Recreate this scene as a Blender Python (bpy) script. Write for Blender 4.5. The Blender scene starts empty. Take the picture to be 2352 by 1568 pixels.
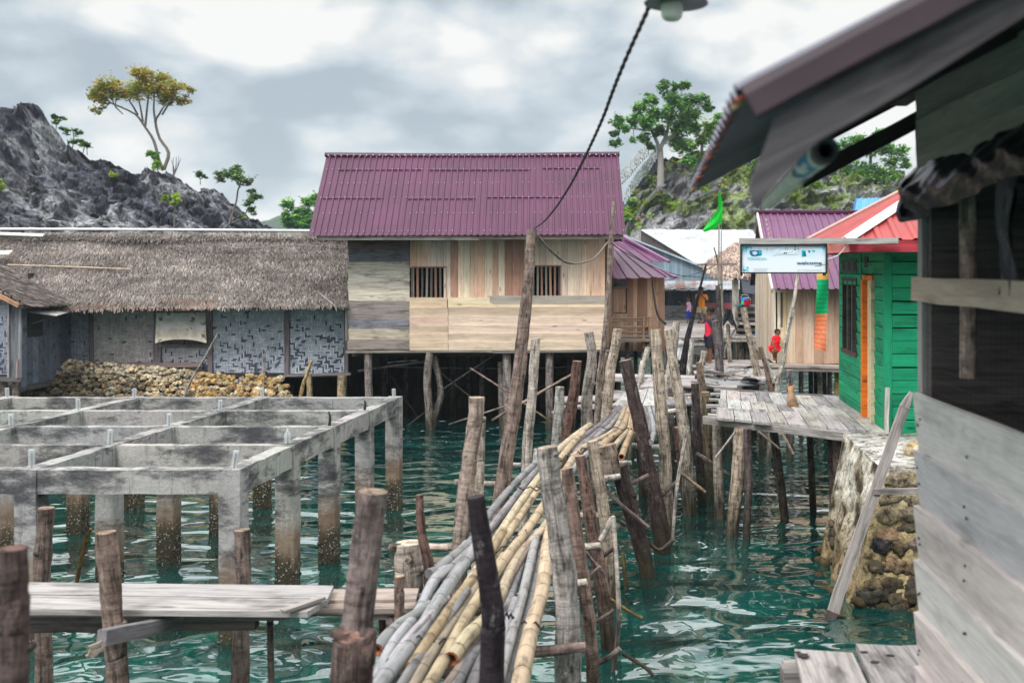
import bpy, math, random
from mathutils import Vector as V, Matrix, noise
R = random.Random(7)
SC = bpy.context.scene
COL = SC.collection
rad = math.radians

# ------------------------------------------------------------------ camera
# photograph measured in a 2352 x 1568 frame; F = focal length in those pixels,
# (U0, V0) = vanishing point of the depth direction, H = lens height over the water (z = 0)
F, U0, V0, H = 2287.0, 1500.0, 616.0, 3.4
cam_d = bpy.data.cameras.new('camera')
cam = bpy.data.objects.new('camera', cam_d)
COL.objects.link(cam)
cam.location = (0, 0, H)
cam.rotation_euler = (rad(90), 0, 0)
cam_d.sensor_width = 36.0
cam_d.lens = 35.0
cam_d.shift_x = (1176 - U0) / 2352
cam_d.shift_y = -(784 - V0) / 2352
cam_d.clip_start = 0.05
cam_d.clip_end = 6000
cam_d.dof.use_dof = True
cam_d.dof.focus_distance = 12.0
cam_d.dof.aperture_fstop = 2.2
SC.camera = cam

# ------------------------------------------------------------------ sky
SUN_EL, SUN_AZ = rad(50), rad(208)          # azimuth clockwise from +Y
world = bpy.data.worlds.new('World')
SC.world = world
world.use_nodes = True
nt = world.node_tree
nt.nodes.clear()


def nd(t, kind, **kw):
    n = t.nodes.new(kind)
    for k, v in kw.items():
        if k.startswith('i_'):
            n.inputs[k[2:]].default_value = v
        elif k.startswith('n') and k[1:].isdigit():
            n.inputs[int(k[1:])].default_value = v
        else:
            setattr(n, k, v)
    return n


def ramp(t, stops, fac=None):
    n = t.nodes.new('ShaderNodeValToRGB')
    e = n.color_ramp.elements
    while len(e) < len(stops):
        e.new(0.5)
    for s, (p, c) in zip(e, stops):
        s.position = p
        s.color = (c, c, c, 1) if not isinstance(c, tuple) else (*c, 1)
    if fac is not None:
        t.links.new(fac, n.inputs[0])
    return n


def mth(t, op, a, b=None, clamp=False):
    n = t.nodes.new('ShaderNodeMath')
    n.operation = op
    n.use_clamp = clamp
    for i, x in enumerate((a, b)):
        if x is None:
            continue
        if isinstance(x, (int, float)):
            n.inputs[i].default_value = x
        else:
            t.links.new(x, n.inputs[i])
    return n.outputs[0]


def mixc(t, fac, a, b, mode='MIX'):
    n = t.nodes.new('ShaderNodeMix')
    n.data_type = 'RGBA'
    n.blend_type = mode
    for sock, x in ((n.inputs[0], fac), (n.inputs[6], a), (n.inputs[7], b)):
        if isinstance(x, (int, float)):
            sock.default_value = x
        elif isinstance(x, tuple):
            sock.default_value = (*x, 1)
        else:
            t.links.new(x, sock)
    return n.outputs[2]


def noise_n(t, vec, scale, detail=4, rough=0.55, dist=0.0, typ='FBM'):
    n = t.nodes.new('ShaderNodeTexNoise')
    n.inputs['Scale'].default_value = scale
    n.inputs['Detail'].default_value = detail
    n.inputs['Roughness'].default_value = rough
    n.inputs['Distortion'].default_value = dist
    if vec is not None:
        t.links.new(vec, n.inputs['Vector'])
    return n.outputs['Fac']


def vscale(t, vec, s, off=(0, 0, 0)):
    n = t.nodes.new('ShaderNodeMapping')
    n.inputs['Scale'].default_value = s
    n.inputs['Location'].default_value = off
    t.links.new(vec, n.inputs['Vector'])
    return n.outputs[0]


sky = nd(nt, 'ShaderNodeTexSky', sky_type='NISHITA', sun_disc=False, sun_elevation=SUN_EL, sun_rotation=SUN_AZ)
tc = nd(nt, 'ShaderNodeTexCoord')
sep = nd(nt, 'ShaderNodeSeparateXYZ')
nt.links.new(tc.outputs['Generated'], sep.inputs[0])
dx, dy, dz = sep.outputs
den = mth(nt, 'ADD', mth(nt, 'MAXIMUM', dz, 0.0), 0.55)
cmb = nd(nt, 'ShaderNodeCombineXYZ')
nt.links.new(mth(nt, 'DIVIDE', dx, den), cmb.inputs[0])
nt.links.new(mth(nt, 'DIVIDE', dy, den), cmb.inputs[1])
nt.links.new(mth(nt, 'MULTIPLY', dz, 3.2), cmb.inputs[2])
cv = vscale(nt, tc.outputs['Generated'], (1.0, 1.0, 1.75), (3.1, 1.7, 0.43))
n_big = noise_n(nt, cv, 2.2, 3, 0.5, 0.2)
n_mid = noise_n(nt, cv, 5.2, 8, 0.52, 0.25)
n_fine = noise_n(nt, cv, 17.0, 6, 0.6, 0.3)


def sky_blob(ax, el, sx, sz):
    """soft mask round a direction: ax = x/y slope, el = z/y slope"""
    a = mth(nt, 'DIVIDE', mth(nt, 'SUBTRACT', mth(nt, 'DIVIDE', dx, mth(nt, 'MAXIMUM', dy, 0.05)), ax), sx)
    b = mth(nt, 'DIVIDE', mth(nt, 'SUBTRACT', mth(nt, 'DIVIDE', dz, mth(nt, 'MAXIMUM', dy, 0.05)), el), sz)
    r2 = mth(nt, 'ADD', mth(nt, 'MULTIPLY', a, a), mth(nt, 'MULTIPLY', b, b))
    inside = mth(nt, 'SUBTRACT', 1.0, r2, True)
    return mth(nt, 'MULTIPLY', inside, mth(nt, 'GREATER_THAN', dy, 0.05))


val = mth(nt, 'ADD', mth(nt, 'MULTIPLY', n_mid, 0.80), mth(nt, 'MULTIPLY', n_big, 0.22))
val = mth(nt, 'ADD', val, mth(nt, 'MULTIPLY', mth(nt, 'SUBTRACT', n_fine, 0.5), 0.22))
# cauliflower heads of the cumulus
wob = nd(nt, 'ShaderNodeTexNoise')
wob.inputs['Scale'].default_value, wob.inputs['Detail'].default_value = 9.0, 5
nt.links.new(cv, wob.inputs['Vector'])
pv = nd(nt, 'ShaderNodeVectorMath', operation='MULTIPLY_ADD')
nt.links.new(wob.outputs['Color'], pv.inputs[0])
pv.inputs[1].default_value = (0.09, 0.09, 0.09)
nt.links.new(cv, pv.inputs[2])
for sc_, am_ in ((8.5, 0.34), (19.0, 0.20)):
    vr = nd(nt, 'ShaderNodeTexVoronoi', feature='F1', i_Scale=sc_)
    nt.links.new(pv.outputs[0], vr.inputs['Vector'])
    val = mth(nt, 'ADD', val, mth(nt, 'MULTIPLY', mth(nt, 'SUBTRACT', 0.42, vr.outputs['Distance']), am_))
for ax, el, sx, sz, amp in ((0.17, 0.245, 0.17, 0.12, 0.25), (-0.40, 0.27, 0.20, 0.10, 0.16), (-0.22, 0.235, 0.16, 0.04, 0.12),
                            (-0.40, 0.178, 0.16, 0.03, -0.2), (-0.16, 0.165, 0.20, 0.06, -0.12),
                            (-0.62, 0.20, 0.20, 0.06, -0.14), (-0.50, 0.10, 0.14, 0.05, 0.18), (-0.22, 0.18, 0.10, 0.03, 0.14)):
    val = mth(nt, 'ADD', val, mth(nt, 'MULTIPLY', sky_blob(ax, el, sx, sz), amp))
cl = ramp(nt, [(0.27, (0.31, 0.355, 0.395)), (0.39, (0.385, 0.435, 0.472)), (0.46, (0.45, 0.488, 0.512)), (0.52, (0.515, 0.535, 0.542)), (0.595, (0.615, 0.614, 0.605))], val)
bg1 = nd(nt, 'ShaderNodeBackground', i_Strength=0.06)
nt.links.new(sky.outputs[0], bg1.inputs[0])
bg2 = nd(nt, 'ShaderNodeBackground')
warm = nd(nt, 'ShaderNodeMapRange')
nt.links.new(dz, warm.inputs[0])
warm.inputs[1].default_value, warm.inputs[2].default_value = 0.3, 0.6
nt.links.new(mixc(nt, warm.outputs[0], cl.outputs[0], (0.46, 0.462, 0.46)), bg2.inputs[0])
# an overcast sky is about three times brighter overhead than at the horizon
zen = nd(nt, 'ShaderNodeMapRange', interpolation_type='SMOOTHSTEP')
nt.links.new(dz, zen.inputs[0])
zen.inputs[1].default_value, zen.inputs[2].default_value = 0.31, 0.50
zen.inputs[3].default_value, zen.inputs[4].default_value = 1.0, 3.2
nt.links.new(zen.outputs[0], bg2.inputs[1])
ms = nd(nt, 'ShaderNodeMixShader')
nt.links.new(ramp(nt, [(0.2, 0.82), (0.45, 0.97)], val).outputs[0], ms.inputs[0])
nt.links.new(bg1.outputs[0], ms.inputs[1])
nt.links.new(bg2.outputs[0], ms.inputs[2])
wo = nd(nt, 'ShaderNodeOutputWorld')
nt.links.new(ms.outputs[0], wo.inputs[0])

# ------------------------------------------------------------------ sun
sd = bpy.data.lights.new('sun', 'SUN')
sd.energy = 1.5
sd.angle = rad(16)
sd.color = (1.0, 0.982, 0.965)
sun = bpy.data.objects.new('sun', sd)
COL.objects.link(sun)
sv = V((math.sin(SUN_AZ) * math.cos(SUN_EL), math.cos(SUN_AZ) * math.cos(SUN_EL), math.sin(SUN_EL)))
sun.rotation_euler = sv.to_track_quat('Z', 'Y').to_euler()

vs = SC.view_settings
vs.view_transform = 'Standard'
vs.look = 'None'
vs.exposure = 0.66
vs.gamma = 1.0
SC.cycles.use_denoising = True
SC.cycles.max_bounces = 7
SC.cycles.diffuse_bounces = 3
SC.cycles.transparent_max_bounces = 10
SC.cycles.caustics_reflective = False
SC.cycles.caustics_refractive = False


# ------------------------------------------------------------------ geometry helpers
def P(u, v, Y):
    return V(((u - U0) * Y / F, Y, H - (v - V0) * Y / F))


def W(u, v, z=0.0):
    Y = (H - z) * F / (v - V0)
    return V(((u - U0) * Y / F, Y, z))


def s2l(c):
    c = c / 255.0
    return c / 12.92 if c <= 0.04045 else ((c + 0.055) / 1.055) ** 2.4


def C(r, g, b, k=1.0):
    return (min(s2l(r) * k, 0.85), min(s2l(g) * k, 0.85), min(s2l(b) * k, 0.85))


def var(c, a=0.12, h=0.03, rng=None):
    rng = rng or R
    m = 1 + rng.uniform(-a, a)
    return tuple(max(0.002, x * m * (1 + rng.uniform(-h, h))) for x in c)


def mixt(a, b, f):
    return tuple(x * (1 - f) + y * f for x, y in zip(a, b))


class MB:
    """collects shapes with a colour (tint) and grain coordinates (gc) per vertex; build() links ONE mesh object"""

    def __init__(self):
        self.v, self.f, self.g, self.t = [], [], [], []
        self.marks = []

    def add(self, vs, fs, gs, t):
        o = len(self.v)
        self.marks.append((o, len(self.f)))
        self.v += [V(x) for x in vs]
        self.g += [tuple(x) for x in gs]
        self.t += (t if isinstance(t, list) else [t] * len(vs))
        self.f += [tuple(i + o for i in f) for f in fs]

    def poly(self, pts, t):
        off = R.uniform(0, 50)
        self.add(pts, [tuple(range(len(pts)))], [(p[0] + off, p[1], p[2]) for p in map(V, pts)], t)

    def beam(self, p0, p1, w, h, t, up=(0, 0, 1), seg=1, jit=0.0, w1=None, h1=None):
        """square bar; w across (side), h along up; centred on the axis"""
        p0, p1 = V(p0), V(p1)
        d = p1 - p0
        L = d.length or 1e-6
        d = d / L
        up = V(up)
        s = d.cross(up)
        if s.length < 1e-4:
            s = d.cross(V((0, 1, 0)))
        s.normalize()
        n = s.cross(d)
        w1 = w if w1 is None else w1
        h1 = h if h1 is None else h1
        off = (R.uniform(0, 90), R.uniform(0, 90), R.uniform(0, 90))
        vs, gs = [], []
        for i in range(seg + 1):
            f = i / seg
            ww, hh = (w + (w1 - w) * f) / 2, (h + (h1 - h) * f) / 2
            jx, jz = R.uniform(-jit, jit), R.uniform(-jit, jit)
            for a, b in ((-1, -1), (1, -1), (1, 1), (-1, 1)):
                ja, jb = R.uniform(-jit, jit) * .5, R.uniform(-jit, jit) * .5
                vs.append(p0 + d * (L * f) + s * (a * ww + jx + ja) + n * (b * hh + jz + jb))
                gs.append((L * f + off[0], a * ww + off[1], b * hh + off[2]))
        fs = [(3, 2, 1, 0)]
        for i in range(seg):
            k = 4 * i
            for a in range(4):
                b = (a + 1) % 4
                fs.append((k + a, k + b, k + 4 + b, k + 4 + a))
        k = 4 * seg
        fs.append((k, k + 1, k + 2, k + 3))
        self.add(vs, fs, gs, t)

    def cub(self, x0, x1, y0, y1, z0, z1, t):
        self.beam((x0, (y0 + y1) / 2, (z0 + z1) / 2), (x1, (y0 + y1) / 2, (z0 + z1) / 2), abs(y1 - y0), abs(z1 - z0), t)

    def slab(self, pts, th, t, nrm=None, grain=None):
        """flat polygon pts with thickness th along nrm (default: away from the face)"""
        pts = [V(p) for p in pts]
        n = V(nrm) if nrm is not None else -(pts[1] - pts[0]).cross(pts[2] - pts[0])
        n.normalize()
        k = len(pts)
        o = R.uniform(0, 90)
        g = V(grain).normalized() if grain is not None else (pts[1] - pts[0]).normalized()
        s = g.cross(n)
        vs = pts + [p + n * th for p in pts]
        gs = [((p - pts[0]).dot(g) + o, (p - pts[0]).dot(s) + o, (p - pts[0]).dot(n) + o) for p in vs]
        fs = [tuple(range(k)), tuple(range(2 * k - 1, k - 1, -1))]
        for i in range(k):
            j = (i + 1) % k
            fs.append((i, i + k, j + k, j))
        self.add(vs, fs, gs, t)

    def tube(self, pts, rs, n=8, t=(.5, .5, .5), rough=0.0, tcap=None, caps=True, sub=1, bulge=None, seed=None, hollow=0.0):
        """round bar along pts with radius per point, optional bark roughness and node rings (bulge = spacing)"""
        pts = [V(p) for p in pts]
        if not isinstance(rs, (list, tuple)):
            rs = [rs] * len(pts)
        if sub > 1 and len(pts) > 1:
            pp, rr = [], []
            m = len(pts)
            for i in range(m - 1):
                a = pts[i - 1] if i else pts[i] * 2 - pts[i + 1]
                b, c = pts[i], pts[i + 1]
                d = pts[i + 2] if i + 2 < m else pts[i + 1] * 2 - pts[i]
                for k in range(sub):
                    x = k / sub
                    pp.append(0.5 * ((2 * b) + (c - a) * x + (2 * a - 5 * b + 4 * c - d) * x * x + (3 * b - a - 3 * c + d) * x ** 3))
                    rr.append(rs[i] + (rs[i + 1] - rs[i]) * x)
            pp.append(pts[-1])
            rr.append(rs[-1])
            pts, rs = pp, rr
        if bulge:
            pp, rr = [], []
            pos, nxt = 0.0, R.uniform(0.1, bulge)
            for i in range(len(pts) - 1):
                pp.append(pts[i]); rr.append(rs[i])
                L = (pts[i + 1] - pts[i]).length
                while nxt < pos + L - 0.02:
                    f = (nxt - pos) / L
                    c = pts[i].lerp(pts[i + 1], f)
                    d = (pts[i + 1] - pts[i]).normalized()
                    r = rs[i] + (rs[i + 1] - rs[i]) * f
                    for dd, k, mark in ((-.012, .98, 0), (-.004, 1.06, 1), (.003, 1.04, 1), (.010, .99, 0)):
                        pp.append(c + d * dd); rr.append((r * k, mark))
                    nxt += bulge * R.uniform(0.8, 1.2)
                pos += L
            pp.append(pts[-1]); rr.append(rs[-1])
            pts, rs = pp, rr
        off = (R.uniform(0, 90), R.uniform(0, 90), R.uniform(0, 90))
        sd = R.uniform(0, 100) if seed is None else seed
        vs, gs, ts = [], [], []
        L = 0.0
        m = len(pts)
        prev = None
        for i, p in enumerate(pts):
            d = (pts[min(i + 1, m - 1)] - pts[max(i - 1, 0)])
            d = d.normalized() if d.length > 1e-9 else V((0, 0, 1))
            if prev is None:
                s = d.cross(V((0, 1, 0.13)))
                if s.length < 1e-3:
                    s = d.cross(V((1, 0, 0)))
            else:
                s = prev - d * prev.dot(d)
            s.normalize()
            prev = s
            w = d.cross(s)
            if i:
                L += (p - pts[i - 1]).length
            r = rs[i]
            mark = 0
            if isinstance(r, tuple):
                r, mark = r
            for k in range(n):
                a = 2 * math.pi * k / n
                rr = r
                if rough:
                    q = V((math.cos(a) * 1.3 + sd, math.sin(a) * 1.3, L * 5 / max(r * 12, .3)))
                    rr *= 1 + rough * (noise.noise(q) + 0.6 * noise.noise(q * 2.7))
                vs.append(p + s * (rr * math.cos(a)) + w * (rr * math.sin(a)))
                gs.append((L + off[0], r * math.cos(a) + off[1], r * math.sin(a) + off[2]))
                tt = t
                if mark:
                    tt = tuple(x * 0.52 for x in t)
                ts.append(tt)
        fs = []
        for i in range(m - 1):
            for k in range(n):
                j = (k + 1) % n
                fs.append((i * n + k, i * n + j, (i + 1) * n + j, (i + 1) * n + k))
        self.add(vs, fs, gs, ts)
        if caps:
            for e, base in ((0, 0), (1, (m - 1) * n)):
                ring = vs[base:base + n]
                g = gs[base:base + n]
                c = sum(ring, V()) / n
                tc = tcap or t
                if hollow and e == 0 or hollow and e == 1:
                    d = (pts[1] - pts[0]) if e == 0 else (pts[-2] - pts[-1])
                    d = d.normalized() * 0.14
                    inner = [c + (x - c) * hollow for x in ring]
                    deep = [x + d for x in inner]
                    o2 = ring + inner + deep
                    f2 = []
                    for k in range(n):
                        j = (k + 1) % n
                        f2.append((k, j, n + j, n + k) if e else (j, k, n + k, n + j))
                        f2.append((n + k, n + j, 2 * n + j, 2 * n + k) if e else (n + j, n + k, 2 * n + k, 2 * n + j))
                    f2.append(tuple(range(2 * n, 3 * n)))
                    tl = [tc] * (2 * n) + [(0.03, 0.018, 0.012)] * n
                    self.add(o2, f2, g * 3, tl)
                else:
                    f2 = [(k, (k + 1) % n, n) if e else ((k + 1) % n, k, n) for k in range(n)]
                    self.add(ring + [c], f2, g + [g[0]], [tuple(x * .8 for x in tc)] * n + [tc])

    def lathe(self, prof, c, n=12, t=(.5, .5, .5), axis=(0, 0, 1)):
        c = V(c)
        q = V((0, 0, 1)).rotation_difference(V(axis))
        vs, gs, fs = [], [], []
        for r, z in prof:
            for k in range(n):
                a = 2 * math.pi * k / n
                vs.append(c + q @ V((r * math.cos(a), r * math.sin(a), z)))
                gs.append((z, r * math.cos(a), r * math.sin(a)))
        for i in range(len(prof) - 1):
            for k in range(n):
                j = (k + 1) % n
                fs.append((i * n + k, i * n + j, (i + 1) * n + j, (i + 1) * n + k))
        fs.append(tuple(range(n - 1, -1, -1)))
        fs.append(tuple(range((len(prof) - 1) * n, len(prof) * n)))
        self.add(vs, fs, gs, t)

    def stone(self, c, rx, ry, rz, t, rng=None, lump=0.28, lv=1):
        rng = rng or R
        vs0, fs0 = ICO[lv]
        s = rng.uniform(0, 100)
        m = Matrix.Rotation(rng.uniform(0, 6.28), 3, 'Y') @ Matrix.Rotation(rng.uniform(-.5, .5), 3, 'X')
        vs = []
        for p in vs0:
            k = 1 + lump * noise.noise(p * 1.4 + V((s, s, s))) + (lump * .35 * noise.noise(p * 4.1 + V((s, 0, s))) if lv > 1 else 0)
            q = m @ V((p.x * k, p.y * k, p.z * k))
            vs.append(V(c) + V((q.x * rx, q.y * ry, q.z * rz)))
        self.add(vs, fs0, [(p.x * rx + s, p.y * ry + s, p.z * rz + s) for p in vs0], t)

    def build_each(self, name, mat, parent):
        """one part per shape added"""
        ends = self.marks[1:] + [(len(self.v), len(self.f))]
        out = []
        for (v0, f0), (v1, f1) in zip(self.marks, ends):
            q = MB()
            q.v, q.g, q.t = self.v[v0:v1], self.g[v0:v1], self.t[v0:v1]
            q.f = [tuple(i - v0 for i in f) for f in self.f[f0:f1]]
            out.append(q.build(name, mat, parent))
        return out

    def build(self, name, mat, parent=None, loc=None, smooth=False):
        root = parent
        while root is not None and root.parent is not None:
            root = root.parent
        o = V(loc) if loc is not None else (V(root.location) if root is not None else V((0, 0, 0)))
        me = bpy.data.meshes.new(name)
        me.from_pydata([p - o for p in self.v], [], self.f)
        n = len(self.v)
        a = me.attributes.new('tint', 'FLOAT_COLOR', 'POINT')
        flat = [0.0] * (4 * n)
        for i, c in enumerate(self.t):
            flat[4 * i], flat[4 * i + 1], flat[4 * i + 2], flat[4 * i + 3] = c[0], c[1], c[2], 1.0
        a.data.foreach_set('color', flat)
        b = me.attributes.new('gc', 'FLOAT_VECTOR', 'POINT')
        b.data.foreach_set('vector', [x for g in self.g for x in g])
        if smooth:
            me.polygons.foreach_set('use_smooth', [True] * len(me.polygons))
        me.materials.append(mat)
        me.update()
        ob = bpy.data.objects.new(name, me)
        COL.objects.link(ob)
        if parent is not None:
            ob.parent = parent
        else:
            ob.location = o
        return ob


def _ico(lv):
    import bmesh
    bm = bmesh.new()
    bmesh.ops.create_icosphere(bm, subdivisions=lv, radius=1)
    vs = [v.co.copy() for v in bm.verts]
    fs = [tuple(v.index for v in f.verts) for f in bm.faces]
    bm.free()
    return vs, fs


ICO = {1: _ico(1), 2: _ico(2), 3: _ico(3)}


def tag(o, label, cat, group=None):
    o['label'] = label
    o['category'] = cat
    if group:
        o['group'] = group
    return o


def thing(name, label, cat, loc=(0, 0, 0), group=None):
    o = bpy.data.objects.new(name, None)
    COL.objects.link(o)
    o.location = loc
    o.empty_display_size = 0.1
    return tag(o, label, cat, group)


# ------------------------------------------------------------------ materials
def newmat(name):
    m = bpy.data.materials.new(name)
    m.use_nodes = True
    t = m.node_tree
    b = t.nodes['Principled BSDF']
    return m, t, b


def attr(t, name):
    n = t.nodes.new('ShaderNodeAttribute')
    n.attribute_name = name
    return n


def bump(t, b, h, strength=0.4, dist=0.01):
    n = nd(t, 'ShaderNodeBump', i_Strength=strength, i_Distance=dist)
    t.links.new(h, n.inputs['Height'])
    t.links.new(n.outputs[0], b.inputs['Normal'])


def mulc(t, col, facs):
    for f in facs:
        col = mixc(t, 1.0, col, f, 'MULTIPLY')
    return col


def wood_mat(name, rough=0.8, grain=(1.6, 34, 34), gstr=(0.62, 1.18), stain=(0.55, 1.05), bstr=0.35, knots=True):
    m, t, b = newmat(name)
    tint, gc = attr(t, 'tint').outputs['Color'], attr(t, 'gc').outputs['Vector']
    g = noise_n(t, vscale(t, gc, grain), 1.0, 5, 0.6, 0.6)
    s = noise_n(t, vscale(t, gc, (2.2, 7, 7)), 1.0, 4, 0.6)
    fine = noise_n(t, vscale(t, gc, (8, 120, 120)), 1.0, 2, 0.5)
    facs = [ramp(t, [(0.30, gstr[0]), (0.52, 1.0), (0.72, gstr[1])], g).outputs[0],
            ramp(t, [(0.30, stain[0]), (0.48, 1.0), (0.75, stain[1])], s).outputs[0],
            ramp(t, [(0.3, 0.86), (0.7, 1.08)], fine).outputs[0]]
    if knots:
        vo = nd(t, 'ShaderNodeTexVoronoi', i_Scale=1.0)
        t.links.new(vscale(t, gc, (1.7, 6, 6)), vo.inputs['Vector'])
        facs.append(ramp(t, [(0.05, 0.45), (0.13, 1.0)], vo.outputs['Distance']).outputs[0])
    t.links.new(mulc(t, tint, facs), b.inputs['Base Color'])
    b.inputs['Roughness'].default_value = rough
    b.inputs['Specular IOR Level'].default_value = 0.25
    bump(t, b, g, bstr, 0.006)
    return m


M_WOOD = wood_mat('weathered wood')
M_NEWWOOD = wood_mat('fresh sawn wood', 0.7, (1.2, 22, 22), (0.74, 1.12), (0.8, 1.04), 0.15)
M_OLDWOOD = wood_mat('old grey planks', 0.85, (2.0, 40, 40), (0.5, 1.2), (0.42, 1.06), 0.5)


def bark_mat():
    m, t, b = newmat('bark and stripped poles')
    tint, gc = attr(t, 'tint').outputs['Color'], attr(t, 'gc').outputs['Vector']
    geo = nd(t, 'ShaderNodeNewGeometry')
    pos = nd(t, 'ShaderNodeSeparateXYZ')
    t.links.new(geo.outputs['Position'], pos.inputs[0])
    ringn = noise_n(t, vscale(t, gc, (22, 5, 5)), 1.0, 6, 0.7, 0.5)
    blot = noise_n(t, vscale(t, gc, (5, 17, 17)), 1.0, 7, 0.68, 0.3)
    crack = noise_n(t, vscale(t, gc, (2.2, 38, 38)), 1.0, 5, 0.65, 0.4)
    fine = noise_n(t, vscale(t, gc, (70, 70, 70)), 1.0, 2)
    vo = nd(t, 'ShaderNodeTexVoronoi', i_Scale=1.0)
    t.links.new(vscale(t, gc, (5.5, 13, 13)), vo.inputs['Vector'])
    col = mulc(t, tint, [ramp(t, [(0.30, 0.42), (0.46, 0.95), (0.66, 1.4)], ringn).outputs[0],
                         ramp(t, [(0.38, 0.42), (0.45, 0.78), (0.50, 1.02), (0.58, 1.32)], blot).outputs[0],
                         ramp(t, [(0.36, 0.35), (0.47, 1.0)], crack).outputs[0],
                         ramp(t, [(0.3, 0.82), (0.7, 1.12)], fine).outputs[0],
                         ramp(t, [(0.08, 0.28), (0.2, 1.0)], vo.outputs['Distance']).outputs[0]])
    # pale lichen patches
    li = noise_n(t, vscale(t, gc, (9, 16, 16), (5, 0, 0)), 1.0, 6, 0.7)
    col = mixc(t, mth(t, 'MULTIPLY', ramp(t, [(0.58, 0.0), (0.68, 1.0)], li).outputs[0], 0.4), col, (0.36, 0.35, 0.33))
    # wet, weedy band that the tide leaves above the water
    wz = mth(t, 'ADD', pos.outputs[2], mth(t, 'MULTIPLY', mth(t, 'SUBTRACT', blot, 0.5), 0.5))
    wet = ramp(t, [(0.16, 1.0), (0.62, 0.0)], wz).outputs[0]
    col = mixc(t, mth(t, 'MULTIPLY', wet, 0.82), col, mixc(t, ramp(t, [(0.4, 0.0), (0.6, 1.0)], blot).outputs[0], (0.025, 0.019, 0.017), (0.055, 0.050, 0.022)))
    t.links.new(col, b.inputs['Base Color'])
    b.inputs['Roughness'].default_value = 0.85
    b.inputs['Specular IOR Level'].default_value = 0.2
    bump(t, b, mth(t, 'ADD', mth(t, 'ADD', ringn, blot), mth(t, 'MULTIPLY', crack, 0.9)), 0.8, 0.02)
    return m


M_BARK = bark_mat()


def bamboo_mat():
    m, t, b = newmat('bamboo cane')
    tint, gc = attr(t, 'tint').outputs['Color'], attr(t, 'gc').outputs['Vector']
    st = noise_n(t, vscale(t, gc, (2.5, 60, 60)), 1.0, 4, 0.6)
    bl = noise_n(t, vscale(t, gc, (6, 14, 14)), 1.0, 5, 0.65, 0.4)
    col = mulc(t, tint, [ramp(t, [(0.3, 0.7), (0.5, 1.0), (0.7, 1.12)], st).outputs[0],
                         ramp(t, [(0.32, 0.42), (0.44, 0.9), (0.55, 1.05), (0.7, 1.15)], bl).outputs[0]])
    t.links.new(col, b.inputs['Base Color'])
    b.inputs['Roughness'].default_value = 0.72
    b.inputs['Specular IOR Level'].default_value = 0.2
    bump(t, b, st, 0.35, 0.005)
    return m


M_BAMBOO = bamboo_mat()


def metal_mat(name, rough=0.42, dirt=0.75, rust=0.0):
    m, t, b = newmat(name)
    tint, gc = attr(t, 'tint').outputs['Color'], attr(t, 'gc').outputs['Vector']
    tco = nd(t, 'ShaderNodeTexCoord').outputs['Object']
    a = noise_n(t, vscale(t, tco, (1.1, 1.1, 1.1)), 1.0, 5, 0.6)
    s = noise_n(t, vscale(t, tco, (9, 1.0, 1.0)), 1.0, 5, 0.65)
    col = mulc(t, tint, [ramp(t, [(0.3, dirt), (0.6, 1.06)], a).outputs[0], ramp(t, [(0.3, 0.84), (0.65, 1.07)], s).outputs[0]])
    if rust:
        rn = noise_n(t, vscale(t, tco, (1.4, 0.9, 0.9)), 1.0, 6, 0.7)
        rf = ramp(t, [(0.5, 0.0), (0.62, rust)], rn).outputs[0]
        col = mixc(t, rf, col, (0.19, 0.055, 0.03))
    t.links.new(col, b.inputs['Base Color'])
    b.inputs['Roughness'].default_value = rough
    b.inputs['Specular IOR Level'].default_value = 0.45
    return m


M_ROOF = metal_mat('painted roof sheet', 0.45)
M_ZINC = metal_mat('zinc roof sheet', 0.5, 0.7)
M_RUST = metal_mat('rusty zinc sheet', 0.7, 0.6, 0.85)


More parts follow.
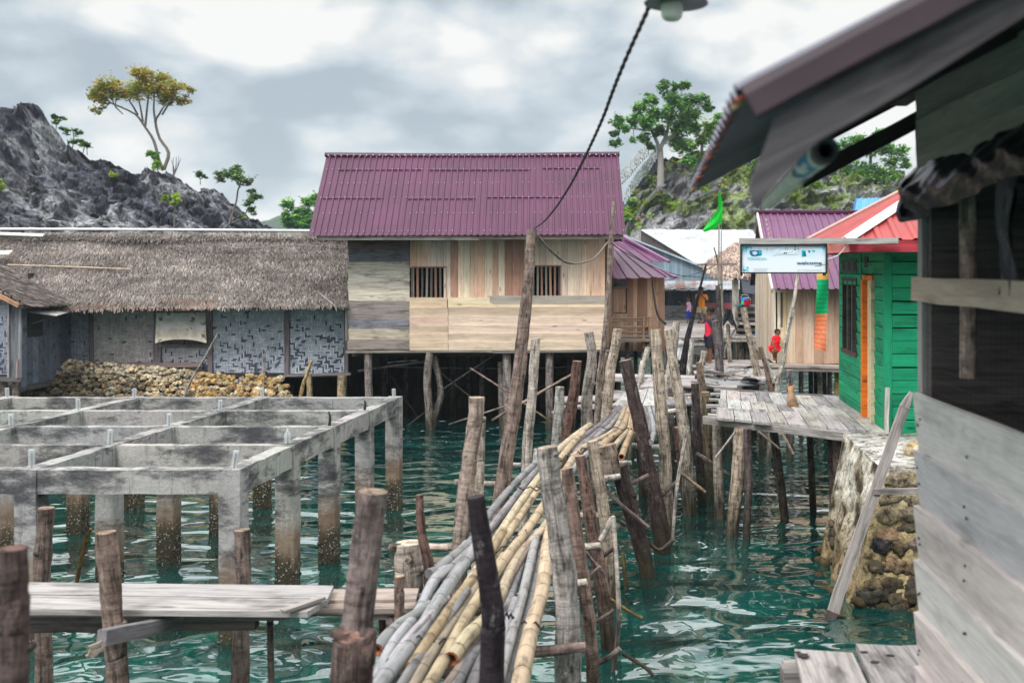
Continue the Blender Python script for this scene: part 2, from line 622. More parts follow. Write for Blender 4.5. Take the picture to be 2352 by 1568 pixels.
def conc_mat():
    m, t, b = newmat('tide stained concrete')
    tint = attr(t, 'tint').outputs['Color']
    geo = nd(t, 'ShaderNodeNewGeometry')
    pos = geo.outputs['Position']
    sp = nd(t, 'ShaderNodeSeparateXYZ')
    t.links.new(pos, sp.inputs[0])
    a = noise_n(t, vscale(t, pos, (1.7, 1.7, 3.4)), 1.0, 6, 0.65, 0.2)
    f = noise_n(t, pos, 26.0, 4, 0.6)
    ff = noise_n(t, pos, 110.0, 2, 0.5)
    dk = noise_n(t, vscale(t, pos, (1.7, 1.7, 4.2), (4, 2, 1)), 1.0, 9, 0.74, 0.15)
    dr = noise_n(t, vscale(t, pos, (14, 14, 1.4)), 1.0, 4, 0.6)
    col = mulc(t, tint, [ramp(t, [(0.3, 0.72), (0.5, 1.0), (0.7, 1.15)], a).outputs[0],
                         ramp(t, [(0.3, 0.82), (0.7, 1.1)], f).outputs[0], ramp(t, [(0.3, 0.88), (0.7, 1.06)], ff).outputs[0]])
    mould = ramp(t, [(0.475, 0.0), (0.54, 0.6), (0.62, 0.92)], dk).outputs[0]
    col = mixc(t, mould, col, (0.045, 0.045, 0.052))
    col = mixc(t, mth(t, 'MULTIPLY', ramp(t, [(0.56, 0.0), (0.66, 1.0)], dr).outputs[0], 0.45), col, (0.10, 0.10, 0.105))
    jz = mth(t, 'ADD', sp.outputs[2], mth(t, 'MULTIPLY', mth(t, 'SUBTRACT', dr, 0.5), 0.45))
    jz = mth(t, 'ADD', jz, mth(t, 'MULTIPLY', mth(t, 'SUBTRACT', a, 0.5), 0.3))
    brown = ramp(t, [(0.36, 1.0), (0.62, 0.75), (0.84, 0.0)], jz).outputs[0]
    col = mixc(t, mth(t, 'MULTIPLY', brown, 0.85), col, mixc(t, dr, (0.10, 0.052, 0.026), (0.30, 0.20, 0.12)))
    black = ramp(t, [(0.30, 1.0), (0.5, 0.0)], jz).outputs[0]
    col = mixc(t, mth(t, 'MULTIPLY', black, 0.92), col, mixc(t, a, (0.018, 0.018, 0.016), (0.075, 0.068, 0.035)))
    vo = nd(t, 'ShaderNodeTexVoronoi', i_Scale=34.0)
    t.links.new(pos, vo.inputs['Vector'])
    barn = mth(t, 'MULTIPLY', ramp(t, [(0.28, 1.0), (0.36, 0.0)], vo.outputs['Distance']).outputs[0],
               mth(t, 'MULTIPLY', ramp(t, [(0.40, 1.0), (0.52, 0.0)], jz).outputs[0], ramp(t, [(0.46, 0.0), (0.54, 1.0)], f).outputs[0]))
    col = mixc(t, barn, col, (0.42, 0.42, 0.38))
    t.links.new(col, b.inputs['Base Color'])
    b.inputs['Roughness'].default_value = 0.9
    b.inputs['Specular IOR Level'].default_value = 0.2
    bump(t, b, mth(t, 'ADD', mth(t, 'ADD', f, mth(t, 'MULTIPLY', ff, .5)), mth(t, 'MULTIPLY', barn, 2.0)), 0.6, 0.012)
    return m


M_CONC = conc_mat()


def stone_mat(name, sc=14.0, bs=0.7, moss=True):
    m, t, b = newmat(name)
    tint = attr(t, 'tint').outputs['Color']
    geo = nd(t, 'ShaderNodeNewGeometry')
    pos = geo.outputs['Position']
    sp = nd(t, 'ShaderNodeSeparateXYZ')
    t.links.new(pos, sp.inputs[0])
    a = noise_n(t, pos, sc, 6, 0.68, 0.4)
    f = noise_n(t, pos, sc * 4.2, 4, 0.65)
    col = mulc(t, tint, [ramp(t, [(0.36, 0.22), (0.5, 0.92), (0.66, 1.35)], a).outputs[0], ramp(t, [(0.34, 0.5), (0.5, 1.0), (0.7, 1.25)], f).outputs[0]])
    if moss:
        jz = mth(t, 'ADD', sp.outputs[2], mth(t, 'MULTIPLY', mth(t, 'SUBTRACT', a, 0.5), 0.7))
        wet = ramp(t, [(0.12, 1.0), (0.55, 0.0)], jz).outputs[0]
        col = mixc(t, mth(t, 'MULTIPLY', wet, 0.72), col, mixc(t, a, (0.018, 0.016, 0.011), (0.072, 0.060, 0.034)))
    t.links.new(col, b.inputs['Base Color'])
    b.inputs['Roughness'].default_value = 0.9
    b.inputs['Specular IOR Level'].default_value = 0.15
    bump(t, b, mth(t, 'ADD', a, mth(t, 'MULTIPLY', f, .6)), bs, 0.03)
    return m


M_STONE = stone_mat('coral stone')
M_PLASTER = stone_mat('lime plaster', 9.0, 0.6, False)


def karst_mat():
    m, t, b = newmat('karst rock')
    tint = attr(t, 'tint').outputs['Color']
    geo = nd(t, 'ShaderNodeNewGeometry')
    pos = geo.outputs['Position']
    a = noise_n(t, vscale(t, pos, (1.5, 1.5, 0.75)), 1.0, 10, 0.78, 0.3)
    f = noise_n(t, vscale(t, pos, (7, 7, 3.2)), 1.0, 7, 0.75, 0.3)
    col = mulc(t, tint, [ramp(t, [(0.30, 0.30), (0.48, 0.9), (0.66, 1.7)], a).outputs[0], ramp(t, [(0.34, 0.35), (0.48, 1.0), (0.62, 1.6)], f).outputs[0]])
    t.links.new(col, b.inputs['Base Color'])
    b.inputs['Roughness'].default_value = 0.95
    b.inputs['Specular IOR Level'].default_value = 0.1
    bump(t, b, mth(t, 'ADD', a, mth(t, 'MULTIPLY', f, .5)), 1.0, 0.25)
    return m


M_KARST = karst_mat()


def leaf_mat():
    m, t, b = newmat('leaves')
    tint = attr(t, 'tint').outputs['Color']
    t.links.new(tint, b.inputs['Base Color'])
    b.inputs['Roughness'].default_value = 0.55
    b.inputs['Specular IOR Level'].default_value = 0.3
    tr = nd(t, 'ShaderNodeBsdfTranslucent')
    t.links.new(mixc(t, 1.0, tint, (1.0, 1.0, 0.45), 'MULTIPLY'), tr.inputs[0])
    mx = nd(t, 'ShaderNodeMixShader')
    mx.inputs[0].default_value = 0.38
    t.links.new(b.outputs[0], mx.inputs[1])
    t.links.new(tr.outputs[0], mx.inputs[2])
    t.links.new(mx.outputs[0], t.nodes['Material Output'].inputs[0])
    return m


M_LEAF = leaf_mat()


def plain_mat(name, rough=0.7, spec=0.25, sc=18.0, lo=0.82, hi=1.08):
    m, t, b = newmat(name)
    tint = attr(t, 'tint').outputs['Color']
    n = noise_n(t, nd(t, 'ShaderNodeNewGeometry').outputs['Position'], sc, 5, 0.6)
    t.links.new(mulc(t, tint, [ramp(t, [(0.3, lo), (0.7, hi)], n).outputs[0]]), b.inputs['Base Color'])
    b.inputs['Roughness'].default_value = rough
    b.inputs['Specular IOR Level'].default_value = spec
    return m


M_PLAIN = plain_mat('cloth and paint')
M_PAINTWOOD = wood_mat('painted boards', 0.72, (1.2, 26, 26), (0.72, 1.12), (0.55, 1.08), 0.25, True)
M_THATCH = plain_mat('dry palm thatch', 0.9, 0.1, 3.0, 0.7, 1.15)
M_MAT = plain_mat('woven bamboo matting', 0.8, 0.15, 5.0, 0.75, 1.12)
M_SKIN = plain_mat('skin', 0.55, 0.3)
M_DARK = plain_mat('dark iron', 0.6, 0.3)
M_TARP = plain_mat('black plastic sheet', 0.27, 0.3, 9.0, 0.7, 1.2)
M_PRINT = plain_mat('printed sheet', 0.45, 0.3, 3.0, 0.95, 1.02)


def bottle_mat():
    m, t, b = newmat('clear plastic')
    tr = nd(t, 'ShaderNodeBsdfTransparent')
    tr.inputs[0].default_value = (0.93, 0.95, 0.96, 1)
    b.inputs['Base Color'].default_value = (0.72, 0.76, 0.78, 1)
    b.inputs['Roughness'].default_value = 0.15
    mx = nd(t, 'ShaderNodeMixShader')
    mx.inputs[0].default_value = 0.34
    t.links.new(tr.outputs[0], mx.inputs[1])
    t.links.new(b.outputs[0], mx.inputs[2])
    t.links.new(mx.outputs[0], t.nodes['Material Output'].inputs[0])
    return m


M_BOTTLE = bottle_mat()
m, t, b = newmat('dark window glass')
b.inputs['Base Color'].default_value = (0.012, 0.014, 0.016, 1)
b.inputs['Roughness'].default_value = 0.08
M_GLASS = m
M_WALLB = wood_mat('silvery wall boards', 0.8, (1.3, 20, 20), (0.78, 1.1), (0.74, 1.06), 0.25)
M_DARKROOF = metal_mat('old purple sheet', 0.6, 0.6)

# ================================================================== SETTING
def structure(o):
    o['kind'] = 'structure'
    return o


def grid_mesh(name, nx, ny, fn, mat, smooth=True, kind='structure'):
    """fn(i/nx, j/ny) -> (point, tint)"""
    mb = MB()
    vs, ts = [], []
    for j in range(ny + 1):
        for i in range(nx + 1):
            p, c = fn(i / nx, j / ny)
            vs.append(p)
            ts.append(c)
    fs = []
    w = nx + 1
    for j in range(ny):
        for i in range(nx):
            fs.append((j * w + i, j * w + i + 1, (j + 1) * w + i + 1, (j + 1) * w + i))
    mb.add(vs, fs, [tuple(p) for p in vs], ts)
    o = mb.build(name, mat, smooth=smooth)
    if kind:
        o['kind'] = kind
    return o


# ---- water
m, t, b = newmat('clear sea water')
geo = nd(t, 'ShaderNodeNewGeometry')
pos = geo.outputs['Position']
w1 = noise_n(t, vscale(t, pos, (1.05, 1.75, 1)), 1.0, 0.6, 0.4, 0.9)
w2 = noise_n(t, vscale(t, pos, (3.2, 5.0, 1), (3, 1, 0)), 1.0, 1, 0.4, 0.6)
w3 = noise_n(t, vscale(t, pos, (0.35, 0.5, 1), (1, 5, 0)), 1.0, 1, 0.5)
hgt = mth(t, 'ADD', mth(t, 'ADD', w1, mth(t, 'MULTIPLY', w2, 0.13)), mth(t, 'MULTIPLY', w3, 1.2))
bp = nd(t, 'ShaderNodeBump', i_Strength=1.0, i_Distance=0.092)
t.links.new(hgt, bp.inputs['Height'])
tr = nd(t, 'ShaderNodeBsdfTransparent')
tr.inputs[0].default_value = (0.18, 0.72, 0.63, 1)
df = nd(t, 'ShaderNodeBsdfDiffuse')
patch = noise_n(t, vscale(t, pos, (0.5, 0.8, 1)), 1.0, 4, 0.6)
t.links.new(ramp(t, [(0.35, (0.004, 0.046, 0.043)), (0.65, (0.013, 0.140, 0.122))], patch).outputs[0], df.inputs[0])
mx1 = nd(t, 'ShaderNodeMixShader')
mx1.inputs[0].default_value = 0.42
t.links.new(tr.outputs[0], mx1.inputs[1])
t.links.new(df.outputs[0], mx1.inputs[2])
gl = nd(t, 'ShaderNodeBsdfGlossy')
gl.inputs['Roughness'].default_value = 0.015
gl.inputs[0].default_value = (1, 1, 1, 1)
t.links.new(bp.outputs[0], gl.inputs['Normal'])
fr = nd(t, 'ShaderNodeFresnel', i_IOR=1.36)
t.links.new(bp.outputs[0], fr.inputs['Normal'])
mx2 = nd(t, 'ShaderNodeMixShader')
t.links.new(mth(t, 'MINIMUM', mth(t, 'MULTIPLY', fr.outputs[0], 2.3, True), 0.66), mx2.inputs[0])
t.links.new(mx1.outputs[0], mx2.inputs[1])
t.links.new(gl.outputs[0], mx2.inputs[2])
t.links.new(mx2.outputs[0], t.nodes['Material Output'].inputs[0])
M_WATER = m

mb = MB()
mb.add([(-900, -60, 0), (900, -60, 0), (900, 1500, 0), (-900, 1500, 0)], [(0, 1, 2, 3)], [(0, 0, 0)] * 4, (0, .1, .1))
structure(mb.build('water', M_WATER))

m, t, b = newmat('sandy weedy sea bed')
pos = nd(t, 'ShaderNodeNewGeometry').outputs['Position']
a = noise_n(t, pos, 0.9, 6, 0.7, 0.8)
c = noise_n(t, pos, 6.0, 5, 0.7, 1.2)
col = mixc(t, ramp(t, [(0.40, 0.0), (0.58, 1.0)], a).outputs[0], (0.045, 0.05, 0.022), (0.42, 0.42, 0.30))
t.links.new(mulc(t, col, [ramp(t, [(0.3, 0.35), (0.6, 1.2)], c).outputs[0]]), b.inputs['Base Color'])
b.inputs['Roughness'].default_value = 1.0


def bed(x, y):
    X, Y = -60 + 120 * x, -8 + 108 * y * y
    return V((X, Y, -1.25 + 0.3 * noise.noise(V((X * .5, Y * .5, 0))))), (0.3, 0.3, 0.2)


grid_mesh('sea_bed', 80, 80, bed, m)


# ---- karst hills
def interp(prof, x):
    for (x0, y0), (x1, y1) in zip(prof, prof[1:]):
        if x <= x1:
            f = (x - x0) / (x1 - x0)
            f = f * f * (3 - 2 * f) * 0.5 + f * 0.5
            return y0 + (y1 - y0) * f
    return prof[-1][1]


def hill(name, prof, Yr, Yf, nx, ny, amp, base_t, white, green=None, shelf=0.0, seed=0.0, zb=-0.6):
    u0, u1 = prof[0][0], prof[-1][0]

    def fn(i, j):
        u = u0 + (u1 - u0) * i
        top = P(u, interp(prof, u), Yr)
        if j <= 0.72:
            q = j / 0.72
            h = q ** 0.85
            y = Yf + (Yr - Yf) * (q ** 1.5)
        else:
            q = (j - 0.72) / 0.28
            h = 1 - 0.9 * q ** 1.5
            y = Yr + 9 * q
        x = top.x * (1 - (Yr - y) / Yr * 0.25)
        z = zb + (top.z - zb) * h
        p = V((x, y, z))
        s = V((p.x * 0.35 + seed, p.y * 0.35, p.z * 0.22))
        r = noise.ridged_multi_fractal(s, 0.9, 2.2, 5, 1.0, 2.0)
        n2 = noise.fractal(s * 3.3, 0.8, 2.1, 4)
        n3 = noise.noise(V((p.x * 2.4, p.y * 2.4, p.z * 0.8 + seed))) + 1.1 * noise.turbulence(V((p.x * 3.1, p.y * 3.1, p.z * 1.5 + seed)), 4, True) - .6
        env = 0.45 + 0.55 * min(1, j * 3)
        edge = max(0.35, 1 - abs(q - 1) * 0.0) if j > 0.6 else 1
        d = amp * ((r - 1.1) * 0.55 + n2 * 0.55 + n3 * 0.35) * env
        p = p + V((n2 * amp * 0.25, -d * 0.9, d * (0.42 if j > 0.5 else 0.25) * edge))
        c = base_t
        wn = noise.fractal(V((p.x * .28 + 9, p.y * .3, p.z * .3 + seed)), 0.9, 2.1, 4)
        wn += white[1] * (i - 0.5)
        if wn > 0.12:
            c = mixt(c, white[0], min(1, (wn - 0.12) * 3.2))
        if green:
            gn = noise.fractal(V((p.x * .25, p.y * .25, p.z * .45 + 30 + seed)), 0.9, 2.1, 4)
            if gn > 0.06:
                c = mixt(c, green, min(0.9, (gn - 0.06) * 4))
        dk = noise.noise(V((p.x * 1.3, p.y, p.z * .35 + 50)))
        c = tuple(x * (1 + 0.6 * dk) for x in c)
        return p, c

    return grid_mesh(name, nx, ny, fn, M_KARST, smooth=False)


PROF_A = [(-330, 190), (-120, 225), (-40, 262), (0, 262), (28, 256), (48, 240), (66, 250), (90, 252), (110, 285), (140, 330), (175, 345), (205, 368), (250, 375), (300, 392), (345, 388),
          (380, 398), (412, 418), (440, 425), (465, 420), (490, 430), (525, 465), (560, 500), (590, 512), (612, 520), (640, 545), (680, 600)]
hill('rock_hill', PROF_A, 46, 34, 300, 150, 1.25, (0.13, 0.132, 0.158), ((0.34, 0.345, 0.36), 0.35), None, seed=2.0)
PROF_B = [(1300, 640), (1400, 520), (1425, 474), (1450, 436), (1475, 404), (1500, 374), (1530, 364), (1568, 358), (1612, 340), (1660, 332), (1750, 345), (1850, 352), (1900, 362), (1960, 385),
          (2040, 402), (2105, 425), (2200, 470), (2500, 560)]
hill('rocky_hillside', PROF_B, 62, 50, 230, 110, 1.3, (0.17, 0.17, 0.18), ((0.36, 0.36, 0.37), 0.0), (0.13, 0.18, 0.035), seed=11.0, zb=-0.4)


def farh(i, j):
    u = 560 + 220 * i
    top = 616 - 128 * math.sin(math.pi * min(1, max(0, i * .8 + .12))) ** 0.6
    p0 = P(u, 622, 400)
    p1 = P(u, top, 420)
    f = min(1, j * 1.3)
    p = p0.lerp(p1, f) + V((0, 40 * max(0, j - .77), 0))
    p.z += 3 * noise.fractal(p * 0.07, 1, 2, 4) * f
    p.z = max(p.z, -.5)
    return p, (0.035, 0.06, 0.03)


grid_mesh('far_hill', 50, 20, farh, M_PLAIN)


# ---- trees and shrubs
def leaves(mb, c, r, n, size, tints, flat=0.75, rng=R):
    subs = []
    for _ in range(max(3, int(n / 26))):
        d = V((rng.gauss(0, 1), rng.gauss(0, 1), rng.gauss(0, 1)))
        d.normalize()
        d *= r * rng.uniform(0.3, 1.15)
        d.z *= flat
        subs.append((V(c) + d, r * rng.uniform(0.38, 0.62), rng.choice(tints)))
    for k in range(n):
        s, sr, tt = subs[k % len(subs)]
        p = s + V((rng.gauss(0, .55), rng.gauss(0, .55), rng.gauss(0, .42))) * sr
        a = V((rng.uniform(-1, 1), rng.uniform(-1, 1), rng.uniform(-.6, .5))).normalized()
        b2 = a.cross(V((rng.uniform(-.6, .6), rng.uniform(-.6, .6), 1))).normalized()
        L = size * rng.uniform(.7, 1.35)
        w = L * rng.uniform(.28, .42)
        tp = var(tuple(min(.75, c_ * 1.55) for c_ in tt), .25, .06, rng)
        mb.add([p - a * L * .5, p + b2 * w, p + a * L * .5, p - b2 * w], [(0, 1, 2, 3)], [(0, 0, 0)] * 4, tp)


def plant(name, label, cat, Y, limbs, clusters, size, dens, tints, bark=(0.16, 0.14, 0.12), group=None, twigs=True, flat=.75):
    s = Y / F
    b0 = limbs[0][0][0] if limbs else (clusters[0][0], clusters[0][1] + clusters[0][2])
    base = P(b0[0], b0[1], Y)
    root = thing(name, label, cat, base, group)
    tb = MB()
    ends = []
    for pts, r0, r1 in limbs:
        pp = [P(u, v, Y) + V((0, (k * 7919 % 5 - 2) * 0.06 * k, 0)) for k, (u, v) in enumerate(pts)]
        k = len(pp)
        tb.tube(pp, [(r0 + (r1 - r0) * i / (k - 1)) * s for i in range(k)], 7, bark, 0.12, sub=3)
        ends += pp[1:]
    lb = MB()
    for cl in clusters:
        u, v, r = cl[:3]
        c = P(u, v, Y) + V((0, R.uniform(-1, 1) * r * s * 1.6, 0))
        if ends and twigs:
            e = min(ends, key=lambda q: (q - c).length)
            mid = (e + c) / 2 + V((0, 0, -r * s * .25))
            tb.tube([e, mid, c], [1.5 * s, 1.1 * s, .6 * s], 5, bark, sub=2)
            for _ in range(3):
                q = c + V((R.uniform(-1, 1), R.uniform(-1, 1), R.uniform(-.3, .8))) * r * s * .8
                tb.tube([mid.lerp(c, .7), q], [.8 * s, .4 * s], 4, bark)
        leaves(lb, c, r * s, int(dens * r * r * 2.1), size, tints, flat)
    if tb.v:
        tb.build('trunk', M_BARK if False else M_PLAIN, root, smooth=True)
    if lb.v:
        lb.build('crown', M_LEAF, root)
    return root


G_AUT = [(0.28, 0.21, 0.05), (0.24, 0.23, 0.055), (0.19, 0.22, 0.06), (0.30, 0.23, 0.06), (0.15, 0.20, 0.065)]
G_DARK = [(0.06, 0.12, 0.05), (0.08, 0.15, 0.06), (0.05, 0.09, 0.045), (0.11, 0.19, 0.06)]
G_MID = [(0.08, 0.21, 0.08), (0.12, 0.27, 0.08), (0.06, 0.15, 0.07), (0.18, 0.34, 0.09)]
G_LITE = [(0.20, 0.30, 0.04), (0.14, 0.25, 0.04), (0.26, 0.34, 0.05)]

plant('flat_topped_tree', 'tall twin-stemmed tree with ochre flat crown on the grey rock crest', 'tree', 45,
      [([(374, 390), (361, 365), (350, 323), (333, 292), (316, 264), (280, 247), (262, 256)], 4.2, 1.2),
       ([(376, 390), (384, 350), (364, 318), (357, 281), (372, 264), (400, 242), (414, 215)], 4.2, 1.2),
       ([(333, 292), (333, 262), (336, 235), (344, 195)], 3, 1.2), ([(357, 281), (350, 250), (352, 210)], 3, 1.2),
       ([(316, 264), (300, 240), (282, 215)], 2.6, 1.2), ([(280, 247), (250, 235), (232, 222)], 2.4, 1), ([(372, 264), (386, 235), (396, 215)], 2.4, 1),
       ([(328, 280), (318, 240), (310, 215)], 2.4, 1)],
      [(216, 222, 15), (207, 218, 8), (241, 211, 20), (234, 256, 13), (246, 233, 16), (269, 205, 24), (294, 203, 24), (322, 191, 24), (344, 175, 22), (372, 179, 20), (347, 208, 26), (375, 208, 24),
       (392, 222, 20), (414, 205, 20), (434, 205, 12), (420, 230, 15), (308, 220, 20), (280, 222, 18), (378, 233, 14), (262, 190, 14), (330, 172, 14), (322, 162, 10)],
      0.12, 0.62, G_AUT, flat=.75)
plant('shrub', 'small green shrub at the foot of the twin-stemmed ochre tree', 'shrub', 44.6, [([(362, 392), (352, 368)], 1.5, .8)], [(347, 354, 11), (340, 350, 8), (358, 379, 10), (366, 384, 7)], .14, .8, G_LITE + G_MID)
plant('shrub', 'thin leafy bush clinging just below the highest rock knob', 'shrub', 45, [([(128, 300), (126, 285)], 1.2, .7)], [(120, 266, 8), (132, 270, 9), (127, 280, 7)], .13, .8, G_DARK + G_LITE[:1])
plant('shrub', 'upright sparse bush on the rock step below the knob', 'shrub', 45, [([(165, 345), (166, 320), (163, 296)], 1.4, .7)], [(160, 300, 10), (172, 302, 9), (167, 322, 10)], .13, .8, G_DARK + G_MID)
plant('shrub', 'pale stemmed bush with hanging twigs beside the upright sparse bush', 'shrub', 44.8, [([(190, 352), (192, 330)], 1.2, .8), ([(200, 356), (196, 334)], 1, .6)], [(190, 330, 10), (203, 332, 9)], .13, .8, G_LITE + G_DARK)
plant('shrub', 'tiny yellow green tuft in a crevice of the dark cliff', 'shrub', 41, [], [(260, 402, 7), (266, 406, 5)], .12, 1.2, G_LITE)
plant('sapling', 'yellow green sapling with a thin bare stem on the rock face', 'sapling', 39, [([(399, 525), (397, 490), (396, 462)], 1.5, .8)], [(388, 456, 9), (402, 452, 11), (411, 460, 8), (396, 466, 8)], .12, .9, G_LITE)
plant('shrub', 'bright yellow green bush cut by the frame edge on the cliff', 'shrub', 40, [], [(2, 416, 10), (-2, 430, 9)], .13, .9, G_LITE)
plant('dry_bush', 'leafless grey dry bush on the crest next to the ochre tree', 'bush', 45,
      [([(398, 405), (396, 385), (390, 366)], 1.6, .5), ([(398, 405), (401, 382), (402, 360)], 1.6, .5), ([(398, 405), (406, 380), (412, 364)], 1.5, .5), ([(398, 400), (394, 378), (396, 360)], 1.2, .4), ([(398, 400), (404, 384), (408, 358)], 1.2, .4)],
      [], .1, .1, G_DARK, bark=(.10, .10, .11))
plant('shrub', 'rounded green bush on the descending ridge between tree and sapling pair', 'shrub', 45, [([(460, 424), (457, 410)], 1.2, .8)], [(455, 402, 11), (465, 404, 8)], .13, .8, G_DARK + G_MID)
plant('crooked_tree', 'small dark crooked tree leaning out from the low end of the rock', 'tree', 43,
      [([(526, 515), (531, 490), (540, 462), (546, 438), (557, 425), (566, 415)], 2.6, 1.3), ([(552, 430), (540, 416), (522, 408), (508, 404)], 1.6, .8), ([(545, 425), (536, 402)], 1.3, .7)],
      [(502, 400, 11), (512, 412, 11), (530, 392, 16), (548, 407, 14), (567, 414, 13), (540, 384, 9), (572, 424, 8)], .13, .62, G_DARK)
plant('crooked_tree', 'low bushy tree bending over the rock foot beside the plank house', 'tree', 43,
      [([(534, 512), (552, 500), (566, 482), (576, 465)], 2.0, .9)], [(582, 449, 14), (570, 468, 11), (597, 452, 9), (582, 484, 11), (574, 440, 8), (556, 498, 8)], .13, .62, G_DARK)
plant('bushy_tree', 'fresh green bushy tree behind the thatch ridge beside the purple gable', 'tree', 60,
      [([(695, 600), (693, 520), (690, 490)], 3, 1.5)],
      [(660, 470, 15), (690, 488, 20), (703, 460, 14), (664, 498, 14), (722, 462, 15), (705, 508, 18), (678, 512, 16), (735, 485, 18), (735, 510, 18)], .24, .75, G_MID)

plant('shade_tree', 'large green shade tree on bare trunk standing by the stairway', 'tree', 58,
      [([(1517, 436), (1518, 375), (1517, 340)], 9, 6), ([(1517, 345), (1502, 310), (1490, 290), (1465, 270)], 5, 1.5), ([(1517, 342), (1533, 300), (1538, 255), (1545, 215)], 5, 1.5),
       ([(1522, 330), (1560, 300), (1590, 270), (1610, 240)], 3.5, 1.2), ([(1495, 300), (1455, 295), (1425, 290)], 2.5, 1), ([(1538, 262), (1560, 225), (1570, 200)], 2, .9)],
      [(1418, 279, 15), (1409, 303, 12), (1415, 326, 13), (1433, 297, 12), (1460, 276, 18), (1469, 249, 16), (1493, 231, 16), (1484, 288, 20), (1526, 201, 14), (1553, 195, 12), (1571, 197, 13), (1538, 216, 16),
       (1547, 240, 20), (1577, 237, 20), (1604, 231, 18), (1622, 242, 13), (1583, 264, 22), (1562, 288, 22), (1532, 270, 22), (1511, 303, 18), (1553, 318, 20), (1592, 291, 18), (1502, 264, 18), (1478, 318, 14),
       (1493, 336, 12), (1455, 322, 9), (1630, 252, 9), (1575, 330, 15)], .2, .72, G_MID + G_DARK[:2], bark=(.30, .27, .25))
plant('shade_tree', 'paler green tree right behind the shade tree near the roof tip', 'tree', 61,
      [([(1612, 350), (1614, 315), (1620, 290)], 4, 1.5), ([(1640, 345), (1645, 290)], 2, 1)],
      [(1595, 302, 14), (1622, 288, 16), (1649, 268, 12), (1610, 318, 16), (1634, 306, 16), (1562, 342, 14), (1583, 336, 14), (1655, 290, 14), (1640, 325, 14)], .2, .7, G_MID + G_LITE)
plant('hill_tree', 'leafy tree on the hill crest seen through the eave gap', 'tree', 61,
      [([(2000, 390), (2000, 350), (1998, 330)], 4, 2), ([(2002, 360), (2030, 340), (2050, 345)], 2.5, 1)],
      [(1969, 325, 18), (2008, 322, 20), (2037, 340, 20), (2064, 352, 16), (2080, 375, 13), (2027, 304, 12), (1942, 331, 14), (1995, 345, 18), (2050, 370, 16), (1920, 345, 14)], .2, .72, G_MID)
for lab, cl, tt in (
        ('vivid green bush beside the lower stairway edge', [(1449, 484, 20), (1440, 500, 14), (1456, 466, 13)], G_MID + G_LITE),
        ('dark green bush on bare rock behind the shade tree trunk', [(1581, 370, 15), (1590, 378, 11)], G_MID),
        ('low yellowish bush between white roof and grey shed', [(1462, 534, 12), (1478, 530, 10), (1448, 538, 10)], G_LITE),
        ('long yellow green creeper bush under the roof board tip', [(1853, 433, 15), (1870, 425, 13), (1835, 446, 10), (1816, 457, 9)], G_LITE),
        ('pale bush on the slope straight above the green flag', [(1609, 474, 12), (1600, 484, 9)], G_LITE + G_MID)):
    plant('shrub', lab, 'shrub', 57, [], cl, .19, .8, tt)
lb = MB()
for _ in range(330):
    u = R.uniform(1430, 2110)
    top = interp(PROF_B, u)
    f = R.random()
    v = top + 6 + f * 110
    if noise.noise(V((u * .02, v * .03, 3.3))) < 0.02 and not (u > 1890 and v < top + 80):
        continue
    Y = 60.5 - f * 4.5
    leaves(lb, P(u, v, Y), R.uniform(.15, .38), 30, .15, R.choice((G_LITE, G_LITE, G_MID, G_AUT)), .6)
for _ in range(70):
    u = R.uniform(1890, 2100)
    leaves(lb, P(u, interp(PROF_B, u) + R.uniform(-10, 30), 60.5), R.uniform(.3, .6), 60, .18, R.choice((G_LITE, G_MID, G_MID)), .7)
o = lb.build('hillside_scrub', M_LEAF)
o['kind'] = 'stuff'
o['label'] = 'low green and yellowish scrub scattered over the rocky hillside'

# ---- stairway on the hill
root = thing('hill_stairway', 'concrete stairway with white and green balustrades climbing the hill', 'stairway', P(1440, 480, 61))
st = MB()
flight = [((1432, 470), (1452, 440)), ((1452, 440), (1470, 415)), ((1470, 415), (1487, 385)), ((1487, 385), (1500, 350))]
for (a, b2) in flight:
    n = 7
    for k in range(n):
        f = k / n
        p = P(a[0] + (b2[0] - a[0]) * f, a[1] + (b2[1] - a[1]) * f, 61)
        st.cub(p.x - .1 - .003 * k, p.x + .62, p.y - .6 - .013 * k - (a[0] - 1430) * .0013, p.y + .7 + .007 * k + (a[0] - 1430) * .0011, p.z - .16, p.z, var(C(120, 122, 122), .12))
st.build('steps', M_CONC if False else M_PLASTER, root)
for line, n in (([(1427, 416), (1445, 398), (1466, 372), (1487, 350)], 15), ([(1436, 462), (1458, 428), (1476, 402), (1490, 388), (1508, 358)], 19)):
    rb, gb = MB(), MB()
    tot = len(line) - 1
    for k in range(n):
        f = k / (n - 1) * tot
        i = min(int(f), tot - 1)
        q = f - i
        u = line[i][0] + (line[i + 1][0] - line[i][0]) * q
        v = line[i][1] + (line[i + 1][1] - line[i][1]) * q
        Y = 60.2 if n == 19 else 61.8
        p = P(u, v, Y)
        rb.cub(p.x - .065, p.x + .045, p.y - .06, p.y + .06, p.z - .2, p.z + .62, var(C(205, 210, 212), .06))
        gb.cub(p.x + .047, p.x + .095, p.y - .05, p.y + .05, p.z - .2, p.z + .60, var((.02, .11, .10), .2))
    r = rb.build('balustrade', M_PLASTER, root)
    gb.build('green_edge', M_PLAIN, r)

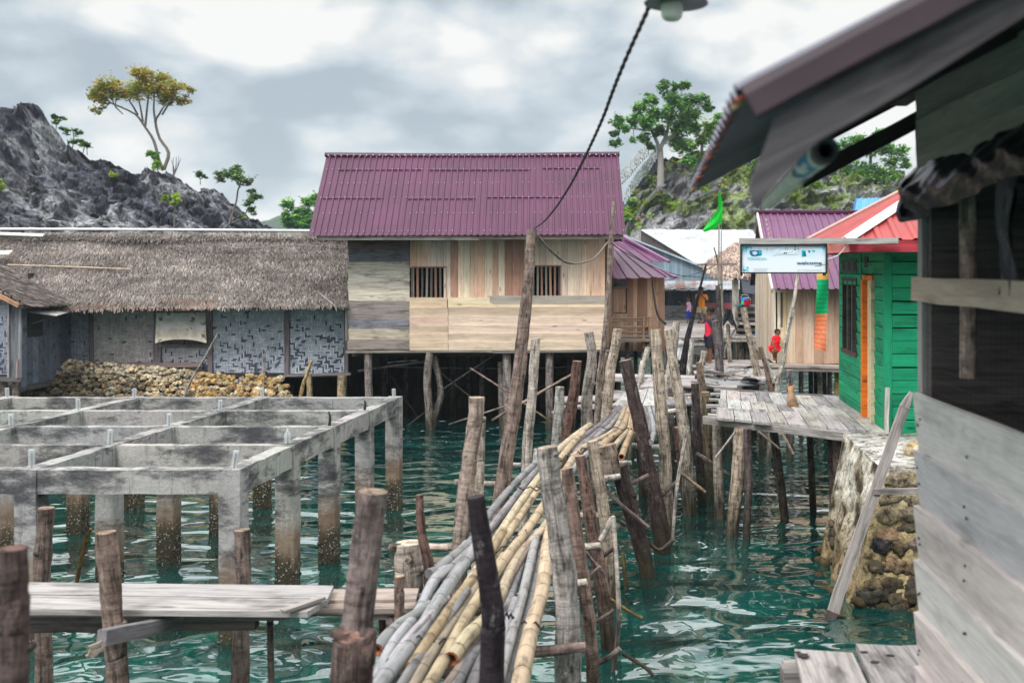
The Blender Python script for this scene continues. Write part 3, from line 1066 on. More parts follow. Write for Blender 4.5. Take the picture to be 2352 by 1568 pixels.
# ================================================================== BUILDINGS
def corr(mb, A, B, C_, D, pitch, amp, t, rows=5, screws=None, jit=.004, up=None, sine=False, vt=.05):
    """ribbed sheet: A-B top edge, D-C bottom edge; ribs run from top to bottom"""
    A, B, C_, D = V(A), V(B), V(C_), V(D)
    n = up if up is not None else (B - A).cross(D - A)
    n = V(n).normalized()
    if up is None and n.z < 0:
        n = -n
    wid = ((B - A).length + (C_ - D).length) / 2
    k = max(2, int(wid / pitch))
    prof = [(0, 0), (.5, 0), (.58, 1), (.80, 1), (.88, 0)] if not sine else [(x / 6, .5 + .5 * math.sin(2 * math.pi * x / 6)) for x in range(6)]
    xs = [((i + a) / k, h) for i in range(k) for a, h in prof] + [(1.0, 0)]
    vs, ts, gs = [], [], []
    sh = {}
    for r in range(rows + 1):
        fr = r / rows
        for x, h in xs:
            s = int(x * wid / .8)
            if s not in sh:
                sh[s] = 1 + R.uniform(-vt, vt)
            p = (A.lerp(B, x)).lerp(D.lerp(C_, x), fr)
            p = p + n * (h * amp + jit * noise.noise(p * 1.7))
            vs.append(p)
            ts.append(tuple(c * sh[s] for c in t))
            gs.append((fr * (D - A).length, x * wid, 0))
    w = len(xs)
    fs = [(r * w + i, r * w + i + 1, (r + 1) * w + i + 1, (r + 1) * w + i) for r in range(rows) for i in range(w - 1)]
    mb.add(vs, fs, gs, ts)
    mb.add([p - n * .006 for p in vs], [tuple(reversed(f)) for f in fs], gs, [tuple(c * .8 for c in tt) for tt in ts])
    if screws:
        for fr in screws:
            for i in range(k):
                if R.random() < .62:
                    x = (i + .69) / k
                    p = (A.lerp(B, x)).lerp(D.lerp(C_, x), fr + R.uniform(-.004, .004)) + n * (amp + .006)
                    mb.lathe([(.013, -.006), (.013, .006), (.004, .01)], p, 6, (.36, .33, .36), axis=n)


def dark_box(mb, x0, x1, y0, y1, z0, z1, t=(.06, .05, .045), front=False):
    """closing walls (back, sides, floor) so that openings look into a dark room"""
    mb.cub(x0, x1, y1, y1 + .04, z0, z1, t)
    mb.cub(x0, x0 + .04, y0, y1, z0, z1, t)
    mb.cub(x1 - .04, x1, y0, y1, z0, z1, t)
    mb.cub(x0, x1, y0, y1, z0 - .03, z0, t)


PURPLE = C(84, 37, 69)
WARM = [C(228, 190, 164), C(206, 164, 138), C(238, 210, 182), C(186, 142, 122), C(220, 180, 152), C(242, 216, 190), C(172, 130, 112), C(222, 198, 180)]
PALE = [C(236, 212, 190), C(226, 200, 176), C(244, 222, 202), C(214, 188, 166)]
GREYW = [C(150, 142, 132), C(128, 120, 114), C(168, 160, 150), C(110, 104, 102)]


def vboards(mb, u0, u1, v0, v1, Y, skip=(), tints=WARM, wmin=11, wmax=19, th=.022):
    """vertical boards; skip = (ua, ub, vtop, vbottom) openings"""
    u = u0
    while u < u1 - 1:
        w = min(R.uniform(wmin, wmax), u1 - u)
        if u1 - (u + w) < 5:
            w = u1 - u
        t = var(R.choice(tints), .1)
        dy = R.uniform(-.006, .006)
        spans = [(v0, v1)]
        for (ua, ub, va, vb) in skip:
            if u + w * .5 > ua and u + w * .5 < ub:
                spans = [s for s in ((v0, va), (vb, v1)) if s[1] - s[0] > 2]
        for (a, b2) in spans:
            p0, p1 = P(u + w / 2, b2, Y + dy), P(u + w / 2, a, Y + dy)
            mb.beam(p0, p1, (w - .35) * Y / F, th, t, up=(0, 1, 0), seg=2, jit=.002)
        u += w


# ------------------------------------------------------------------ plank house with the purple roof
Yw = 21.0
hx0, hx1 = P(800, 0, Yw).x, P(1396, 0, Yw).x
root = thing('plank_house', 'big plank house on stilts with long purple ribbed roof and two barred windows', 'house', ((hx0 + hx1) / 2, Yw, 0))
rf = MB()
A, B2 = P(750, 357, 22.3), P(1421, 355, 22.3)
D, C2 = P(708, 542, 20.25), P(1437, 539, 20.25)
corr(rf, A, B2, C2, D, .128, .022, PURPLE, 10, screws=(.03, .2, .38, .56, .75, .96), vt=.05)
back = [V((A.x, 24.6, D.z)), V((B2.x, 24.6, D.z))]
corr(rf, A, B2, back[1], back[0], .25, .02, PURPLE, 2)
roof = rf.build('roof', M_ROOF, root)
q = MB()
for fr, x0, x1 in ((.205, .05, .33), (.21, .36, .70), (.19, .74, .93), (.565, .02, .22), (.575, .30, .52), (.56, .55, .80)):
    n_ = (B2 - A).cross(D - A).normalized()
    n_ = n_ if n_.z > 0 else -n_
    pa, pb = A.lerp(B2, x0).lerp(D.lerp(C2, x0), fr) + n_ * .012, A.lerp(B2, x1).lerp(D.lerp(C2, x1), fr) + n_ * .012
    q.beam(pa, pb, .012, .022, tuple(x * .90 for x in PURPLE), up=n_, seg=6, jit=.003)
q.build('sheet_lap', M_ROOF, roof)
rc = MB()
rc.tube([A + V((-.02, -.03, .01)), (A + B2) / 2 + V((0, -.03, -.02)), B2 + V((.02, -.03, .01))], .055, 8, tuple(x * .75 for x in PURPLE), .06, sub=10)
for k in range(46):
    p = A.lerp(B2, (k + .5) / 46) + V((0, -.085, -.01))
    rc.lathe([(.014, 0), (.014, .012)], p, 6, (.6, .58, .6), axis=(0, -1, .2))
rc.build('ridge_cap', M_ROOF, roof)
fb = MB()
fb.beam(P(728, 546, 20.33), P(1100, 546.5, 20.33), .04, .085, C(168, 158, 150), seg=6, jit=.004)
fb.beam(P(1100, 545.5, 20.34), P(1432, 544, 20.33), .04, .085, C(146, 132, 122), seg=6, jit=.004)
fb.build_each('fascia_board', M_OLDWOOD, root)
gb = MB()
for s, x in ((-1, hx0 + .02), (1, hx1 - .02)):
    gb.slab([V((x, Yw, D.z - .05)), V((x, 24.2, D.z - .05)), V((x, 22.4, A.z - .1))], .03, C(120, 100, 88), nrm=(-s, 0, 0))
gb.cub(hx0, hx1, 24.2, 24.24, 1.7, D.z + .1, (.05, .045, .04))
gb.cub(hx0, hx0 + .03, Yw + .05, 24.2, 1.7, D.z + .05, C(120, 108, 98))
gb.cub(hx1 - .03, hx1, Yw + .05, 24.2, 1.7, D.z + .05, C(150, 122, 104))
gb.cub(hx0 + .05, hx1 - .05, Yw + .1, 24.15, 1.60, 1.67, (.06, .05, .045))
gb.build('house_body', M_OLDWOOD, root)
wb = MB()
W1, W2 = (945, 1026, 615, 684), (1221, 1289, 612, 679)
vboards(wb, 942, 1390, 546, 690, Yw, (W1, W2))
wb.build('upper_boards', M_NEWWOOD, root)
lb = MB()
edges = [690, 706, 727, 747, 766, 785, 803]
z_of = lambda v: P(0, v, Yw - .03).z
for k in range(6):
    a, b3 = edges[k], edges[k + 1]
    for (u0, u1, dv) in ((941, 1029, 1.5), (1030, 1389, 0)):
        if k == 0:
            continue
        t = var(R.choice(PALE), .09)
        lb.beam(P(u0, (a + b3) / 2 + dv, Yw - .045), P(u1, (a + b3) / 2 + dv + R.uniform(-1.2, 1.2), Yw - .045), .022, (b3 - a + 2.4) * Yw / F, t, up=(0, -.20, 1), seg=6, jit=.003)
for (u0, u1, v0, v1, t) in ((941, 1027, 683, 707, C(222, 196, 166)), (1029, 1125, 683, 697, C(238, 220, 186)), (1122, 1389, 679, 700, C(176, 166, 154)), (1029, 1130, 696, 706, C(232, 210, 176)), (1130, 1389, 699, 708, C(236, 214, 180))):
    lb.beam(P(u0, (v0 + v1) / 2, Yw - .04), P(u1, (v0 + v1) / 2, Yw - .04), .022, (v1 - v0) * Yw / F, t, up=(0, -.08, 1), seg=5, jit=.003)
lb.build('clapboards', M_NEWWOOD, root)
ob = MB()
rowsv = [(558, 572, C(112, 92, 84)), (572, 602, C(108, 108, 114)), (602, 623, C(186, 176, 162)), (623, 645, C(200, 192, 178)), (645, 668, C(196, 186, 174)), (668, 690, C(226, 214, 194)), (690, 712, C(160, 148, 142)),
         (712, 734, C(154, 144, 138)), (734, 756, C(142, 140, 146)), (756, 780, C(200, 186, 166)), (780, 803, C(158, 146, 138)), (547, 558, C(96, 84, 76))]
for (a, b3, t) in rowsv:
    ob.beam(P(801 - R.uniform(0, 4), (a + b3) / 2, Yw - .02), P(941, (a + b3) / 2 + R.uniform(-1.5, 1.5), Yw - .02), .025, (b3 - a + .6) * Yw / F, t, up=(0, -.16, 1), seg=5, jit=.004)
ob.beam(P(796, 803 - 20, Yw - .045), P(796, 690, Yw - .045), .05, .03, C(120, 116, 116), up=(0, 1, 0))
ob.build('weathered_boards', M_OLDWOOD, root)
for (ua, ub, va, vb), cols in ((W1, WARM), (W2, WARM)):
    wm = MB()
    n = 8 if ub - ua > 70 else 7
    for k in range(n):
        u = ua + 4 + (ub - ua - 8) * k / (n - 1)
        wm.beam(P(u, vb, Yw + .01), P(u + R.uniform(-1, 1), va, Yw + .01), R.uniform(4.2, 5.4) * Yw / F, .03, tuple(x * .7 for x in var(R.choice(GREYW + WARM[3:7:3]), .12)), up=(0, 1, 0), seg=2, jit=.002)
    wm.beam(P(ua, va - 1.5, Yw - .02), P(ub, va - 1.5, Yw - .02), .03, .03, C(140, 110, 92))
    wm.beam(P(ua + .8, va, Yw - .015), P(ua + .8, vb, Yw - .015), .016, .03, C(130, 96, 80), up=(0, 1, 0))
    wm.beam(P(ub - .8, va, Yw - .015), P(ub - .8, vb, Yw - .015), .016, .03, C(180, 150, 128), up=(0, 1, 0))
    wm.build('window', M_NEWWOOD, root)
bm_ = MB()
bm_.beam(P(795, 808, Yw - .08), P(1130, 806, Yw - .08), .06, .045, C(140, 130, 124), seg=5, jit=.004)
bm_.beam(P(1130, 808, Yw - .05), P(1402, 805, Yw - .05), .06, .05, C(120, 112, 110), seg=5, jit=.004)
for y in (Yw + .3, Yw + 1.2, Yw + 2.2):
    bm_.beam((hx0, y, 1.56), (hx1, y, 1.56), .1, .08, C(70, 64, 60), seg=4, jit=.004)
bm_.build_each('floor_beam', M_OLDWOOD, root)


def stilt(par, pts, Y, r0, r1, t, name='stilt', mat=None, n=8, rough=.1):
    q = MB()
    pp = [P(u, v, Y) for u, v in pts]
    e = pp[-1].copy()
    d = (pp[-1] - pp[-2]).normalized()
    if e.z > -1.3:
        pp.append(e + d * ((e.z + 1.4) / max(.2, -d.z)))
    k = len(pp)
    q.tube(pp, [(r0 + (r1 - r0) * i / (k - 1)) * Y / F for i in range(k)], n, t, rough, sub=4)
    return q.build(name, mat or M_BARK, par, smooth=True)


for pts, Y, r in (([(845, 806), (847, 905)], 21.0, 9), ([(988, 806), (981, 868), (985, 940), (987, 985)], 20.95, 9), ([(997, 818), (1012, 900), (998, 960)], 21.2, 7), ([(1163, 806), (1166, 900), (1162, 990)], 21.1, 10),
                  ([(1150, 830), (1155, 990)], 21.4, 8), ([(1262, 808), (1262, 980)], 21.1, 9), ([(1390, 808), (1388, 960)], 21.0, 9), ([(885, 812), (884, 950)], 23.5, 7), ([(1040, 812), (1041, 950)], 23.6, 7),
                  ([(1108, 812), (1106, 950)], 22.6, 6), ([(1215, 812), (1213, 950)], 23.4, 7), ([(1310, 812), (1313, 950)], 22.8, 8), ([(1345, 812), (1342, 950)], 23.5, 8), ([(930, 812), (933, 950)], 24, 6), ([(1075, 812), (1075, 950)], 24, 5)):
    far = Y > 22
    stilt(root, pts, Y, r, r, var(C(120, 108, 104, .6) if far else C(150, 138, 132, .8), .15))
for (a, b3, Y, r, t) in (((822, 852), (1010, 826), 21.3, 6, C(80, 74, 74)), ((1000, 905), (1140, 812), 21.2, 4, C(72, 68, 70)), ((935, 978), (1050, 880), 21.6, 3.5, C(64, 60, 62)), ((1005, 850), (1105, 930), 21.5, 4, C(76, 70, 70)),
                         ((1080, 845), (1175, 905), 20.7, 4, C(150, 124, 120)), ((1175, 905), (1285, 982), 20.7, 4.5, C(150, 130, 112)), ((1030, 975), (1180, 925), 20.3, 4, C(140, 120, 112)), ((1130, 965), (1330, 850), 20.2, 6, C(150, 130, 118)),
                         ((880, 842), (1150, 846), 22.0, 3, C(110, 110, 116)), ((960, 828), (890, 833), 21.5, 2.5, C(190, 190, 190)), ((1200, 845), (1330, 840), 22.0, 3, C(120, 120, 124)), ((890, 850), (960, 960), 22, 3, C(60, 56, 58)),
                         ((1220, 900), (1360, 812), 22.3, 4, C(66, 60, 60))):
    q = MB()
    q.tube([P(*a, Y), P((a[0] + b3[0]) / 2 + R.uniform(-3, 3), (a[1] + b3[1]) / 2 + R.uniform(-2, 3), Y), P(*b3, Y)], [r * .5 * Y / F, r * .55 * Y / F, r * .45 * Y / F], 7, t, .1, sub=4)
    q.build('brace', M_BARK, root, smooth=True)
sc = MB()  # back planks, carried across the full width to keep the underfloor dark
u = 790
while u < 1420:
    w = R.uniform(12, 24)
    if R.random() < .93:
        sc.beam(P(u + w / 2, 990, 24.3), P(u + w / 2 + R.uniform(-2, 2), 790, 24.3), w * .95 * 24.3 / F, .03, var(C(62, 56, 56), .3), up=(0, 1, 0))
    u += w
sc.cub(P(785, 0, 24.5).x, P(1425, 0, 24.5).x, 24.4, 24.5, -1.2, 1.6, (.03, .028, .028))  # dark sheet added behind to block light between the planks
sc.build('underfloor_shade_screen', M_OLDWOOD, root)

# ------------------------------------------------------------------ thatched house with woven walls
Yt = 21.7
root = thing('thatched_house', 'long low house with shaggy palm thatch roof and woven bamboo walls', 'house', P(455, 840, Yt))
E0, E1 = P(40, 707, 20.9), P(798, 702, 20.9)
R0, R1 = P(-90, 531, 23.5), P(806, 533, 23.5)
E0 = P(-110, 709, 20.9)
th = MB()
th.slab([E0 + V((0, .12, -.02)), E1 + V((0, .12, -.02)), R1 + V((0, .0, -.1)), R0 + V((0, 0, -.1))], .06, C(88, 80, 74), nrm=(0, .55, -.8))
slope = ((R0 + R1) / 2 - (E0 + E1) / 2).normalized()
nrm = V((0, -slope.z, slope.y))
rows = 30
THT = [C(122, 114, 108), C(102, 94, 90), C(138, 130, 125), C(86, 78, 76), C(114, 104, 97), C(158, 150, 143), C(94, 87, 85)]
for r in range(rows):
    f = (r + .2) / rows
    n = 760
    for k in range(n):
        x = (k + R.random()) / n
        p = E0.lerp(E1, x).lerp(R0.lerp(R1, x), f + R.uniform(-.014, .014))
        pn = noise.fractal(V((p.x * .8, f * 5, 2)), 1, 2, 4)
        rag = max(0, noise.noise(V((p.x * .55, f * 7, 9))))
        L = R.uniform(.10, .19) * (1 + .7 * rag) * (1.5 if r in (27, 28) else 1)
        lift = R.uniform(.015, .05) + .07 * rag * R.random() + (.07 if r in (27, 28) else 0)
        w = R.uniform(.006, .014)
        t = var(mixt(R.choice(THT), THT[0], .3), .15)
        crs = noise.noise(V((p.x * .45, r * 1.37, 4)))
        t = tuple(c * (0.95 + .5 * pn + .42 * crs) for c in t)
        if r < 3 and p.x < E0.x + 5.5:
            t = mixt(t, C(150, 112, 92), .28 * max(0, min(1, .5 + 1.6 * noise.noise(V((p.x * .9, r * .8, 1))))))
        sx = R.uniform(-.05, .05)
        a = p + nrm * .02
        tip = p - slope * L + nrm * lift + V((sx, 0, -.01))
        th.add([a + V((-w, 0, 0)), a + V((w, 0, 0)), tip + V((w * .6, 0, 0)), tip + V((-w * .6, 0, 0))], [(0, 1, 2, 3)], [(0, 0, 0)] * 4, t)
roof = th.build('thatch_roof', M_THATCH, root)
for pts, r, t in (([(18, 608), (140, 612), (300, 618)], 3, C(205, 180, 158)), ([(125, 607), (178, 586)], 1.6, C(170, 160, 152)), ([(500, 562), (560, 570), (660, 563), (735, 566)], 1.3, C(160, 150, 146)),
                  ([(630, 632), (720, 630), (810, 645)], 1.5, C(168, 160, 156)), ([(727, 668), (765, 698)], 2, C(170, 162, 158)), ([(290, 678), (400, 672), (520, 676), (640, 672)], 1.3, C(150, 142, 138))):
    q = MB()
    pp = []
    for (u, v) in pts:
        f = (707 - v) / (707 - 531)
        pp.append(P(u, v, 20.9 + f * 2.6 - .12))
    q.tube(pp, r * 21.5 / F * .55, 5, t, sub=4)
    q.build('thatch_pole', M_BAMBOO, roof)
q = MB()
q.tube([P(-80, 526, 23.5), P(300, 527, 23.5), P(712, 530, 23.5)], .030, 10, (.80, .82, .83), sub=5)
q.tube([P(68, 526, 23.5), P(80, 526, 23.5)], .036, 10, (.60, .70, .68))
q.build('ridge_pipe', M_PLAIN, root, smooth=True)
q = MB()
q.beam(P(-80, 534, 23.2), P(100, 541, 23.2), .10, .03, (.66, .64, .60), up=(0, -.7, 1))
q.beam(P(-60, 583, 22.2), P(24, 580, 22.2), .18, .02, (.70, .66, .60), up=(0, -.6, 1))
q.build_each('ridge_plank', M_PLAIN, root)

WV = {0: [C(162, 166, 178), C(140, 144, 160), C(172, 172, 180), C(126, 130, 148)], 1: [C(190, 182, 178), C(174, 168, 168), C(204, 194, 188), C(160, 152, 154)],
      2: [C(172, 170, 178), C(152, 152, 162), C(188, 182, 180)], 3: [C(196, 202, 212), C(176, 184, 198), C(214, 218, 224), C(158, 166, 182)], 4: [C(200, 206, 216), C(178, 186, 200), C(218, 222, 228), C(162, 170, 186)]}


def woven(par, u0, u1, v0, v1, Y, pal, darkf, name='woven_wall', cell=3.3, seed=0, dirx=None, side=None):
    """twill matting: strips run over and under in steps"""
    q = MB()
    s = Y / F
    darkf *= .6
    nx, nz = int((u1 - u0) / cell), int((v1 - v0) / cell)
    rg = random.Random(seed)
    hc = {}
    for j in range(nz):
        for i in range(nx):
            hor = ((i + j) % 6) < 3
            key = ('h', j, (i + j) // 6) if hor else ('v', i, (i + j + 3) // 6)
            if key not in hc:
                z = 1 - j / nz
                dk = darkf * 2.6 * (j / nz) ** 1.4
                big = noise.noise(V((i * .09, j * .13, seed)))
                if rg.random() < dk + big * darkf * 1.2:
                    hc[key] = var(C(92, 96, 112) if darkf < .15 else C(82, 88, 102), .35, .05, rg)
                else:
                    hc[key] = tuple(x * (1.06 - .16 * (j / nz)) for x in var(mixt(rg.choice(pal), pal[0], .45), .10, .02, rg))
            c = hc[key]
            a, b4 = u0 + i * (u1 - u0) / nx, u0 + (i + 1) * (u1 - u0) / nx
            e, g = v0 + j * (v1 - v0) / nz, v0 + (j + 1) * (v1 - v0) / nz
            m1 = .35
            if hor:
                e += m1; g -= m1
            else:
                a += m1; b4 -= m1
            y = Y - (.006 if hor else .003)
            if side is None:
                pts = [P(a, g, y), P(b4, g, y), P(b4, e, y), P(a, e, y)]
            else:
                pts = [side(a, g, hor), side(b4, g, hor), side(b4, e, hor), side(a, e, hor)]
            q.add(pts, [(0, 1, 2, 3)], [(0, 0, 0)] * 4, c)
    if side is None:
        p0, p1 = P(u0, v1, Y), P(u1, v0, Y)
        q.cub(p0.x, p1.x, Y, Y + .03, p0.z, p1.z, C(66, 66, 76))
    else:
        q.slab([side(u0, v1, 0, .012), side(u1, v1, 0, .012), side(u1, v0, 0, .012), side(u0, v0, 0, .012)], .03, C(50, 54, 66), nrm=(-1, 0, 0))
    return q.build(name, M_MAT, par)


woven(root, 114, 206, 690, 832, Yt, WV[0], .04, seed=1)
woven(root, 215, 357, 690, 832, Yt, WV[1], .05, seed=2)
woven(root, 372, 480, 797, 848, Yt, WV[2], .25, seed=3)
woven(root, 357, 480, 690, 716, Yt, WV[2], .1, seed=33)
woven(root, 488, 654, 690, 856, Yt, WV[3], .20, seed=4)
woven(root, 664, 794, 690, 858, Yt, WV[4], .26, seed=5)
pst = MB()
for u, w, a, b3 in ((210, 9, 690, 834), (358, 10, 690, 838), (366, 8, 785, 840), (484, 10, 690, 856), (659, 11, 690, 862), (796, 9, 690, 858), (120, 6, 690, 836)):
    pst.beam(P(u, b3, Yt - .03), P(u + R.uniform(-2, 1), a, Yt - .03), w * Yt / F, .06, var(C(118, 108, 112), .12), up=(0, 1, 0), seg=3, jit=.005)
pst.build_each('wall_post', M_OLDWOOD, root)
rl = MB()
rl.beam(P(118, 838, Yt - .05), P(466, 838, Yt - .05), .07, .09, C(138, 122, 116), seg=4, jit=.006)
rl.beam(P(650, 862, Yt - .08), P(806, 858, Yt - .08), .07, .05, C(126, 118, 118), seg=3, jit=.006)
rl.beam(P(366, 794, Yt - .03), P(480, 795, Yt - .03), .06, .05, C(120, 112, 112))
rl.beam(P(366, 718, Yt - .03), P(480, 717, Yt - .03), .06, .05, C(120, 112, 112))
rl.build_each('wall_rail', M_OLDWOOD, root)
p0, p1 = P(100, 860, Yt), P(800, 690, Yt)
bx = MB()
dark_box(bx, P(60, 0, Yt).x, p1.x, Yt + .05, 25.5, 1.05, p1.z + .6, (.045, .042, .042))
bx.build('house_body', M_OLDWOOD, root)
win = MB()
for k in range(7):
    u = 378 + k * 15
    win.beam(P(u, 796, Yt + .02), P(u, 718, Yt + .02), .025, .02, C(92, 84, 82), up=(0, 1, 0))
wo_ = win.build('window', M_OLDWOOD, root)
fl = MB()
nx, nz = 26, 16
vs, ts = [], []
for j in range(nz + 1):
    for i in range(nx + 1):
        x, z = i / nx, j / nz
        sagv = 9 * (1 - (2 * x - 1) ** 2) * z
        u = 359 + 112 * x + (3 * z if x > .5 else -3 * z * (1 - x))
        v = 718 + 70 * z - sagv
        p = P(u, v, Yt - .06 - .30 * z)
        vs.append(p)
        bl = noise.fractal(V((x * 6, z * 4, 4)), 1, 2, 4)
        c = var(C(232, 226, 218) if z < .6 else C(220, 208, 190), .06)
        if bl > .45:
            c = C(120, 110, 104)
        ts.append(tuple(q * (1 + .25 * bl) for q in c))
w = nx + 1
fs = [(j * w + i, j * w + i + 1, (j + 1) * w + i + 1, (j + 1) * w + i) for j in range(nz) for i in range(nx)]
fl.add(vs, fs, [(0, 0, 0)] * len(vs), ts)
fl.add([p + V((0, .012, 0)) for p in vs], [tuple(reversed(f)) for f in fs], [(0, 0, 0)] * len(vs), [tuple(c * .5 for c in q) for q in ts])
fl.build('window_flap', M_MAT, root)
bx = MB()  # dark boards and backing added below the floor to block light from behind
u = 20
while u < 800:
    w_ = R.uniform(14, 26)
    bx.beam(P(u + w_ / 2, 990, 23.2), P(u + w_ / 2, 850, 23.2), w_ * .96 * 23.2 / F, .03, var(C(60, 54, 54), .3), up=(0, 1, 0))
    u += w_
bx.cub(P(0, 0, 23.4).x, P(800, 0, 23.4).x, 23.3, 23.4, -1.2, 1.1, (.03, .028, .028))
bx.build('underfloor_shade_screen', M_OLDWOOD, root)
for pts, r in (([(710, 860), (711, 910)], 7), ([(786, 862), (785, 908)], 11)):
    stilt(root, pts, 21.6, r, r, C(170, 150, 120), 'stilt')

# ------------------------------------------------------------------ small hut at the frame edge
root = thing('thatched_hut', 'small thatched hut with grey plank walls and a propped window sheet', 'hut', P(20, 865, 19.8))
N0, F0 = P(47, 698, 19.5), P(158, 692, 21.1)          # eave, near and far end
rise = V((-2.6, 0, 1.35))
hb = MB()
hb.slab([N0, F0, F0 + rise, N0 + rise], .09, C(120, 108, 100), nrm=(.4, 0, -.9))
sl = rise.normalized()
nn = V((-sl.z, 0, sl.x)) * -1
nn = V((sl.z, 0, -sl.x)) if V((sl.z, 0, -sl.x)).z > 0 else -V((sl.z, 0, -sl.x))
for r in range(20):
    for k in range(170):
        p = N0.lerp(F0, (k + R.random()) / 170) + rise * ((r + R.uniform(0, .8)) / 20)
        L = R.uniform(.12, .26)
        w = R.uniform(.01, .02)
        tip = p - sl * L + nn * R.uniform(.01, .05) + V((0, R.uniform(-.03, .03), 0))
        a = p + nn * .012
        hb.add([a + V((0, -w, 0)), a + V((0, w, 0)), tip + V((0, w * .5, 0)), tip + V((0, -w * .5, 0))], [(0, 1, 2, 3)], [(0, 0, 0)] * 4, var(R.choice(THT), .2))
hr = hb.build('thatch_roof', M_THATCH, root)
br = MB()
br.beam(N0 + V((0, -.05, -.03)), N0 + rise + V((0, -.05, -.03)), .05, .07, C(196, 150, 120), up=(0, 0, 1), seg=4, jit=.004)
for k in range(16):
    p = N0 + rise * (k / 16) + V((0, -.02, .03))
    br.beam(p, p + V((.03, -.06, .07)), .03, .03, C(110, 96, 86))
br.build('barge_board', M_WOOD, hr)
hw = MB()
Xw = P(47, 0, 19.9).x - .02
for k in range(9):
    y0 = 19.95 + k * .19
    hw.cub(Xw - .03, Xw, y0, y0 + .185, 1.05 if k > 0 else 1.0, 2.64 if not (1 <= k <= 3) else 2.0, var(C(98, 104, 118), .25))
    if 1 <= k <= 3:
        hw.cub(Xw - .03, Xw, y0, y0 + .185, 2.5, 2.64, var(C(84, 88, 98), .2))
hw.cub(Xw - 3, Xw - .05, 21.6, 21.64, 1.0, 2.5, (.05, .05, .05))
hw.cub(Xw - 3, Xw, 19.95, 21.6, .93, 1.0, (.09, .085, .085))
hw.build('plank_wall', M_OLDWOOD, root)
woven(root, -60, 20, 700, 860, 19.85, WV[0], .3, seed=8)
hp = MB()
hp.beam(P(32, 866, 19.8), P(34, 690, 19.8), 26 * 19.8 / F, .06, C(112, 112, 118), up=(0, 1, 0), seg=3, jit=.004)
hp.beam(P(46, 868, 19.78), P(47, 700, 19.78), 4 * 19.8 / F, .05, C(150, 152, 156), up=(0, 1, 0), seg=2, jit=.003)
hp.beam(P(20, 866, 19.76), P(20, 690, 19.76), 4 * 19.8 / F, .05, C(160, 150, 150), up=(0, 1, 0), seg=2, jit=.003)
hp.beam(P(39, 868, 19.7), P(40, 824, 19.7), 4 * 19.8 / F, .04, C(150, 130, 130), up=(0, 1, 0))
hp.beam(P(-60, 868, 19.75), P(50, 872, 19.75), .07, .08, C(104, 100, 102), seg=2, jit=.004)
hp.build_each('wall_post', M_OLDWOOD, root)
aw = MB()
aw.slab([P(46, 712, 20.2), P(64, 711, 20.9), P(160, 715, 20.9), P(128, 724, 20.2)], .02, C(190, 190, 186), nrm=(0, 0, -1))
aw.beam(P(76, 742, 20.8), P(140, 722, 20.6), .03, .03, C(120, 100, 92))
aw.build('propped_sheet', M_OLDWOOD, root)
for u, Y in ((8, 19.9), (36, 19.9), (-40, 20), (70, 21)):
    stilt(root, [(u, 868), (u + R.uniform(-3, 3), 930)], Y, 8, 8, C(120, 104, 98))

# ------------------------------------------------------------------ coral stone wall under the thatched house
sw = MB()
OCH = [C(208, 186, 150), C(188, 164, 126), C(224, 206, 176), C(166, 142, 108), C(200, 172, 128), C(150, 134, 112), C(216, 200, 172), C(150, 148, 142)]
topv = lambda u: interp([(50, 862), (90, 838), (130, 826), (190, 836), (300, 842), (380, 848), (450, 858), (560, 866), (640, 870), (668, 884)], u)
u = 50
rg = random.Random(5)
for row in range(13):
    u = 48 + rg.uniform(0, 8)
    while u < 668:
        r = rg.uniform(4.2, 8.0) * (1.25 if u > 430 else 1)
        v = topv(u) + row * 9.4 + rg.uniform(-4, 4)
        if v > topv(u) - 3:
            Y = 21.45 - row * .075 + rg.uniform(-.08, .06)
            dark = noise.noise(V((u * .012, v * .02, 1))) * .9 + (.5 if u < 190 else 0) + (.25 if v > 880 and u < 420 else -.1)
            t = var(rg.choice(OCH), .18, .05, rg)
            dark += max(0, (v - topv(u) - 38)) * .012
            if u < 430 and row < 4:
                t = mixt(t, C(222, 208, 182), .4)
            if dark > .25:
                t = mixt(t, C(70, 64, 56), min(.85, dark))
            if u > 430 and rg.random() < .45:
                t = mixt(t, C(196, 150, 66), .5)
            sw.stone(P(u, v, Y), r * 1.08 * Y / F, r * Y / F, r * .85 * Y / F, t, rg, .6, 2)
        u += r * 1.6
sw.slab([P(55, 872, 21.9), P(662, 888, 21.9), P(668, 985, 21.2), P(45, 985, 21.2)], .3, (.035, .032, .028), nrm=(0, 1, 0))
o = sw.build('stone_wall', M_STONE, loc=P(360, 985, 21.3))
tag(o, 'loose dry wall of ochre coral stones below the woven walls', 'wall')

# ------------------------------------------------------------------ green house at the landing
DZ = 1.45
Xg, Y0g, Y1g = 535 * 11.9 / F, 11.9, 14.74
root = thing('green_house', 'emerald green board house with red hipped roof and orange door frame', 'house', (Xg + 1, 13, DZ))
GRN = C(24, 148, 104)


def lz(u, v):
    Y = Xg * F / (u - U0)
    return P(u, v, Y)


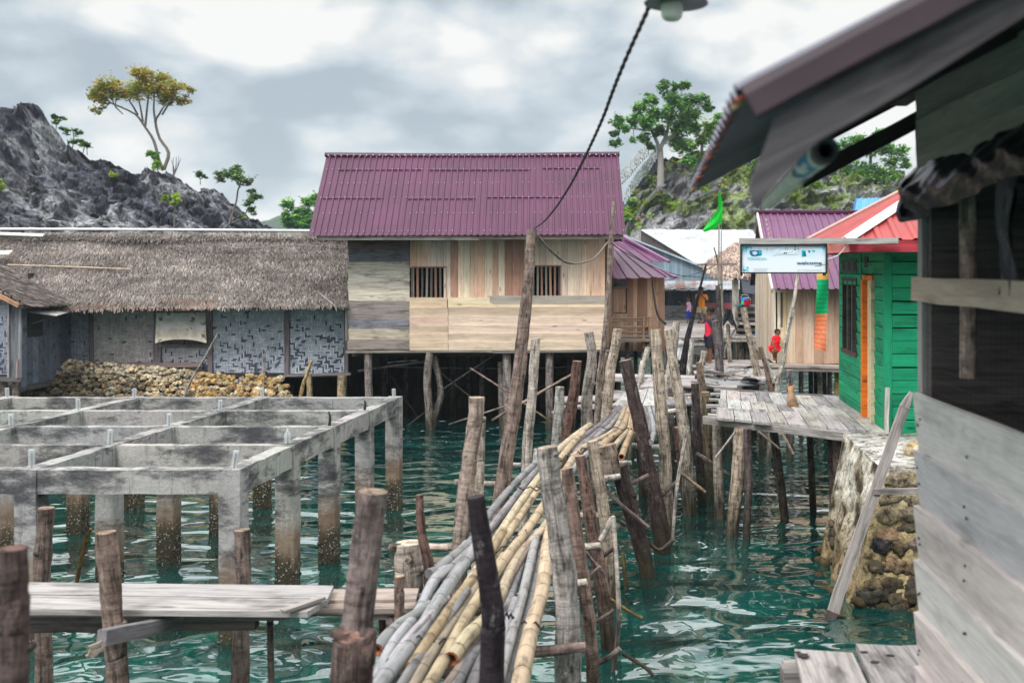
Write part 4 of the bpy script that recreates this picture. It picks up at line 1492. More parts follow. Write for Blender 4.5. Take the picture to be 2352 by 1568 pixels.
gw = MB()
zt = 3.66
nb = 14
hs = [(DZ - .02) + (zt - DZ) * k / nb for k in range(nb + 1)]
for k in range(nb):
    t = var(GRN, .09, .05)
    z0, z1 = hs[k] + .006, hs[k + 1] - .006 + R.uniform(-.008, .004)
    gw.beam((Xg + .07, Y0g - .008 - R.uniform(0, .006), (z0 + z1) / 2), (Xg + 3.6, Y0g - .008, (z0 + z1) / 2), .026, z1 - z0, t, up=(0, -.11, 1), seg=6, jit=.003)
fw = gw.build('front_wall', M_PAINTWOOD, root)
gw = MB()
yd = (Xg * F / (2012 - U0) - .0, Xg * F / (1989 - U0))
yw = (Xg * F / (1972 - U0), Xg * F / (1939 - U0))
for k in range(nb):
    z0, z1 = hs[k] + .006, hs[k + 1] - .005
    zc = (z0 + z1) / 2
    spans = [(Y0g + .07, Y1g)]

    def cut(spans, a, b5):
        out = []
        for s in spans:
            if b5 <= s[0] or a >= s[1]:
                out.append(s)
            else:
                if a > s[0]:
                    out.append((s[0], a))
                if b5 < s[1]:
                    out.append((b5, s[1]))
        return out
    if zc < 3.28:
        spans = cut(spans, yd[0], yd[1])
    if 2.23 < zc < 3.24:
        spans = cut(spans, yw[0], yw[1])
    for (a, b5) in spans:
        gw.beam((Xg - .008, a, zc), (Xg - .008 - R.uniform(0, .004), b5, zc), .026, z1 - z0, var(GRN, .09, .05), up=(-.11, 0, 1), seg=4, jit=.003)
gw.build('side_wall', M_PAINTWOOD, root)
gp = MB()
gp.beam((Xg + .02, Y0g + .02, DZ - .05), (Xg + .02, Y0g + .02, zt), .09, .09, var(GRN, .05), up=(0, 1, 0), seg=4, jit=.002)
gp.cub(Xg - .02, Xg + .05, Y1g, Y1g + .07, DZ, zt, GRN)
gp.cub(Xg - .035, Xg, yd[1] + .14, yd[1] + .2, 3.0, zt, var(GRN, .1))
gp.build_each('corner_post', M_PAINTWOOD, root)
gi = MB()
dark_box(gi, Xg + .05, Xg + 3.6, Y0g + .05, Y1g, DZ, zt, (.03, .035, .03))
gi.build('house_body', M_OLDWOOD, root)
dr = thing
q = MB()
for y in (yd[1] - .03, yd[0] + .03):
    q.cub(Xg - .066, Xg + .03, y - .055, y + .035, DZ + .0, 3.25, C(226, 120, 40) if y > yd[0] + .1 else C(214, 196, 160))
q.cub(Xg - .05, Xg + .03, yd[0], yd[1], 3.25, 3.31, C(220, 120, 44))
df_ = q.build('door_frame', M_PAINTWOOD, root)
q = MB()
for k in range(4):
    y = yd[0] + .07 + k * (yd[1] - yd[0] - .14) / 4
    q.cub(Xg + .0, Xg + .025, y, y + (yd[1] - yd[0] - .14) / 4 - .006, DZ + .02, 3.24, var(C(222, 200, 160), .08))
q.build('door', M_NEWWOOD, root)
q = MB()
wz0, wz1 = 2.24, 3.22
q.cub(Xg - .03, Xg + .02, yw[0], yw[0] + .05, wz0, wz1, C(52, 58, 54))
q.cub(Xg - .03, Xg + .02, yw[1] - .05, yw[1], wz0, wz1, C(52, 58, 54))
for k in (1, 2):
    y = yw[0] + (yw[1] - yw[0]) * k / 3
    q.cub(Xg - .025, Xg + .02, y - .025, y + .025, wz0, wz1, C(90, 92, 86))
q.cub(Xg - .045, Xg + .02, yw[0] - .03, yw[1] + .03, wz0 - .05, wz0, C(90, 60, 60))
q.cub(Xg - .035, Xg + .02, yw[0] - .03, yw[1] + .03, wz1, wz1 + .05, C(60, 66, 60))
wf = q.build('window', M_PAINTWOOD, root)
q = MB()
q.cub(Xg + .022, Xg + .03, yw[0], yw[1], wz0, wz1, (.012, .014, .016))
q.build('pane', M_GLASS, wf)
q = MB()
for k in range(3):
    y = yw[0] + .12 + k * (yw[1] - yw[0] - .24) / 2
    q.cub(Xg - .032, Xg - .024, y - .09, y + .09, 3.37, 3.49, (.006, .006, .006))
q.cub(Xg - .030, Xg - .022, yw[0] - .02, yw[1] + .02, 3.34, 3.52, C(44, 70, 60))
ym = (yd[0] + yd[1]) / 2 + .15
q.cub(Xg - .032, Xg - .024, ym - .1, ym + .1, 3.41, 3.55, (.006, .006, .006))
q.build_each('vent', M_DARK, root)
# roof
ex, ey0, ey1, ez = 449 * 11.35 / F, 11.35, 15.4, 3.725
ap = V((4.2, 13.4, 4.83))
RED = C(164, 62, 60)
q = MB()
cFL, cBL, cFR, cBR = V((ex, ey0, ez)), V((ex, ey1, ez)), V((6.2, ey0, ez)), V((6.2, ey1, ez))


def hip_face(mb, a, b6, apex, pitch, t, up):
    """triangular roof face; ribs run up the slope"""
    a, b6 = V(a), V(b6)
    L = (b6 - a).length
    ax = (b6 - a).normalized()
    foot = a + ax * (apex - a).dot(ax)
    rise_ = apex - foot
    n = int(L / pitch)
    up = V(up).normalized()
    for i in range(n):
        for f0, f1, h in ((0, .5, 0), (.5, .6, None), (.6, .85, 1), (.85, .95, -1), (.95, 1.0, 0)):
            pts = []
            for f, first in ((f0, 1), (f1, 0)):
                x = (i + f) / n * L
                d = (foot - a).length
                hh = x / d if x < d else (L - x) / max(1e-3, L - d)
                hh = max(0, min(1, hh))
                if h is None:
                    o_ = 0 if first else .022
                elif h == -1:
                    o_ = .022 if first else 0
                else:
                    o_ = .022 * h
                pts.append((a + ax * x + up * o_, a + ax * x + rise_ * hh + up * o_))
            tt = var(t, .03)
            mb.add([pts[0][0], pts[1][0], pts[1][1], pts[0][1]], [(0, 1, 2, 3)], [(0, 0, 0)] * 4, tt)
    mb.slab([a - up * .004, b6 - up * .004, apex - up * .004], .012, tuple(c * .6 for c in t), nrm=-up)


hip_face(q, cFL, cFR, ap, .2, RED, (0, -.55, .83))
hip_face(q, cBL, cFL, ap, .2, RED, (-.5, 0, .86))
hip_face(q, cFR, cBR, ap, .4, RED, (.5, 0, .86))
hip_face(q, cBR, cBL, ap, .4, RED, (0, .55, .83))
gr = q.build('roof', M_ROOF, root)
q = MB()
for c0 in (cFL,):
    d = (ap - c0)
    s = d.cross(V((0, 0, 1))).normalized()
    a0 = c0 - d * .03 + V((0, 0, .03))
    for sg in (-1, 1):
        q.slab([a0 + V((0, 0, .045)), ap + V((0, 0, .06)), ap + s * sg * .10 + V((0, 0, .0)), a0 + s * sg * .10 + V((0, 0, -.01))], .01, (.80, .81, .83), nrm=(0, 0, -1))
d = ap - cBL
q.tube([cBL + V((0, 0, .03)), ap + V((0, 0, .05))], .04, 6, C(206, 170, 160))
q.build('hip_cap', M_PLAIN, gr)
q = MB()
q.beam((ex + .02, ey0 + .02, ez - .075), (6.2, ey0 + .02, ez - .075), .03, .13, C(176, 60, 70), seg=3, jit=.003)
q.beam((ex + .02, ey0 + .02, ez - .075), (ex + .02, ey1, ez - .075), .03, .13, C(206, 120, 112), seg=3, jit=.003)
q.slab([V((ex + .05, ey0 + .05, ez - .12)), V((6.2, ey0 + .05, ez - .12)), V((6.2, ey1, ez - .12)), V((ex + .05, ey1, ez - .12))], .02, C(90, 40, 44), nrm=(0, 0, 1))
q.build('fascia_board', M_PAINTWOOD, gr)
q = MB()
q.beam(P(1698, 553.5, 11.2), P(2062, 553, 11.2), .06, 13 * 11.2 / F, C(172, 168, 164), seg=6, jit=.003)
q.beam(P(2000, 557, 11.26), P(2064, 556, 11.26), .05, .05, C(170, 140, 110))
q.build_each('sign_beam', M_OLDWOOD, root)
q = MB()
for k in range(6):
    stx = Xg + .3 + (k % 3) * 1.4
    q.cub(stx, stx + .14, Y0g + .4 + (k // 3) * 1.8, Y0g + .54 + (k // 3) * 1.8, -1.3, DZ - .02, C(110, 100, 96))
q.build_each('foundation_post', M_BARK, root)
stilt(root, [(1925, 1003), (1928, 1100)], 12.2, 14, 13, C(96, 82, 74), 'foundation_post')
stilt(root, [(1908, 1003), (1912, 1090)], 12.6, 9, 9, C(90, 78, 72), 'foundation_post')

# ------------------------------------------------------------------ plank house with purple roof behind the sign
Yp = 20.4
s = Yp / F
xl, xr, yb, zf = P(1782, 0, Yp).x, P(1782, 0, Yp).x + 4.2, 24.2, 3.4 - (835 - 616) * s
root = thing('gabled_plank_house', 'plank house with purple gable roof standing behind the welcome sign', 'house', (xl + 2, 22, zf))
ridge_z = 3.4 + 126 * 22.4 / F
q = MB()
eA, eB = P(1776, 664, 19.9), P(1776, 664, 19.9) + V((4.9, 0, 0))
rA, rB = P(1741, 491, 22.3), P(1741, 491, 22.3) + V((4.8, 0, 0))
corr(q, rA, rB, eB, eA, .16, .026, C(112, 70, 104), 6, screws=(.1, .4, .7, .93), vt=.09)
corr(q, rA, rB, eB + V((0, 4.8, 0)), eA + V((0, 4.8, 0)), .3, .02, PURPLE, 2)
pr = q.build('roof', M_ROOF, root)
q = MB()
q.beam(eA + V((-.02, -.02, -.03)), rA + V((-.02, 0, -.02)), .04, .11, C(222, 212, 200), up=(0, -.5, .8), seg=3, jit=.004)
q.tube([rA + V((0, 0, .03)), rB + V((0, 0, .03))], .05, 6, tuple(x * .75 for x in PURPLE))
q.build('barge_board', M_PAINTWOOD, pr)
q = MB()
vboards(q, 1806, 2060, 660, 835, Yp, tints=[C(206, 178, 152), C(192, 160, 136), C(214, 190, 164), C(184, 150, 128), C(210, 186, 160)], wmin=16, wmax=26)
q.build('front_boards', M_NEWWOOD, root)
q = MB()
y = Yp + .02
while y < yb - .1:
    w = R.uniform(.14, .22)
    top = 3.2 + (ridge_z - 3.25) * max(0, 1 - abs((y + w / 2) - 22.3) / 2.3)
    q.beam((xl - .01, y + w / 2, zf), (xl - .01, y + w / 2, top), .022, w - .006, var(R.choice([C(222, 204, 180), C(206, 184, 160), C(228, 214, 194)]), .08), up=(0, 1, 0), seg=2, jit=.003)
    y += w
q.build('gable_boards', M_NEWWOOD, root)
q = MB()
q.beam(P(1789, 833, Yp - .01), P(1789, 668, Yp - .01), 7 * s, .04, C(236, 222, 192), up=(0, 1, 0))
q.beam(P(1802, 833, Yp - .01), P(1802, 664, Yp - .01), 7 * s, .04, C(226, 200, 150), up=(0, 1, 0))
q.beam(P(1782, 668, Yp - .012), P(1806, 668, Yp - .012), .03, .05, C(226, 208, 178))
q.cub(P(1785, 0, Yp).x, P(1806, 0, Yp).x, Yp + .0, Yp + .03, zf, P(0, 752, Yp).z, C(236, 222, 194))
q.beam(P(1796.5, 752, Yp + .01), P(1796.5, 668, Yp + .01), 4 * s, .03, C(140, 126, 122), up=(0, 1, 0))
q.build('window', M_NEWWOOD, root)
q = MB()
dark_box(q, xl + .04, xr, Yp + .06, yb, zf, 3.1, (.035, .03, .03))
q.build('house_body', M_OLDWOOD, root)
q = MB()
q.beam(P(1760, 838, Yp - .25), P(2060, 846, Yp - .25), .4, .05, C(178, 166, 156), seg=4, jit=.005)
q.beam(P(1764, 846, Yp - .4), P(2060, 854, Yp - .4), .06, .07, C(134, 122, 116), seg=4, jit=.005)
q.build_each('floor_beam', M_OLDWOOD, root)
for u, Y, c in ((1815, 20.4, C(110, 100, 96)), (1840, 20.5, C(130, 120, 112)), (1862, 21.5, C(96, 88, 86)), (1882, 20.5, C(150, 136, 120)), (1893, 22, C(120, 104, 100)), (1906, 21.0, C(136, 128, 124)), (1922, 20.3, C(176, 136, 84)), (1778, 20.6, C(110, 100, 96)), (1874, 23, C(80, 74, 74))):
    stilt(root, [(u, 842), (u + R.uniform(-2, 2), 930)], Y, 5.5, 5.5, c)

# ------------------------------------------------------------------ smaller house with two tier purple roof
Ym = 23.4
s = Ym / F
root = thing('tiered_roof_house', 'plank house with two tier purple roof and bamboo rail porch', 'house', (P(1455, 0, Ym).x, Ym, 1.4))
q = MB()
corr(q, P(1380, 560, 25.4), P(1415, 557, 25.4), P(1545, 637, 22.9), P(1392, 641, 22.9), .19, .025, C(98, 56, 90), 8, screws=(.3, .62, .92), up=(0, -.6, .8))
corr(q, P(1380, 545, 26.6), P(1437, 543, 26.2), P(1527, 601, 24.9), P(1450, 603, 24.9), .19, .025, C(100, 58, 92), 5, up=(0, -.6, .8))
tr_ = q.build('roof', M_ROOF, root)
q = MB()
q.beam(P(1412, 572, 25.2), P(1552, 637, 22.85), .10, .05, C(124, 74, 116), seg=4, jit=.004)
q.beam(P(1430, 543, 26.1), P(1536, 601, 24.85), .10, .05, C(128, 78, 120), seg=4, jit=.004)
q.build_each('hip_cap', M_ROOF, tr_)
q = MB()
vboards(q, 1440, 1526, 634, 806, Ym, tints=[C(210, 176, 148), C(188, 150, 126), C(222, 196, 164), C(170, 132, 112)], wmin=9, wmax=15)
vboards(q, 1396, 1442, 720, 806, Ym, tints=[C(206, 176, 152), C(196, 162, 140)], wmin=10, wmax=16)
q.build('front_boards', M_NEWWOOD, root)
q = MB()
for k in range(4):
    u = 1411 + k * 7.4
    q.beam(P(u, 718, Ym + .02), P(u, 663, Ym + .02), 7 * s, .02, var(C(204, 168, 142), .1), up=(0, 1, 0))
q.beam(P(1396, 660, Ym - .02), P(1440, 660, Ym - .02), .04, .05, C(150, 146, 144))
q.beam(P(1408, 720, Ym - .02), P(1408, 640, Ym - .02), .05, .04, C(150, 146, 144), up=(0, 1, 0))
q.build('window', M_NEWWOOD, root)
q = MB()
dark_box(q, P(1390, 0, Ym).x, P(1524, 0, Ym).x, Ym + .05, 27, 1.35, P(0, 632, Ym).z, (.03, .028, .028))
q.beam(P(1524, 806, Ym + .05), P(1524, 634, Ym + .05), .05, .05, C(214, 186, 150), up=(0, 1, 0))
q.build('house_body', M_OLDWOOD, root)
q = MB()
Yr_ = 22.0
for v in (731, 737, 750, 762, 772):
    q.tube([P(1392, v + R.uniform(-2, 2), Yr_), P(1450, v + R.uniform(-2, 2), Yr_), P(1497, v + R.uniform(-1, 1), Yr_)], 2.0 * Yr_ / F, 6, var(C(150, 132, 116), .2), .05, sub=3)
for u, a, b3 in ((1478, 728, 800), (1402, 728, 775), (1492, 728, 775)):
    q.tube([P(u, b3, Yr_ - .05), P(u, a, Yr_ - .05)], 3 * Yr_ / F, 6, C(170, 140, 110))
q.build('porch_rail', M_BAMBOO, root, smooth=True)
q = MB()
for k in range(6):
    q.beam(P(1390, 783 - k, 21.9 + k * .24), P(1503, 782 - k, 21.9 + k * .24), .22, .03, var(C(134, 122, 116), .15), seg=3, jit=.004)
q.build('porch_floor', M_OLDWOOD, root)
for u, Y in ((1400, 22), (1440, 22.2), (1478, 22), (1500, 22.6), (1420, 23.4), (1460, 23.6)):
    stilt(root, [(u, 786), (u + R.uniform(-3, 3), 900)], Y, 5, 5, C(104, 94, 90))

# ------------------------------------------------------------------ far sheds and roofs
root = thing('zinc_shed', 'blue grey corrugated zinc shed sloping down behind the tiered roof house', 'shed', (P(1540, 0, 36).x, 36, 1.3))
q = MB()
Yz = 36
n = 40
for k in range(n):
    a, b3 = 1425 + k * 6.2, 1425 + (k + 1) * 6.2
    vt_ = 537 + (a - 1425) * .395
    if vt_ < 640:
        q.beam(P((a + b3) / 2, 645, Yz), P((a + b3) / 2, vt_, Yz), 6.0 * Yz / F, .03, var(C(128, 148, 162), .22), up=(0, 1, 0))
q.build('zinc_wall', M_ZINC, root)
q = MB()
q.slab([P(1425, 536, Yz - .2), P(1665, 632, Yz - .2), P(1665, 632, Yz - .2) + V((0, 5, 0)), P(1425, 536, Yz - .2) + V((0, 5, 0))], .05, C(176, 190, 198), nrm=(0, 0, -1))
q.build('roof', M_ZINC, root)

root = thing('white_roof_house', 'house under a broad white metal roof at the foot of the hillside', 'house', (P(1660, 0, 46).x, 46, 1.3))
q = MB()
corr(q, P(1470, 527, 48), P(1728, 528, 48), P(1790, 610, 43), P(1600, 607, 43), .5, .03, (.43, .45, .47), 4, vt=.03, up=(0, -.6, .8))
q.build('roof', M_ZINC, root)
q = MB()
q.cub(P(1620, 0, 43.4).x, P(1780, 0, 43.4).x, 43.4, 47.5, 1.4, 3.5, C(110, 100, 96))
q.slab([P(1472, 529, 48.2), P(1600, 605, 43.4), P(1600, 640, 43.4), P(1472, 640, 48.2)], .1, C(96, 84, 84), nrm=(0, 1, 0))
q.build('wall', M_OLDWOOD, root)

root = thing('rusty_shed', 'long low shed with rust streaked zinc roof behind the standing people', 'shed', (P(1610, 0, 40).x, 40, 1.3))
q = MB()
cA, cB, cC, cD = P(1500, 636, 43), P(1712, 634, 43), P(1714, 665, 40.8), P(1505, 666, 40.8)
for k in range(9):
    f0, f1 = k / 9, (k + 1) / 9 + .01
    t = R.choice([C(160, 166, 172), C(146, 150, 154), C(160, 112, 96), C(166, 170, 174), C(140, 118, 110), C(170, 174, 178)])
    corr(q, cA.lerp(cB, f0), cA.lerp(cB, f1), cD.lerp(cC, f1) + V((0, 0, R.uniform(-.05, .03))), cD.lerp(cC, f0), .2, .02, t, 3, up=(0, -.5, .85))
q.build('roof', M_RUST, root)
q = MB()
for k in range(44):
    a = 1508 + k * 4.6
    q.beam(P(a, 700, 41.0), P(a, 662, 41.0), 4 * 41.0 / F, .03, var(C(66, 70, 80), .35), up=(0, 1, 0))
for k, v in enumerate((706, 716, 726, 735, 745, 754)):
    q.beam(P(1505, v, 41.0), P(1712, v + R.uniform(-1, 1), 41.0), .04, 10 * 41.0 / F, var(C(142, 138, 138), .15), seg=3, jit=.01)
q.beam(P(1600, 703, 40.9), P(1692, 703, 40.9), .04, 15 * 41.0 / F, C(150, 80, 86))
q.cub(P(1508, 0, 41.1).x, P(1712, 0, 41.1).x, 41.1, 42.6, 1.2, 2.4, (.04, .04, .045))
q.build('wall', M_OLDWOOD, root)
q = MB()
for k in range(10):
    v0_ = 738 + k * 4.0
    Yk = 1.95 * 0 + (H - 1.32) * F / (v0_ - V0)
    q.beam(P(1515, v0_, Yk), P(1730, v0_ + R.uniform(-.6, .6), Yk), 1.25, .05, var(C(150, 144, 140), .15), seg=4, jit=.012)
q.build('porch_floor', M_OLDWOOD, root)
for u in (1530, 1560, 1600, 1640, 1680, 1710):
    stilt(root, [(u, 776), (u, 860)], 30.0, 4, 4, C(96, 88, 86))

root = thing('thatch_cookhouse', 'old cookhouse with hipped thatch roof and open shelf of household things', 'hut', (P(1720, 0, 28.5).x, 28.5, 1.35))
q = MB()
a1, a2, a3, a4 = P(1690, 559, 31.5), P(1790, 559, 31.5), P(1790, 632, 28.5), P(1640, 632, 28.5)
a5 = P(1611, 609, 31.5)
q.slab([a1, a2, a3, a4], .1, C(104, 92, 86), nrm=(0, .6, -.8))
q.slab([a5, a1, a4], .1, C(104, 92, 86), nrm=(.3, .4, -.8))
for k in range(2600):
    x, f = R.random(), R.random()
    p = a4.lerp(a3, x).lerp(a1.lerp(a2, x), f) if R.random() < .8 else a4.lerp(a5, x).lerp(a1, f)
    dwn = V((-.02, -.45, -.42)).normalized()
    w = R.uniform(.015, .03)
    o_ = V((0, -.03, .04))
    tip = p + dwn * R.uniform(.18, .34) + V((R.uniform(-.08, .08), -.05, .06))
    q.add([p + o_ + V((-w, 0, 0)), p + o_ + V((w, 0, 0)), tip + V((w, 0, 0)), tip + V((-w, 0, 0))], [(0, 1, 2, 3)], [(0, 0, 0)] * 4, var(R.choice([C(168, 148, 136), C(140, 120, 110), C(184, 166, 150), C(120, 104, 98)]), .18))
q.build('thatch_roof', M_THATCH, root)
q = MB()
Yc = 28.6
q.beam(P(1689, 752, Yc), P(1689, 636, Yc), 15 * Yc / F, .12, C(186, 180, 168), up=(0, 1, 0), seg=4, jit=.006)
for k in range(7):
    u = 1702 + k * 7
    q.beam(P(u, 755, Yc + .4), P(u, 636, Yc + .4), 6.4 * Yc / F, .03, var(C(150, 140, 138), .25), up=(0, 1, 0))
q.cub(P(1720, 0, Yc).x, P(1775, 0, Yc).x, Yc + .5, Yc + .55, 1.4, 3.4, (.05, .05, .055))
q.slab([P(1702, 640, Yc - .3), P(1742, 640, Yc - .3), P(1738, 676, Yc - .5), P(1706, 672, Yc - .5)], .03, C(80, 84, 92), nrm=(0, 1, 0))
q.build('wall', M_OLDWOOD, root)
q = MB()
q.beam(P(1739, 752, 27.2), P(1740.5, 662, 27.2), 8 * 27.2 / F, .05, C(210, 140, 84), up=(0, 1, 0))
q.build('door_post', M_NEWWOOD, root)
q = MB()
for v, c in ((703, C(136, 130, 130)), (716, C(160, 150, 140)), (731, C(120, 112, 110)), (741, C(186, 176, 168)), (756, C(110, 104, 104)), (770, C(150, 140, 134))):
    q.beam(P(1690, v, 27.4), P(1742, v + 1, 27.4), .5, .07, var(c, .1), seg=3, jit=.006)
q.beam(P(1692, 779, 26.8), P(1742, 781, 26.8), .6, .06, C(176, 166, 156), seg=3, jit=.008)
q.cub(P(1690, 0, 27.9).x, P(1742, 0, 27.9).x, 27.8, 27.85, 1.3, 2.4, (.05, .045, .045))
q.build_each('shelf', M_OLDWOOD, root)
for k in range(9):
    u = 1692 + k * 6.3
    stilt(root, [(u, 786), (u + R.uniform(-2, 2), 850)], 26.8 + R.uniform(-.1, .5), 3.2, 3.2, var(R.choice([C(110, 100, 96), C(140, 120, 90), C(90, 84, 84)]), .15))

root = thing('blue_roof_house', 'blue metal gable roof showing above the purple gable roof', 'house', (P(2010, 0, 42).x, 42, 1.3))
q = MB()
corr(q, P(1967, 456, 44), P(2120, 452, 44), P(2110, 496, 41.5), P(1957, 500, 41.5), .3, .03, C(48, 140, 214), 3)
q.build('roof', M_ROOF, root)
q = MB()
q.beam(P(1957, 501, 41.4), P(1967, 457, 44), .05, .14, C(30, 100, 160), seg=2)
q.cub(P(1965, 0, 42).x, P(2110, 0, 42).x, 42, 45, 1.3, P(0, 500, 42).z, C(120, 120, 124))
q.build('wall', M_PLAIN, root)

# ------------------------------------------------------------------ welcome sign hanging from the beam
Ys = 11.2
s = Ys / F
root = thing('hanging_sign', 'pale blue welcome sign board in black frame hanging from the house beam', 'sign', P(1799, 596, Ys))


def sp(x, y, d=0.0):
    """sign face coordinates 0..1 (x right, y down)"""
    return P(1704 + 192 * x, 564 + 61 * y, Ys) + V((0, -d, 0))


q = MB()
vs, ts = [], []
for j in range(13):
    for i in range(31):
        x, y = i / 30, j / 12
        vs.append(sp(x, y, .0))
        ts.append(mixt(C(176, 214, 232), C(224, 232, 240), min(1, y * 1.8 + .25 * noise.noise(V((x * 5, y * 3, 1))))))
q.add(vs, [(j * 31 + i, j * 31 + 31 + i, j * 31 + 32 + i, j * 31 + i + 1) for j in range(12) for i in range(30)], [(0, 0, 0)] * len(vs), ts)
q.slab([sp(0, 0, -.004), sp(0, 1, -.004), sp(1, 1, -.004), sp(1, 0, -.004)], .02, (.6, .62, .64), nrm=(0, 1, 0))
q.build('panel', M_PRINT, root)
q = MB()
BLK = (.012, .022, .03)
q.beam(sp(-.018, -.03), sp(1.018, -.03), .05, 3.6 * s, BLK)
q.beam(sp(-.018, 1.03), sp(1.018, 1.03), .05, 3.0 * s, BLK)
q.beam(sp(-.01, -.03), sp(-.01, 1.05), 3.6 * s, .05, BLK, up=(0, 1, 0))
q.beam(sp(1.01, -.03), sp(1.01, 1.05), 3.6 * s, .05, BLK, up=(0, 1, 0))
q.beam(sp(-.004, -.13), sp(-.004, 0), 5 * s, .04, BLK, up=(0, 1, 0))
q.beam(sp(1.0, -.13), sp(1.0, 0), 5 * s, .04, BLK, up=(0, 1, 0))
q.beam(sp(-.004, 1.02), sp(-.004, 1.14), 5 * s, .04, BLK, up=(0, 1, 0))
q.beam(sp(.985, 1.02), sp(.985, 1.13), 7 * s, .04, BLK, up=(0, 1, 0))
q.build('frame', M_DARK, root)
TEAL, DTEAL = C(30, 168, 172), C(16, 104, 138)
q = MB()


def spoly(pts, t, d=.003):
    q.poly([sp(x, y, d) for x, y in reversed(pts)], t)


# photo cut-outs and palm sprays
spoly([(.092, .18), (.238, .18), (.238, .36), (.17, .40), (.12, .40), (.092, .30)], DTEAL)
spoly([(.20, .20), (.236, .20), (.236, .32), (.205, .34)], TEAL, .005)
spoly([(.125, .24), (.150, .215), (.18, .24), (.185, .30), (.16, .36), (.13, .33)], C(190, 210, 226), .005)
spoly([(.715, .18), (.765, .18), (.755, .30), (.775, .40), (.715, .42)], TEAL)
spoly([(.735, .22), (.76, .24), (.77, .38), (.735, .38)], DTEAL, .005)
spoly([(.79, .18), (.82, .19), (.815, .26), (.80, .27)], DTEAL)
spoly([(.835, .18), (.875, .18), (.875, .23), (.85, .24)], TEAL)
for k in range(46):
    x = R.choice([R.uniform(.0, .08), R.uniform(.0, .16), R.uniform(.2, .36), R.uniform(.49, .56), R.uniform(.62, .68), R.uniform(.955, .995)])
    y = R.uniform(0, .10)
    L = R.uniform(.07, .22) * (1.6 if x < .07 else 1)
    spoly([(x, y), (x + .008, y), (x + R.uniform(-.012, .02), min(.5, y + L))], R.choice([TEAL, C(60, 160, 164), C(90, 190, 200), C(30, 130, 136)]), .002 + k * .00003)
for k in range(18):
    x, y = R.uniform(.004, .07), R.uniform(.76, .97)
    spoly([(x, y), (x + .02, y + .02), (x + .005, min(.99, y + .07))], R.choice([TEAL, C(60, 190, 200), C(90, 200, 206)]), .002 + k * .00003)
for k in range(22):
    x = .13 + .026 * k if k < 11 else .46 + .038 * (k - 11)
    spoly([(x, .05), (x + .018, .045), (x + .014, .12), (x - .004, .125)], C(232, 200, 208), .006)
spoly([(.93, .708), (.999, .704), (.999, .725), (.93, .727)], C(30, 130, 158))
spoly([(.872, .755), (.953, .75), (.953, .772), (.872, .776)], C(40, 140, 160))
for (x0, x1, y) in ((.14, .305, .885), (.14, .295, .948), (.66, .955, .93)):
    x = x0
    while x < x1:
        w = R.uniform(.004, .011)
        spoly([(x, y - .007), (x + w, y - .007), (x + w, y + .007), (x, y + .007)], C(90, 110, 120), .004)
        x += w + R.uniform(.002, .006)
q.build('artwork', M_PRINT, root)


def lettering(txt, x0, y0, x1, y1, t, mat, shear=0.0, d=.006, name='lettering', bold=.0):
    cu = bpy.data.curves.new('text', 'FONT')
    cu.body = txt
    cu.shear = shear
    cu.extrude = .0
    cu.offset = bold
    to = bpy.data.objects.new('text', cu)
    COL.objects.link(to)
    dg = bpy.context.evaluated_depsgraph_get()
    me = bpy.data.meshes.new_from_object(to.evaluated_get(dg))
    bpy.data.objects.remove(to)
    xs = [v.co.x for v in me.vertices]
    ys = [v.co.y for v in me.vertices]
    ax, bx_, ay, by = min(xs), max(xs), min(ys), max(ys)
    mb = MB()
    pts = [sp(x0 + (v.co.x - ax) / (bx_ - ax) * (x1 - x0), y1 - (v.co.y - ay) / (by - ay) * (y1 - y0), d) for v in me.vertices]
    mb.add(pts, [tuple(p.vertices) for p in me.polygons], [(0, 0, 0)] * len(pts), t)
    bpy.data.meshes.remove(me)
    bpy.data.curves.remove(cu)
    return mb.build(name, mat, root)


lettering('welcome', .655, .585, .955, .715, C(10, 84, 118), M_PRINT, bold=.02)
lettering('JUMLIS', .365, .175, .69, .375, (.80, .83, .86), M_PRINT, shear=.35, bold=.03)
lettering('TERSEDIA:', .062, .435, .30, .535, C(140, 208, 214), M_PRINT, bold=.02)

# ------------------------------------------------------------------ woven strip hanging beside the green house
q = MB()
Yh = 13.2
nx, nz = 12, 70
vs, ts = [], []
for j in range(nz + 1):
    for i in range(nx + 1):
        x, z = i / nx, j / nz
        v = 566 + (800 - 566) * z + 8 * x * max(0, z - .8) * 5
        u = 1874.5 + 27 * x + 2.5 * math.sin(z * 5) - 1.5 * z
        vs.append(P(u, v, Yh + .02 * math.sin(z * 9 + x * 3)))
        c = C(244, 184, 96) if v < 640 else (C(10, 176, 112) if v < 722 else C(244, 138, 96))
        if (j % 3 == 0) and (636 < v):
            c = tuple(k * .72 for k in c)
        ts.append(var(c, .12))
w = nx + 1
fs = [(j * w + i, j * w + w + i, j * w + w + i + 1, j * w + i + 1) for j in range(nz) for i in range(nx)]
q.add(vs, fs, [(0, 0, 0)] * len(vs), ts)
q.add([p + V((0, .012, 0)) for p in vs], [tuple(reversed(f)) for f in fs], [(0, 0, 0)] * len(vs), ts)
o = q.build('hanging_mat', M_PLAIN, loc=P(1888, 640, Yh))
tag(o, 'long woven strip in yellow, green and orange hanging beside the green house', 'mat')

# ------------------------------------------------------------------ concrete frame over the water
root = thing('concrete_frame', 'unfinished grey concrete beam grid on square columns in the water', 'foundation', (-5.5, 11.5, 0))
rowY = [9.118, 10.36, 11.56, 12.84, 14.14]


def colX(c, r):
    f = r / 4
    return (-3.84, -5.69, -7.54, -9.39)[c] + (.16, .14, .17, .22)[c] * f


